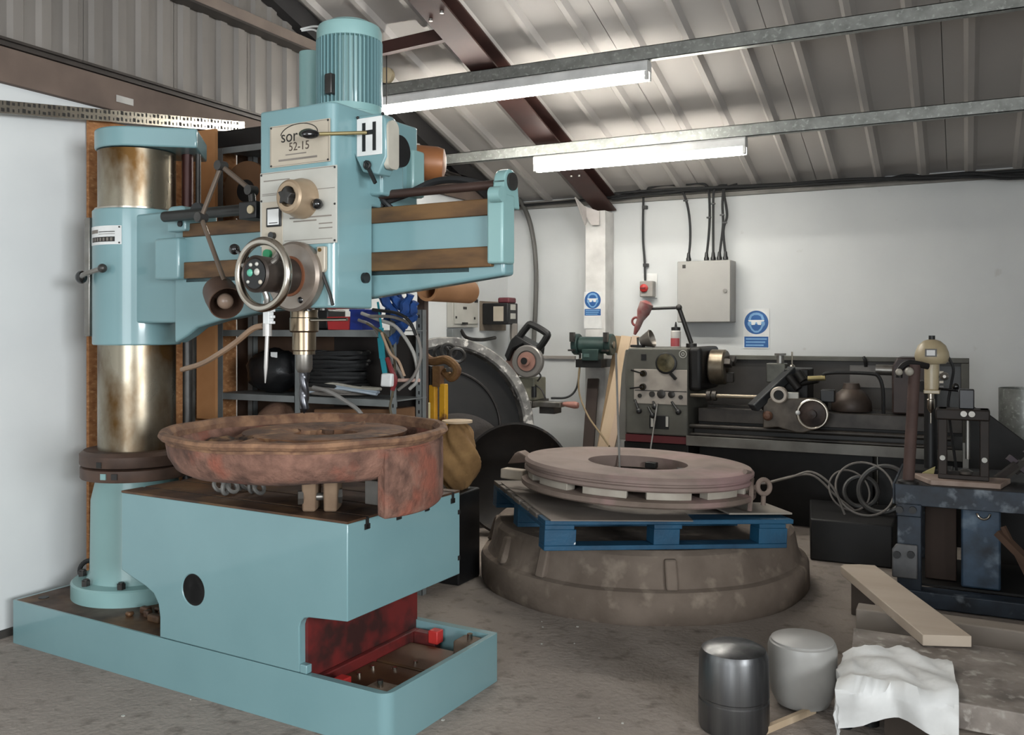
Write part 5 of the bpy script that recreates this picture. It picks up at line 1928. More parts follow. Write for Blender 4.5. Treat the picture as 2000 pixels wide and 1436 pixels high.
x0, x1, z0, z1 = rectY(1126, 702, 1176, 718, Yg)
MB().box(x0, x1, Yg - .02, 7.43, z0, z1).build('grinder_bracket', BLACK, parent=gr)
m = MB()
m.tube([pY(1134, 700, Yg), pY(1130, 740, Yg), pY(1133, 775, Yg), pY(1150, 815, Yg - .1), pY(1175, 850, Yg - .2), pY(1190, 872, Yg - .3)], .008, 8)
m.build('grinder_flex', mat('tan_flex', (150, 130, 100), .6), label='tan flex drooping from the bench grinder to the floor', cat='cable')


def goggles_sign(name, px0, py0, px1, py1, Y, label):
    x0, x1, z0, z1 = rectY(px0, py0, px1, py1, Y)
    t = thing(name, label, 'sign', ((x0 + x1) / 2, Y, z0), group='blue goggles signs')
    W_, H_ = x1 - x0, z1 - z0
    MB().box(x0, x1, Y - .004, Y, z0, z1).build('sign_plate', WHITEPL, parent=t)
    cx, cz, r = (x0 + x1) / 2, z1 - H_ * .345, W_ * .46

    def disc(nm, pts, mm, d):
        m = MB()
        m.prism([(cx + a * r, cz + b * r) for a, b in pts], 'xz', Y - .004 - d, Y - .004)
        return m.build(nm, mm, parent=t, smooth=0)
    disc('blue_disc', [(math.cos(2 * PI * k / 40), math.sin(2 * PI * k / 40)) for k in range(40)], SIGNBLUE, .0008)
    head = [(-.62, .05), (-.66, .3), (-.52, .64), (-.25, .80), (0, .84), (.25, .80), (.52, .64), (.66, .3), (.62, .05), (.72, .0), (.70, -.22), (.58, -.34), (.40, -.66), (.18, -.84), (0, -.87), (-.18, -.84), (-.40, -.66), (-.58, -.34), (-.70, -.22), (-.72, 0)]
    disc('head_outline', head, SIGNPALE, .0014)
    disc('head_inside', [(-.46, .22), (-.38, .50), (-.15, .62), (.15, .62), (.38, .50), (.46, .22)], SIGNBLUE, .0020)
    disc('head_inside', [(-.48, -.14), (.48, -.14), (.34, -.50), (.14, -.70), (-.14, -.70), (-.34, -.50)], SIGNBLUE, .0020)
    disc('goggles', [(-.66, .20), (.66, .20), (.66, .10), (.42, .06), (.40, -.22), (.12, -.20), (.05, .02), (-.05, .02), (-.12, -.20), (-.40, -.22), (-.42, .06), (-.66, .10)], WHITEPL, .0026)
    pz1, pz0 = z0 + H_ * .30, z0 + H_ * .03
    m = MB()
    m.box(x0 + W_ * .04, x1 - W_ * .04, Y - .0048, Y - .004, pz0, pz1)
    m.build('text_panel', SIGNBLUE, parent=t, smooth=0)
    for k in range(3):
        zz = pz1 - (pz1 - pz0) * (.22 + .29 * k)
        m = MB()
        m.box(x0 + W_ * .10, x1 - W_ * (.10 + .06 * k), Y - .0054, Y - .0048, zz - H_ * .018, zz + H_ * .018)
        m.build('text_line', SIGNPALE, parent=t, smooth=0)
    return t


goggles_sign('safety_sign', 1141, 570, 1175, 618, Yp - .0005, 'small blue goggles safety sign on the white post above the grinder')
goggles_sign('safety_sign', 1452, 603, 1503, 681, YB - .001, 'larger blue goggles safety sign on the back wall right of the cabinet')
x0, x1, z0, z1 = rectY(1141, 618, 1175, 642, Yp)
MB().box(x0, x1, Yp - .005, Yp - .0005, z0, z1).build('blank_notice', WHITEPL, label='blank white notice under the small goggles sign', cat='notice')
# boards leaning below the grinder
m = MB()
a, b = pY(1153, 740, 7.36), pY(1150, 885, 7.2)
m.bar((b.x, 7.12, 0), (a.x + .02, 7.38, a.z), .10, .02, up=(0, 1, 0))
m.build('dark_board', DARKWOOD, label='dark brown board leaning on the post below the grinder', cat='board')
for k, (pt, pb, w_, nm, dy) in enumerate(((1193, 1172, .06, 'darker tan', -.01), (1208, 1176, .09, 'pale', .06), (1226, 1192, .06, 'thin pinkish', .11))):
    a = pY(pt + 16, 657, 7.395 - dy * .7)
    b = pY(pb, 885, 7.12 - dy)
    m = MB()
    d = (a - b)
    base = b - d * (b.z / d.z)
    m.bar(base, a, w_, .022, up=(0, 1, 0))
    zmin = min(q.z for q in m.v)
    for q in m.v: q.z += .001 - zmin if q.z < .3 else 0
    m.build('leaning_plank', (mat('tan_plank', (146, 122, 92), .75, 0, (124, 102, 76), 5, stretch=(1, 1, .15)), WOOD, mat('pinkish_plank', (190, 168, 148), .7, 0, (170, 148, 128), 5, stretch=(1, 1, .15)))[k], label='%s plank leaning on the back wall beside the grinder' % nm, cat='plank', group='planks leaning beside the grinder')

# ---------------------------------------------------------------- back wall cabinet, switch and cables
Yk = 7.47
x0, x1, z0, z1 = rectY(1322, 510, 1427, 630, Yk)
z1 = pY(1375, 509, Yk).z
kb = thing('electrical_cabinet', 'pale grey steel electrical cabinet on the back wall above the lathe', 'cabinet', ((x0 + x1) / 2, Yk + .09, z0))
GREYCAB = mat('pale_grey_cabinet', (158, 156, 151), .45, 0, (151, 149, 145), 3)
MB().box(x0, x1, Yk + .022, YB - .001, z0, z1).build('cabinet_body', GREYCAB, parent=kb, bevel=.006)
MB().box(x0 + .003, x1 - .003, Yk, Yk + .02, z0 + .003, z1 - .003).build('cabinet_door', GREYCAB, parent=kb, bevel=.006)
m = MB()
q = pY(1336, 521, Yk)
m.box(q.x - .014, q.x + .014, Yk - .002, Yk, q.z - .014, q.z + .016)
m.build('warning_label', DSTEEL, parent=kb)
q = pY(1416, 568, Yk)
m = MB()
m.cyl((q.x, Yk + .001, q.z), (q.x, Yk - .01, q.z), .017, n=18)
m.build('door_lock', STEEL, parent=kb)
Yc = 7.56
ct = pY(1375, 506, Yc).z
for k, pts in enumerate(([(1205, 384), (1250, 372), (1290, 362), (1325, 364), (1340, 392), (1347, 430), (1348, 470), (1345, 502)],
                         [(1340, 360), (1366, 358), (1382, 366), (1386, 400), (1385, 450), (1380, 503)],
                         [(1420, 362), (1402, 364), (1394, 376), (1393, 420), (1393, 503)],
                         [(1413, 364), (1411, 400), (1412, 440), (1405, 504)],
                         [(1440, 360), (1420, 366), (1414, 376), (1420, 420), (1413, 450), (1417, 504)])):
    P = [pY(a, b, (YB - .16 + .1 * min(1, i / 4)) if i < 4 else Yc) for i, (a, b) in enumerate(pts)]
    P = [pY(a, b, Yc) for a, b in pts]
    P[-1].z = ct + .02
    m = MB()
    m.tube(P, .0105, 8, 5)
    o = m.build('drop_cable', RUBBER, cat='cable', group='black cables dropping into the cabinet',
                label=('bent black cable arching over from the left into the cabinet top', 'second black cable from the left dropping straight into the cabinet', 'middle black cable dropping straight into the cabinet', 'fourth black cable crossing its neighbour above the cabinet', 'rightmost black cable kinked over its neighbour above the cabinet')[k])
    g = MB()
    g.lathe([(.022, 0), (.022, .02), (.017, .03), (.014, .06), (.0105, .07)], (P[-1].x, P[-1].y, ct - .012), n=12)
    g.build('cable_gland', BLACK, parent=o)
    q = P[-2] * .5 + P[-3] * .5 if k else P[4]
    g = MB()
    g.box(q.x - .022, q.x + .014, q.y - .013, q.y + .013, q.z - .006, q.z + .006)
    g.build('cable_clip', BLACK, parent=o)
# emergency stop switch with its cable
Ye = 7.56
x0, x1, z0, z1 = rectY(1249, 549, 1275, 580, Ye)
es = thing('stop_switch', 'grey switch box with red stop button on the back wall', 'switch', ((x0 + x1) / 2, Ye, z0))
MB().box(x0 - .006, x1 + .012, YB - .012, YB - .001, z0 - .01, z1 + .07).build('switch_backplate', WHITEPL, parent=es, bevel=.004)
MB().box(x0, x1, Ye, YB - .013, z0, z1).build('switch_box', mat('grey_switch_box', (150, 146, 140), .5), parent=es, bevel=.008)
q = pY(1258, 563, Ye)
m = MB()
m.lathe([(.0, 0), (.036, 0), (.036, .012), (.026, .016), (.03, .03), (.02, .038), (0, .04)], (q.x, Ye, q.z), (0, -1, 0), n=28)
m.build('stop_button', REDBRIGHT, parent=es)
m = MB()
m.bar((q.x - .022, Ye - .042, q.z), (q.x + .022, Ye - .042, q.z), .008, .012)
m.build('button_bar', mat('dark_red_bar', (112, 30, 28), .5), parent=es)
m = MB()
Ycb = YB - .03
m.tube([pY(1257, 376, Ycb), pY(1256, 420, Ycb), pY(1256, 470, Ycb), pY(1259, 510, Ycb), pY(1260, 548, Ycb)], .010, 8)
o = m.build('switch_cable', RUBBER, label='single black cable clipped straight down to the red stop switch', cat='cable')
for (px, py) in ((1258, 405), (1260, 518)):
    q = pY(px, py, Ycb)
    g = MB()
    g.box(q.x - .016, q.x + .026, Ycb - .012, YB - .001, q.z - .014, q.z + .014)
    g.build('cable_clip', BLACK, parent=o)
# ================================================================ centre lathe along the back wall
LY = 6.35
lx0, lx1, hz0, hz1 = rectY(1222, 683, 1343, 850, LY)
hz1 = pY(1285, 680, LY).z
lathe = thing('centre_lathe', 'long grey centre lathe with splash back standing along the back wall', 'lathe', (lx0 + 1.0, LY + .3, 0))


def LB(px0, py0, px1, py1, Y, depth, name, mm, bev=.004, par=None):
    m = MB()
    r_ = boxY(m, px0, py0, px1, py1, Y, depth)
    return m.build(name, mm, parent=par or lathe, bevel=bev), r_


# stand
ltray = pY(1340, 862, LY).z
xr = pY(1880, 800, LY + .1).x
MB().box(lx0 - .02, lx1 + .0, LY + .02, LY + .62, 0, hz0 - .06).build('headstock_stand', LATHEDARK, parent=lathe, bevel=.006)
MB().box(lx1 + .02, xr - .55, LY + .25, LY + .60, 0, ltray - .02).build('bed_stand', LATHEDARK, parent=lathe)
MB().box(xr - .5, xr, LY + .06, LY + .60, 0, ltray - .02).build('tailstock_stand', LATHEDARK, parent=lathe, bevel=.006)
MB().box(lx0, lx1 - .005, LY - .004, LY + .55, hz0 - .055, hz0 - .004).build('maroon_band', MAROON, parent=lathe)
# headstock
m = MB()
m.prism([(lx0, hz0), (lx1, hz0), (lx1, hz1), (lx0 + .02, hz1), (lx0, hz1 - .05)], 'xz', LY, LY + .56)
m.build('headstock', LATHEGREY, parent=lathe, bevel=.012, seg=3)
xl2 = pY(1206, 760, LY + .02).x
m = MB()
m.prism([(xl2, hz0 - .05), (lx0 - .001, hz0 - .05), (lx0 - .001, hz1 - .012), (xl2 + .06, hz1 - .02), (xl2 + .03, hz1 - .2)], 'xz', LY + .02, LY + .5)
m.build('gear_guard', mat('gear_guard_grey', (104, 102, 96), .5), parent=lathe, bevel=.01)
pn, (px0_, px1_, pz0_, pz1_) = LB(1238, 722, 1342, 790, LY - .006, .006, 'control_panel', PANEL, .003)


def disc_on(px, py, r, t, name, mm, par, Y=LY, n=28, prof=None):
    q = pY(px, py, Y - t)
    m = MB()
    m.lathe(prof or [(0, 0), (r, 0), (r, t * .8), (r * .9, t), (0, t)], (q.x, Y + .001, q.z), (0, -1, 0), n=n)
    return m.build(name, mm, parent=par)


d = disc_on(1300, 710, .078, .022, 'speed_dial', BLACK, lathe, n=40)
disc_on(1300, 709, .066, .004, 'dial_face', mat('oily_dial_glass', (112, 104, 82), .12, .4, (40, 44, 36), 14), d, Y=LY - .022, n=40)
q = pY(1312, 735, LY - .02)
m = MB()
m.bar((q.x - .01, LY - .02, q.z + .02), (q.x + .035, LY - .035, q.z - .02), .016, .02)
m.build('dial_pointer', BLACK, parent=d)
LB(1252, 692, 1262, 704, LY - .004, .004, 'square_label', BLACK, 0)
q = pY(1337, 692, LY)
m = MB()
m.torus((q.x - .012, LY - .001, q.z), (0, 1, 0), .026, .003, 28, 6)
m.torus((q.x - .012, LY - .001, q.z), (0, 1, 0), .010, .003, 18, 6)
m.build('round_emblem', GREYPLATE, parent=lathe)
for (px, py, qx, qy) in ((1255, 730, 1232, 723), (1254, 756, 1230, 759)):
    m = MB()
    a, b = pY(px, py, LY - .03), pY(qx, qy, LY - .05)
    m.cyl((a.x, LY - .004, a.z), a, .026, .022, n=18)
    m.cyl(a, b, .006, n=8)
    m.build('shift_knob', BLACKGLOSS, parent=lathe)
for (px, py, w_) in ((1249, 773, 5), (1273, 770, 7), (1291, 770, 10), (1311, 771, 8), (1329, 776, 5)):
    disc_on(px, py, w_ * .0032, .008, 'panel_plug', DSTEEL, pn, Y=LY - .006, n=14)
m = MB()
a, b = pY(1240, 762, LY - .007), pY(1341, 766, LY - .007)
m.box(a.x, b.x, LY - .0075, LY - .006, a.z - .004, a.z + .002)
m.build('panel_groove', DSTEEL, parent=pn)
for (px, py, qx, qy) in ((1240, 781, 1248, 803), (1266, 795, 1275, 812), (1312, 785, 1325, 805), (1276, 785, 1279, 795)):
    m = MB()
    a, b = pY(px, py, LY - .01), pY(qx, qy, LY - .05)
    m.cyl(a, b, .009, n=10)
    m.ball(b, .022, 12, 8)
    m.build('feed_lever', BLACK, parent=lathe)
LB(1268, 812, 1306, 838, LY - .005, .005, 'lower_vent', BLACK, .002)
for px in (1271, 1300):
    LB(px, 814, px + 5, 834, LY - .009, .004, 'vent_highlight', GREYPLATE, .001)
m = MB()
a, b = pY(1284, 788, LY - .05), pY(1269, 889, LY - .18)
m.cyl(a, b, .0065, n=8)
m.build('clutch_rod', STEEL, parent=lathe)
# spindle nose, chuck
CHY = 6.66
zsp = pY(1395, 716, CHY).z
xa = lx1 - .004
m = MB()
m.box(xa, xa + .10, LY + .02, LY + .54, zsp - .17, hz1 + .01)
m.build('spindle_housing', LATHEDARK, parent=lathe, bevel=.03, seg=3)
xb = xa + .11
m = MB()
m.lathe([(.0, 0), (.12, 0), (.128, .01), (.128, .105), (.118, .118), (.05, .118), (.05, .09), (0, .09)], (xb, CHY - .06, zsp), (1, 0, 0), n=40)
ch = m.build('chuck', mat('worn_chuck', (132, 122, 106), .35, .8, (84, 74, 62), 9), parent=lathe)
for k in range(3):
    a = R(35 + 120 * k)
    m = MB()
    c = Vector((xb + .11, CHY - .06 + .075 * math.cos(a), zsp + .075 * math.sin(a)))
    m.bar(c, c + Vector((.055, 0, 0)), .045, .07, up=(0, math.cos(a), math.sin(a)))
    m.build('chuck_jaw', LATHEMID, parent=ch, bevel=.004)
# splash back
SY = 7.12
sx0, sx1, sz0, sz1 = rectY(1400, 697, 1893, 800, SY)
sz1 = pY(1895, 700, SY).z
MB().box(sx0 - .3, sx1, SY, SY + .02, sz0 - .2, sz1).build('splash_back', mat('oily_splash_back', (56, 52, 48), .5, .1, (40, 37, 34), 4), parent=lathe)
MB().box(sx0 - .3, sx1, SY - .03, SY - .0005, sz1 - .035, sz1).build('splash_rim', LATHEGREY, parent=lathe, bevel=.004)
MB().box(sx1 - .05, sx1, SY - .03, SY - .0005, sz0 - .2, sz1 - .036).build('splash_rim', LATHEGREY, parent=lathe, bevel=.004)
x0, x1, z0, z1 = rectY(1858, 715, 1876, 795, SY)
MB().box(x0 - .14, x1, SY - .006, SY - .0005, sz0 - .2, sz1 - .06).build('splash_panel', mat('blue_grey_panel', (74, 76, 78), .5), parent=lathe)
x0, x1, z0, z1 = rectY(1660, 714, 1742, 757, SY)
MB().box(x0, x1, SY - .008, SY - .0005, z0, z1).build('splash_panel', mat('grey_panel', (104, 100, 96), .5), parent=lathe)
m = MB()
q = pY(1690, 703, SY - .03)
m.tube([q + Vector((-.01, -.01, .02)), q + Vector((.0, -.02, .0)), q + Vector((.005, -.01, -.05))], .012, 8)
m.build('splash_hook', BLACK, parent=lathe)
# bed with two ways
bx1 = sx1 - .04
bt = pY(1345, 795, LY + .12).z
for k, (y, h) in enumerate(((LY + .10, .0), (LY + .36, .004))):
    MB().box(lx1 + .05, bx1, y, y + .10, bt - .10, bt + h).build('bed_way', LATHEMID, parent=lathe, bevel=.004)
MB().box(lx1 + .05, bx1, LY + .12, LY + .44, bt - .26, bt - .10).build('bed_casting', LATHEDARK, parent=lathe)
for k, dz in enumerate((.13, .19)):
    m = MB()
    m.cyl((lx1, LY + .055, bt - dz), (bx1 - .05, LY + .055, bt - dz), (.017, .014)[k], n=14)
    m.build('feed_shaft', LATHEMID, parent=lathe)
m = MB()
a, b = pY(1348, 772, LY + .04), pY(1482, 776, LY + .04)
m.cyl((a.x, LY + .05, (a.z + b.z) / 2), (b.x, LY + .05, (a.z + b.z) / 2), .015, n=14)
m.build('bright_shaft', mat('brownish_bright_bar', (150, 138, 120), .35, .7), parent=lathe)
m = MB()
q = pY(1388, 770, LY + .02)
m.cyl((q.x - .035, LY + .05, (a.z + b.z) / 2), (q.x - .005, LY + .05, (a.z + b.z) / 2), .036, n=18)
m.cyl((q.x + .005, LY + .05, (a.z + b.z) / 2), (q.x + .035, LY + .05, (a.z + b.z) / 2), .036, n=18)
m.build('shaft_collar', LATHEMID, parent=lathe)
MB().box(lx1 + .02, bx1, bt - .6 and LY + .11, LY + .118, bt - .25, bt - .12).build('bed_front', mat('dark_bed_front', (42, 40, 38), .45, .2, (28, 27, 26), 5), parent=lathe)
# chip tray
ta = pY(1340, 851, LY - .02)
tb = pY(1775, 880, LY - .02)
tx1 = bx1
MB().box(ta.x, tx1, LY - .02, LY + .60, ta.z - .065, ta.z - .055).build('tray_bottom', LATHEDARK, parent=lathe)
m = MB()
m.box(ta.x, tx1, LY - .022, LY - .012, ta.z - .07, ta.z)
m.build('tray_lip', mat('dull_tray_grey', (118, 116, 110), .5, .2, (84, 80, 74), 4), parent=lathe, bevel=.002)
# carriage: saddle, apron, handwheel, cross slide, tool post
cx0, cx1, cz0, cz1 = rectY(1490, 778, 1598, 845, LY - .03)
m = MB()
m.prism([(cx0, cz0 + .02), (cx0, cz1 - .04), (cx0 + .05, cz1), (cx1 - .03, cz1), (cx1, cz1 - .03), (cx1 - .01, cz0 + .03), (cx1 - .1, cz0), (cx0 + .22, cz0), (cx0 + .1, cz0 + .03)], 'xz', LY - .03, LY + .09)
car = m.build('carriage_apron', mat('worn_apron', (98, 90, 80), .5, .3, (62, 54, 48), 9), parent=lathe, bevel=.008)
MB().box(cx0 - .02, cx1 - .005, LY + .02, LY + .5, bt + .005, bt + .07).build('saddle', LATHEDARK, parent=lathe, bevel=.008)
q = pY(1587, 809, LY - .09)
m = MB()
m.torus((q.x, LY - .09, q.z), (0, 1, 0), .094, .011, 44, 10)
hw = m.build('carriage_handwheel', CHROME, parent=lathe)
m = MB()
m.lathe([(0, 0), (.085, 0), (.085, .006), (.03, .02), (.028, .05), (0, .055)], (q.x, LY - .075, q.z), (0, -1, 0), n=36)
m.build('wheel_web', mat('brown_wheel_web', (76, 62, 56), .5, .3, (40, 34, 32), 12), parent=hw)
m = MB()
m.cyl((q.x, LY - .03, q.z), (q.x, LY - .08, q.z), .03, n=18)
m.build('wheel_shaft', DSTEEL, parent=hw)
m = MB()
k_ = pY(1559, 806, LY - .11)
m.cyl((k_.x, LY - .09, k_.z), (k_.x, LY - .12, k_.z), .010, n=10)
m.ball((k_.x, LY - .125, k_.z), .016, 12, 8)
m.build('wheel_knob', WHITEPL, parent=hw)
q = pY(1521, 772, LY - .12)
m = MB()
m.lathe([(.030, 0), (.055, 0), (.057, .008), (.057, .04), (.05, .045), (.034, .045)], (q.x, LY - .08, q.z), (0, -1, 0), n=32, closed=True)
cr = m.build('cross_slide_dial', mat('pale_dial_ring', (170, 160, 148), .4, .5), parent=lathe)
m = MB()
m.cyl((q.x, LY + .05, q.z), (q.x, LY - .10, q.z), .031, n=24)
m.build('dial_core', LATHEDARK, parent=cr)
m = MB()
a, b = pY(1550, 722, LY + .16), pY(1470, 797, LY - .06)
m.bar(a, b, .085, .06)
m.build('compound_slide', mat('dark_blue_grey_slide', (52, 54, 56), .45, .3, (36, 37, 38), 6), parent=lathe, bevel=.008)
m = MB()
q = pY(1552, 775, LY - .03)
m.box(q.x - .06, q.x + .03, LY - .06, LY - .031, q.z - .012, q.z + .03)
m.build('slide_plate', GREYPLATE, parent=lathe, bevel=.004)
x0, x1, z0, z1 = rectY(1532, 720, 1580, 775, LY + .14)
MB().box(x0, x1, LY + .12, LY + .36, bt + .06, z1).build('tool_slide', LATHEDARK, parent=lathe, bevel=.01)
x0, x1, z0, z1 = rectY(1502, 710, 1534, 742, LY + .16)
MB().box(x0 - .02, x1, LY + .16, LY + .26, z0 - .02, z1).build('tool_post', mat('worn_tool_post', (92, 92, 84), .4, .5, (58, 56, 52), 9), parent=lathe, bevel=.006)
m = MB()
q = pY(1524, 700, LY + .2)
m.cyl((q.x, q.y, z1), (q.x, q.y, q.z + .02), .026, n=16)
m.cyl((q.x, q.y, q.z + .02), (q.x, q.y, q.z + .035), .042, n=6)
m.build('post_nut', STEEL, parent=lathe)
m = MB()
q = pY(1547, 690, LY + .2)
m.cyl((q.x, q.y, q.z - .1), (q.x, q.y, q.z + .01), .006, n=8)
m.ball((q.x, q.y, q.z - .10), .022, 12, 8)
m.build('post_handle', CHROME, parent=lathe)
for (px, py, qx, qy, r_) in ((1558, 728, 1570, 745, .03), (1566, 748, 1598, 742, .022), (1540, 735, 1560, 760, .028)):
    m = MB()
    m.cyl(pY(px, py, LY + .08), pY(qx, qy, LY + .06), r_, n=12)
    m.build('slide_screw', LATHEDARK, parent=lathe)
m = MB()
a, b = pY(1578, 740, LY + .05), pY(1612, 738, LY + .05)
m.cyl(a, b, .018, n=12)
m.build('boring_bar', mat('brass_bar', (150, 136, 92), .4, .6), parent=lathe)
LB(1602, 762, 1630, 786, LY - .01, .08, 'thread_dial_box', BLACK, .006)
q = pY(1500, 812, LY - .035)
m = MB()
m.lathe([(.0, 0), (.03, 0), (.034, .02), (.02, .04), (0, .045)], (q.x, LY - .03, q.z), (0, -1, 0), n=18)
m.build('lock_knob', mat('rust_knob', (96, 66, 50), .6), parent=lathe)
# tailstock
tx = pY(1760, 750, LY + .25).x
m = MB()
m.prism([(tx - .05, bt + .006), (tx + .20, bt + .006), (tx + .18, bt + .10), (tx + .16, zsp + .02), (tx + .10, zsp + .09), (tx - .02, zsp + .09), (tx - .05, zsp + .03)], 'xz', LY + .14, LY + .42)
ts = m.build('tailstock', mat('brown_dark_tailstock', (58, 44, 40), .5, .1, (42, 32, 30), 5), parent=lathe, bevel=.012)
m = MB()
m.cyl((tx - .16, LY + .28, zsp), (tx - .04, LY + .28, zsp), .036, n=20)
m.build('quill_barrel', STEEL, parent=lathe)
# coolant tray on the lathe: conical can and bow tube
m = MB()
q = pY(1664, 760, LY + .3)
m.lathe([(.0, 0), (.13, 0), (.135, .01), (.13, .06), (.10, .12), (.06, .15), (.05, .19), (0, .19)], (q.x, LY + .27, bt + .006), n=36)
m.build('steady_can', mat('brown_can', (78, 66, 58), .5, .2, (58, 48, 42), 6), label='squat brown conical can standing on the lathe bed', cat='can')
m = MB()
P = [pY(a, b, LY + .05) for a, b in ((1608, 752), (1612, 730), (1640, 728), (1700, 730), (1716, 736), (1724, 760))]
for p in P[:1]: pass
P.append(Vector((P[-1].x + .004, LY + .06, bt + .012)))
P[0].z = P[1].z - .02
m.tube(P, .012, 8, 5)
m.build('coolant_pipe', BLACK, parent=lathe)
# things standing on the headstock
zt = hz1 + .001
m = MB()
q = pY(1362, 672, LY + .22)
P0 = Vector((q.x - .05, LY + .24, zt))
P1, P2, P3 = pY(1358, 668, LY + .22), pY(1326, 601, LY + .2), pY(1272, 603, LY + .16)
lampo = thing('lathe_lamp', 'jointed black lathe lamp with red head on top of the headstock', 'lamp', P0)
m.cyl(P0, P0 + Vector((0, 0, .03)), .04, n=20)
m.build('lamp_base', DSTEEL, parent=lampo)
P1 = P0 + Vector((0, 0, .03))
for a, b, r_ in ((P1, P2, .017), (P2, P3, .011)):
    m = MB()
    m.cyl(a, b, r_, n=12)
    m.build('lamp_arm', mat('black_lamp_arm', (46, 44, 43), .4, .3), parent=lampo)
m = MB()
m.ball(P2, .024, 14, 10)
m.build('lamp_joint', DSTEEL, parent=lampo)
A, B_ = pY(1265, 588, LY + .14), pY(1240, 652, LY + .12)
ax = (B_ - A).normalized()
m = MB()
m.lathe([(.018, 0), (.052, .02), (.050, .09), (.026, .15), (.022, .22), (.010, .27), (0, .272)], A, ax, n=22)
m.build('red_lamp_head', mat('faded_red_plastic', (120, 62, 60), .5, 0, (138, 120, 116), 14), parent=lampo)
m = MB()
q = pY(1246, 628, LY + .12)
m.torus(q + Vector((-.015, 0, 0)), (0, 1, 0), .03, .009, 24, 8)
m.build('trigger_guard', mat('dull_red', (134, 56, 54), .5), parent=lampo)
q = pY(1247, 664, LY + .14)
m = MB()
m.box(q.x - .05, q.x + .04, LY + .10, LY + .18, zt, zt + .018)
m.cyl((q.x, LY + .13, zt + .018), (q.x - .003, LY + .13, zt + .075), .008, n=8)
m.build('magnet_base', BLACK, label='small black magnetic base with stub on the lathe headstock', cat='base')
A, B_ = pY(1252, 662, LY + .2), pY(1289, 650, LY + .2)
m = MB()
m.lathe([(.035, 0), (.07, .09), (.066, .095), (.03, .004)], A, B_ - A, n=24, closed=True)
dz = zt - min(q.z for q in m.v)
for q in m.v: q.z += dz
m.build('tin_scoop', mat('grey_tin', (128, 122, 114), .4, .6), label='grey tin cup lying tilted on the lathe headstock', cat='cup')
q = pY(1320, 660, LY + .16)
m = MB()
m.lathe([(.0, 0), (.036, 0), (.037, .004), (.037, .12), (.03, .128), (0, .128)], (q.x, LY + .16, zt), n=22)
bo = m.build('oil_bottle', mat('bottle_white', (200, 196, 190), .4), label='small white and red oil bottle with black cap on the headstock', cat='bottle')
m = MB()
m.lathe([(.0378, .01), (.0378, .07)], (q.x, LY + .16, zt), n=22, a0=R(60), a1=R(240))
m.build('red_label', mat('faded_red_label', (168, 74, 78), .5), parent=bo)
m = MB()
m.lathe([(.034, .128), (.034, .15), (.01, .155), (.004, .19), (0, .19)], (q.x, LY + .16, zt), n=16)
m.build('bottle_cap', BLACK, parent=bo)
# black swarf trough and hoses in the dark in front of the lathe
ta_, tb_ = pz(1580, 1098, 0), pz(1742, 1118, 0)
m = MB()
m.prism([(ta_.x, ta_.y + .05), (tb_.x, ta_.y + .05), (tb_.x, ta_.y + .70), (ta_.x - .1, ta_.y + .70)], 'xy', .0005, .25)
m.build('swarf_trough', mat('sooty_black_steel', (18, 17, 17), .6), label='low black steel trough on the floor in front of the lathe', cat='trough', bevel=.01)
zt_ = .2515
hx0, hx1, hy = ta_.x + .02, tb_.x - .05, ta_.y + .25
for k, (R0, r_, cx_, cy_, nm, mm) in enumerate(((.15, .017, .36, .16, 'thick dark', mat('dark_hose', (52, 51, 50), .5)), (.10, .015, .22, .28, 'short dark', MATS['dark_hose']), (.17, .007, .26, .08, 'thin grey', GREYCABLE), (.13, .006, .16, .18, 'thin pale grey', GREYCABLE))):
    m = MB()
    m.torus((hx0 + cx_, hy + cy_, zt_), (.25 * (k - 1), -.8, .45), R0, r_, 40, 8)
    dz = zt_ - min(q.z for q in m.v)
    for q in m.v: q.z += dz
    m.build('hose_loop', mm, cat='hose', group='hose loops heaped on the black trough', label='%s hose loop heaped on the black trough by the lathe' % nm)
for k, pts in enumerate(([(1502, 950), (1545, 932), (1585, 922), (1625, 950), (1650, 1003)], [(1510, 957), (1550, 930), (1590, 930), (1632, 968), (1668, 1010)])):
    m = MB()
    P = [pY(a, b, hy - .03 + .16 * k) for a, b in pts]
    P[-1].z = zt_ + .008
    P[0] = Vector((P[0].x - .05, hy + .1, .39))
    m.tube([Vector((P[0].x - .03, hy + .12, .393))] + P, .007, 8, 5)
    m.build('air_hose', GREYCABLE, cat='hose', group='grey air hoses arching to the trough', label=('nearer', 'farther')[k] + ' thin grey hose arching from the casting onto the black trough')
# ================================================================ steel bench with drill press at the right
BY = 4.95
bx0 = pY(1748, 950, BY).x
bz1 = pY(1748, 946, BY).z
BX1 = bx0 + 1.15
bench = thing('steel_bench', 'low blue smeared steel bench carrying the drill press', 'bench', ((bx0 + BX1) / 2, BY + .3, 0))
bb = pY(1760, 985, BY).z
MB().box(bx0, BX1, BY, BY + .75, bz1 - .02, bz1).build('bench_top', mat('dark_bench_top', (44, 44, 46), .5, .3, (30, 30, 32), 6), parent=bench)
MB().box(bx0, BX1, BY - .012, BY - .0005, bb, bz1 + .004).build('front_rail', BLUEMOTTLE, parent=bench, bevel=.003)
MB().box(bx0 - .012, bx0 - .0005, BY, BY + .75, bb, bz1 + .004).build('side_rail', BLUEMOTTLE, parent=bench, bevel=.003)
lw = pY(1795, 1000, BY).x - bx0
for x in (bx0 + .01, BX1 - lw):
    for y in (BY + .002, BY + .66):
        MB().box(x, x + lw, y, y + .07, 0.0, bz1 - .021).build('bench_leg', BLUEMOTTLE, parent=bench, bevel=.004)
x0, x1, z0, z1 = rectY(1750, 985, 1800, 1010, BY - .03)
m = MB()
m.box(x0, x1, BY - .03, BY - .0125, z0, z1)
gp = m.build('corner_gusset', BLUEMOTTLE, parent=bench, bevel=.006)
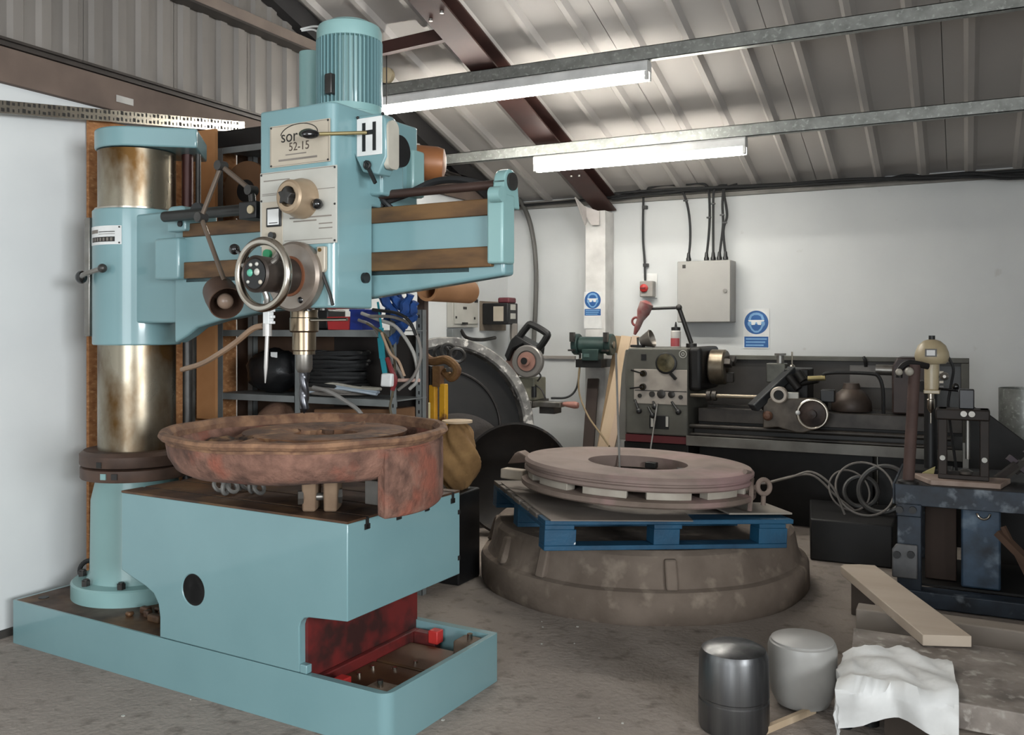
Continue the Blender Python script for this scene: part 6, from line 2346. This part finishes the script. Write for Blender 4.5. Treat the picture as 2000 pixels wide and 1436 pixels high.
x0b, x1b, z0b, z1b = rectY(1742, 1064, 1792, 1130, BY - .03)
m = MB()
m.prism([(x0b, max(z0b, .01)), (x1b, max(z0b, .01)), (x1b, z1b), (x0b + .02, z1b), (x0b, z1b - .03)], 'xz', BY - .03, BY - .0125)
gq = m.build('foot_gusset', mat('grey_gusset', (104, 104, 104), .5, .3, (78, 78, 80), 8), parent=bench, bevel=.006)
for (px, py, pr) in ((1757, 995, gp), (1783, 996, gp), (1752, 1083, gq), (1779, 1083, gq)):
    q = pY(px, py, BY - .03)
    m = MB()
    m.cyl((q.x, BY - .03, q.z), (q.x, BY - .05, q.z), .018, n=10)
    m.build('gusset_bolt', BLACK, parent=pr)
MB().box(bx0 + .02, BX1, BY - .02, BY + .09, .005, .085).build('bottom_rail', BLUEMOTTLE, parent=bench, bevel=.006)
x0, x1, z0, z1 = rectY(1877, 985, 1955, 1095, BY + .1)
MB().box(x0, x1, BY + .1, BY + .5, .10, z1).build('stored_block', mat('blue_smeared_block', (58, 78, 98), .5, .2, (28, 34, 42), 8, col3=(120, 136, 150), scale3=6, lo3=.6, hi3=.8), label='smeared blue steel block stored under the bench', cat='block', bevel=.01)
MB().box(bx0 + .08, BX1 - .08, BY + .095, BY + .7, .086, .098).build('under_shelf', LATHEDARK, parent=bench)
q = pY(1921, 1000, BY + .08)
m = MB()
m.torus((q.x, BY + .085, q.z - .01), (0, 1, 0), .028, .006, 20, 8, 0, PI)
m.build('lifting_ring', CHROME, parent=bench)
x0, x1, z0, z1 = rectY(1806, 990, 1868, 1040, BY + .15)
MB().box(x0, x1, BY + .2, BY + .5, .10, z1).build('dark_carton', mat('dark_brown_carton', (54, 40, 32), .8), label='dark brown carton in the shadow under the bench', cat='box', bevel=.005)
m = MB()
a, b = pY(1950, 1040, BY + .02), pY(2010, 1100, BY - .05)
m.bar(a, (b.x, b.y, max(b.z, .12)), .05, .03)
m.bar(a + Vector((.02, 0, .03)), Vector((b.x + .03, b.y, .15)), .02, .02)
m.build('rusty_angle', mat('rusty_brown_angle', (82, 60, 46), .8), parent=bench)
# plank on the bench
a, b = pY(1818, 943, BY + .05), pY(1955, 946, BY + .05)
m = MB()
m.prism([(a.x, BY + .05), (b.x, BY + .07), (b.x + .05, BY + .28), (a.x - .10, BY + .26)], 'xy', bz1 + .0005, bz1 + .026)
m.build('bench_plank', mat('pinkish_board', (168, 148, 136), .75, 0, (140, 120, 108), 8), label='short pale board lying on the steel bench under the press frame', cat='board', bevel=.003)
zp = bz1 + .027
# press frame
PY_ = BY + .12
x0, x1, z0, z1 = rectY(1832, 800, 1932, 945, PY_)
fr = thing('press_frame', 'dark rusty steel press frame standing on the pale board', 'frame', ((x0 + x1) / 2, PY_, zp))
DKRUST = mat('dark_rusty_frame', (46, 36, 30), .6, .2, (28, 23, 20), 6)
wv_ = (x1 - x0) * .18
for xx in (x0, x1 - wv_):
    MB().box(xx, xx + wv_, PY_, PY_ + .12, zp, z1).build('frame_post', DKRUST, parent=fr, bevel=.004)
    q = (xx + wv_ / 2, 0, zp + (z1 - zp) * .30)
    m = MB()
    m.cyl((q[0], PY_ - .012, q[2]), (q[0], PY_ + .001, q[2]), .013, n=12)
    m.build('frame_bolt', GREYPLATE, parent=fr)
MB().box(x0 - .012, x1 + .004, PY_ - .012, PY_ + .13, z1 - .055, z1).build('frame_head', DKRUST, parent=fr, bevel=.008)
MB().box(x0, x1, PY_ - .004, PY_ + .15, zp, zp + .024).build('frame_foot', DKRUST, parent=fr, bevel=.004)
for dx in (-.018, .018):
    m = MB()
    xm = (x0 + x1) / 2 + .02
    m.cyl((xm + dx, PY_ - .03, z1 - .02), (xm + dx, PY_ - .012, z1 - .02), .015, n=12)
    m.build('head_bolt', STEEL, parent=fr)
m = MB()
m.box(xm - .04, xm + .03, PY_ + .02, PY_ + .08, z1, z1 + .10)
m.build('ram_block', mat('dark_ram', (60, 60, 62), .4, .4), parent=fr, bevel=.006)
m = MB()
m.cyl((xm, PY_ + .05, z1 - .055), (xm, PY_ + .05, zp + .10), .012, n=12)
m.lathe([(0, 0), (.03, .004), (.034, .018), (.012, .03)], (xm - .01, PY_ + .02, zp + .0245), n=16)
m.build('press_screw', STEEL, parent=fr)
# drill press
dpx, dpy = pY(1820, 690, BY + .30).x, BY + .30
zb1 = pY(1820, 710, dpy).z
zt1 = pY(1820, 664, dpy).z
dp = thing('drill_press', 'small cream bench drill press with domed head', 'drill press', (dpx, dpy, bz1))
R_ = (pY(1854, 690, dpy) - pY(1785, 690, dpy)).length / 2
m = MB()
m.lathe([(.0, 0), (R_ * .80, 0), (R_ * .93, .012), (R_, .038), (R_ * .96, .06), (R_ * .80, .095), (R_ * .5, .118), (R_ * .25, .126), (0, .127)], (dpx, dpy, zb1), n=44)
m.build('dome_head', CREAM, parent=dp)
m = MB()
m.cyl((dpx, dpy, zb1 + .125), (dpx, dpy, zb1 + .147), .016, n=14)
m.build('dome_knob', BLACK, parent=dp)
m = MB()
m.box(dpx - .022, dpx + .018, dpy - R_ - .003, dpy - R_ + .02, zb1 + .044, zb1 + .072)
m.build('square_badge', WHITEPL, parent=dp)
m = MB()
m.box(dpx - .030, dpx + .026, dpy - R_ - .001, dpy - R_ + .02, zb1 + .038, zb1 + .078)
m.build('badge_surround', DSTEEL, parent=dp)
bw = R_ * .42
zq = pY(1820, 768, dpy).z
m = MB()
m.prism(rounded_rect(dpx - bw, dpx + bw, dpy - .06, dpy + .12, (.03, .02, .02, .03)), 'xy', zq + .02, zb1 - .0005)
m.build('quill_housing', CREAM, parent=dp, bevel=.004)
MB().box(dpx - bw * 1.05, dpx + bw * 1.1, dpy - .065, dpy + .13, zq, zq + .02).build('housing_flange', CREAM, parent=dp, bevel=.004)
m = MB()
m.lathe([(.016, zq), (.016, zq - .03), (.020, zq - .034), (.020, zq - .08), (.008, zq - .10), (.004, zq - .105), (.004, zq - .16)], (dpx - .005, dpy, 0), n=18)
m.build('small_chuck', CHROME, parent=dp)
m = MB()
m.cyl((dpx - .01, dpy + .16, bz1), (dpx - .01, dpy + .16, zb1), .034, n=24)
m.build('pillar', BLACK, parent=dp)
MB().box(dpx - .12, dpx + .10, dpy + .05, dpy + .28, bz1 + .001, bz1 + .03).build('press_base', LATHEDARK, parent=dp, bevel=.006)
m = MB()
m.cyl((dpx - .05, dpy + .05, zq + .03), (dpx - .05, dpy + .16, zq + .03), .03, n=12)
m.build('head_clamp', LATHEDARK, parent=dp)
for k in range(4):
    m = MB()
    m.box(dpx + bw + .001, dpx + bw + .02, dpy - .03, dpy + .02, zq + .03 + .025 * k, zq + .042 + .025 * k)
    m.build('depth_scale_tooth', CREAMPLATE if k % 2 else DSTEEL, parent=dp)
m = MB()
q = pY(1845, 735, dpy - .02)
m.lathe([(0, 0), (.022, 0), (.022, .02), (.008, .03), (0, .03)], (q.x, dpy - .03, q.z), (0, -1, 0), n=18)
m.build('feed_boss', STEEL, parent=dp)
m = MB()
a, b = pY(1842, 760, dpy - .05), pY(1872, 763, dpy - .06)
m.cyl((dpx + bw, dpy - .04, a.z), b, .007, n=10)
m.ball(b + Vector((-.012, 0, .02)), .018, 12, 8)
m.build('feed_handle', BLACKGLOSS, parent=dp)
m = MB()
m.tube([Vector((dpx + R_ * .9, dpy, zb1 + .04)), pY(1862, 720, dpy), pY(1858, 750, dpy + .02), pY(1852, 790, dpy + .03), pY(1856, 830, dpy + .04), Vector((dpx + .12, dpy + .06, bz1 + .01))], .007, 8)
m.build('power_cord', RUBBER, parent=dp)
# rusty pipe post with two jaw bracket
ppy = BY + .06
a, b = pY(1787, 712, ppy), pY(1774, 945, ppy)
pp = thing('pipe_stand', 'upright rusty pipe with two-lamp bracket on the bench edge', 'stand', (b.x, ppy, bz1))
m = MB()
m.cyl((b.x, ppy, bz1 + .001), a, .028, n=20)
m.build('rusty_pipe', mat('rusty_pipe_brown', (86, 66, 60), .7, .1, (66, 50, 46), 6), parent=pp)
m = MB()
m.lathe([(.0, 0), (.05, 0), (.05, .012), (.03, .02), (0, .02)], (b.x, ppy, bz1 + .0005), n=20)
m.build('pipe_foot', DSTEEL, parent=pp)
m = MB()
m.tube([a + Vector((.06, .02, -.01)), a + Vector((.02, 0, .0)), pY(1772, 710, ppy), pY(1758, 722, ppy), pY(1756, 738, ppy)], .016, 8)
m.tube([pY(1780, 745, ppy + .03), pY(1785, 735, ppy + .03), a + Vector((0, .02, -.01))], .014, 8)
m.build('bracket_arm', LATHEDARK, parent=pp)
for (px, py, r_) in ((1756, 727, .018), (1776, 726, .022)):
    q = pY(px, py, ppy - .04)
    m = MB()
    m.ball(q, r_, 14, 10)
    m.build('pale_knob', mat('pale_knob', (176, 170, 158), .4) if 'pale_knob' not in MATS else MATS['pale_knob'], parent=pp)
# paper scrap and rag on the bench
q = pY(1812, 925, BY + .12)
m = MB()
m.prism([(q.x - .05, bz1 + .001), (q.x + .02, bz1 + .001), (q.x + .03, bz1 + .06), (q.x - .03, bz1 + .025)], 'xz', BY + .29, BY + .31)
m.build('yellow_paper', mat('pale_yellow_paper', (190, 178, 124), .8), label='scrap of pale yellow paper on the bench behind the pipe', cat='paper')
for k in range(6):
    q = pY(1946 + 12 * k, 880 + 9 * (k % 3), BY + .35)
    m = MB()
    m.bar((q.x, BY + .32 + .03 * k, bz1 + .02 + .05 * (k % 3)), (q.x + .09, BY + .34 + .03 * k, bz1 + .04 + .06 * ((k + 1) % 3)), .04, .03)
    dz = bz1 + .001 + .03 * (k // 2) - min(v.z for v in m.v)
    for v in m.v: v.z += dz
    m.build('scrap_bar', (DKRUST, LATHEMID, mat('scrap_purple_grey', (84, 74, 80), .5, .3))[k % 3], cat='scrap', group='scrap bars heaped at the bench end',
            label=('leftmost rusty scrap bar', 'worn grey scrap bar second', 'purplish grey scrap bar third', 'rusty scrap bar fourth', 'worn grey scrap bar fifth', 'purplish grey scrap bar last')[k] + ' in the heap at the bench end')
# slanting black guard behind the bench and the rolled sheet
m = MB()
Yg2 = 6.0
P = [pY(a, b, Yg2) for a, b in ((1892, 790), (1935, 812), (2010, 868), (2080, 920))]
m.prism([(P[0].x, P[0].z), (P[1].x, P[1].z), (P[2].x, P[2].z), (P[3].x, P[3].z), (P[3].x, 0), (P[0].x, 0)], 'xz', Yg2, Yg2 + .03)
m.build('belt_guard', LATHEDARK, label='black slanting sheet guard standing at the right end of the lathe', cat='guard', bevel=.004)
q0, q1 = pY(1950, 760, 6.9), pY(2060, 760, 6.9)
rr = (q1 - q0).length / 2
m = MB()
rc_ = ((q0 + q1) / 2)
zr_ = pY(1970, 758, 6.9).z
m.lathe([(rr, 0), (rr * 1.0, zr_), (rr - .006, zr_), (rr - .006, 0)], (rc_.x, 6.9, 0.001), n=48, closed=True)
m.build('rolled_sheet', GALV, label='tall roll of galvanised sheet standing on end by the back wall', cat='roll')

# ================================================================ foreground at the lower right
# big steel slab on timber bearers
SX0, SX1, SY0, SY1, SZ = -.40, .95, 3.22, 3.82, .205
slab = MB()
slab.prism([(SX0 + .05, SY0), (SX1, SY0 - .04), (SX1, SY1), (SX0, SY1)], 'xy', SZ - .085, SZ)
slab.build('steel_slab', mat('mottled_steel_plate', (146, 137, 129), .55, .1, (100, 92, 86), 9, col3=(176, 170, 162), scale3=22, lo3=.55, hi3=.7, bump=.1), label='thick mottled steel slab lying on bearers at the lower right', cat='slab', bevel=.004)
for k, y in enumerate((3.34, 3.68)):
    MB().box(SX0 + .15, SX1 - .2, y, y + .07, 0.0005, SZ - .0855).build('bearer', mat('dirty_bearer', (78, 68, 60), .9) if k == 0 else MATS['dirty_bearer'], label=('near', 'far')[k] + ' dirty timber bearer under the steel slab', cat='bearer', group='bearers under the steel slab')
# long pale beam behind it
a, b = pz(1758, 1145, .22), pz(2000, 1182, .22)
m = MB()
m.prism([(-.42, 4.10), (1.1, 4.06), (1.1, 4.16), (-.42, 4.20)], 'xy', 0.0005, .20)
m.build('pale_beam', mat('pale_grey_beam', (142, 132, 122), .7, .1, (116, 106, 96), 4, stretch=(.3, 1, 1)), label='long pale grey beam lying on the floor in front of the steel bench', cat='beam', bevel=.006)
# plank propped from the floor onto the beam and slab
p0, p1 = pz(1672, 1102, .21), pz(1838, 1232, .25)
m = MB()
d = (p1 - p0).normalized()
s = Vector((d.y, -d.x, 0)).normalized()
e0, e1 = p0, p1 + d * .06
w_ = .088
top_ = [e0 - s * w_ + d * .015, e0 - s * w_ * .2, e0 + s * w_ * .7 + d * .01, e0 + s * w_ + d * .05, e1 + s * w_, e1 - s * w_]
vs = top_ + [q - Vector((0, 0, .042)) for q in top_]
n = len(top_)
m.add(vs, [tuple(range(n)), tuple(range(2 * n - 1, n - 1, -1))] + [(i, (i + 1) % n, n + (i + 1) % n, n + i) for i in range(n)])
zs_ = min(q.z for q in m.v)
pl_ = m.build('timber_plank', WOODX, label='pale sawn plank laid across the beam and steel slab', cat='plank', bevel=.003)
m = MB()
q = p0 + d * .12
m.box(q.x - .05, q.x + .05, q.y - .05, q.y + .05, .0005, .165)
m.build('plank_block', MATS['dirty_bearer'], label='dirty timber block propping the far end of the pale plank', cat='block', bevel=.004)
# dark ribbed roller standing on end
rc = pz(1428, 1440, 0)
rc = Vector((rc.x - .012, rc.y + .09, 0))
m = MB()
m.lathe([(.0, .0), (.118, .0), (.122, .01), (.122, .10), (.119, .104), (.119, .112), (.122, .116), (.119, .25), (.110, .272), (.085, .285), (.0, .29)], (rc.x, rc.y, .0005), n=48)
m.build('steel_roller', mat('dark_brushed_steel', (120, 120, 120), .28, .85, (60, 60, 62), 6, stretch=(2.2, 2.2, .12), rough2=.45), label='dark brushed steel roller standing on end on the floor', cat='roller')
# grey rounded drum body
gc = pz(1560, 1340, .10)
m = MB()
m.lathe([(0, 0), (.062, 0), (.094, .014), (.112, .05), (.122, .12), (.124, .215), (.118, .236), (.112, .240), (.112, .246), (.105, .250), (0, .256)], (gc.x, gc.y + .08, .0005), n=48)
m.build('grey_tub', mat('pale_grey_plastic', (158, 156, 152), .4, 0, (146, 144, 140), 5), label='rounded pale grey plastic tub on the floor beside the roller', cat='tub')
# crumpled white plastic over the slab end
m = MB()
NX, NY = 34, 30
rnd = random.Random(11)
for j in range(NY + 1):
    for i in range(NX + 1):
        su, sv = .46 * i / NX, .44 * j / NY
        du, dv = .13, .11 + .03 * math.sin(su * 16)
        bump = .012 + .02 * abs(math.sin(22 * su + 9 * sv)) * abs(math.sin(17 * sv + 2 + 6 * su)) + rnd.uniform(0, .005)
        y = SY0 + (sv - dv)
        z = SZ + bump
        if sv < dv:
            y = SY0 - .012 - bump
            z = SZ - (dv - sv)
        xe = SX0 + .05 * max(0, min(1, (SY1 - y) / (SY1 - SY0)))
        x = xe + (su - du)
        if su < du:
            x = xe - .014 - bump
            z = min(z, SZ) - (du - su) * (.9 + .25 * math.sin(sv * 25))
        m.v.append(Vector((x, y + .012 * math.sin(su * 30), max(z, .004))))
for j in range(NY):
    for i in range(NX):
        a = j * (NX + 1) + i
        m.f.append((a, a + 1, a + NX + 2, a + NX + 1))
m.build('plastic_sheet', PAPER, label='crumpled white plastic sheet draped over the left end of the steel slab', cat='sheet', smooth=50)
# wooden stick and pale block at the frame edge
m = MB()
a, b = pz(1480, 1428, .02), pz(1590, 1382, .02)
m.bar((a.x, a.y, .013), (b.x, b.y, .013), .018, .024)
m.build('wooden_stick', WOOD, label='short pale wooden stick lying on the floor below the grey bundle', cat='stick')
a, b = pz(1830, 1402, .10), pz(2010, 1432, .10)
m = MB()
m.prism([(a.x, a.y), (b.x, b.y), (b.x + .02, b.y - .25), (a.x - .01, a.y - .25)], 'xy', .0005, .10)
m.build('pale_block', mat('pale_rough_block', (178, 166, 152), .8, 0, (160, 148, 134), 6, bump=.2), label='pale rough timber block at the bottom in front of the steel slab', cat='block', bevel=.006)
# oddments on the floor between them
for k, (px, py, r_) in enumerate(((1700, 1415, .03), (1745, 1425, .022), (1650, 1420, .026), (1790, 1418, .018))):
    q = pz(px, py, 0)
    m = MB()
    m.lathe([(.0, .0), (r_, .0), (r_, .03), (r_ * .6, .034), (r_ * .6, .06), (0, .062)], (q.x, q.y, .0005), n=14)
    m.build('loose_nut', BLACK if k % 2 == 0 else DSTEEL, cat='nut', group='loose fittings on the floor by the slab', label=('black stepped fitting on the floor before the slab', 'grey stepped fitting nearest the pale block', 'black fitting on the floor by the plastic sheet', 'small grey fitting on the floor beside the pale block')[k])
# white flecks of swarf on the concrete
for k, (px, py) in enumerate(((1058, 1215), (1060, 1226), (1128, 1225), (1122, 1258), (1058, 1259), (865, 1408), (372, 1368), (168, 1264), (240, 1400), (1170, 1404), (1216, 1414))):
    q = pz(px, py, 0)
    m = MB()
    s_ = .0022 + .0016 * (k % 3)
    m.box(q.x - s_, q.x + s_, q.y - s_ * .7, q.y + s_,   .0005, .004)
    m.build('swarf_chip', GREYPLATE, cat='chip', group='pale chips scattered on the floor', label='tiny pale chip lying on the dusty concrete floor')
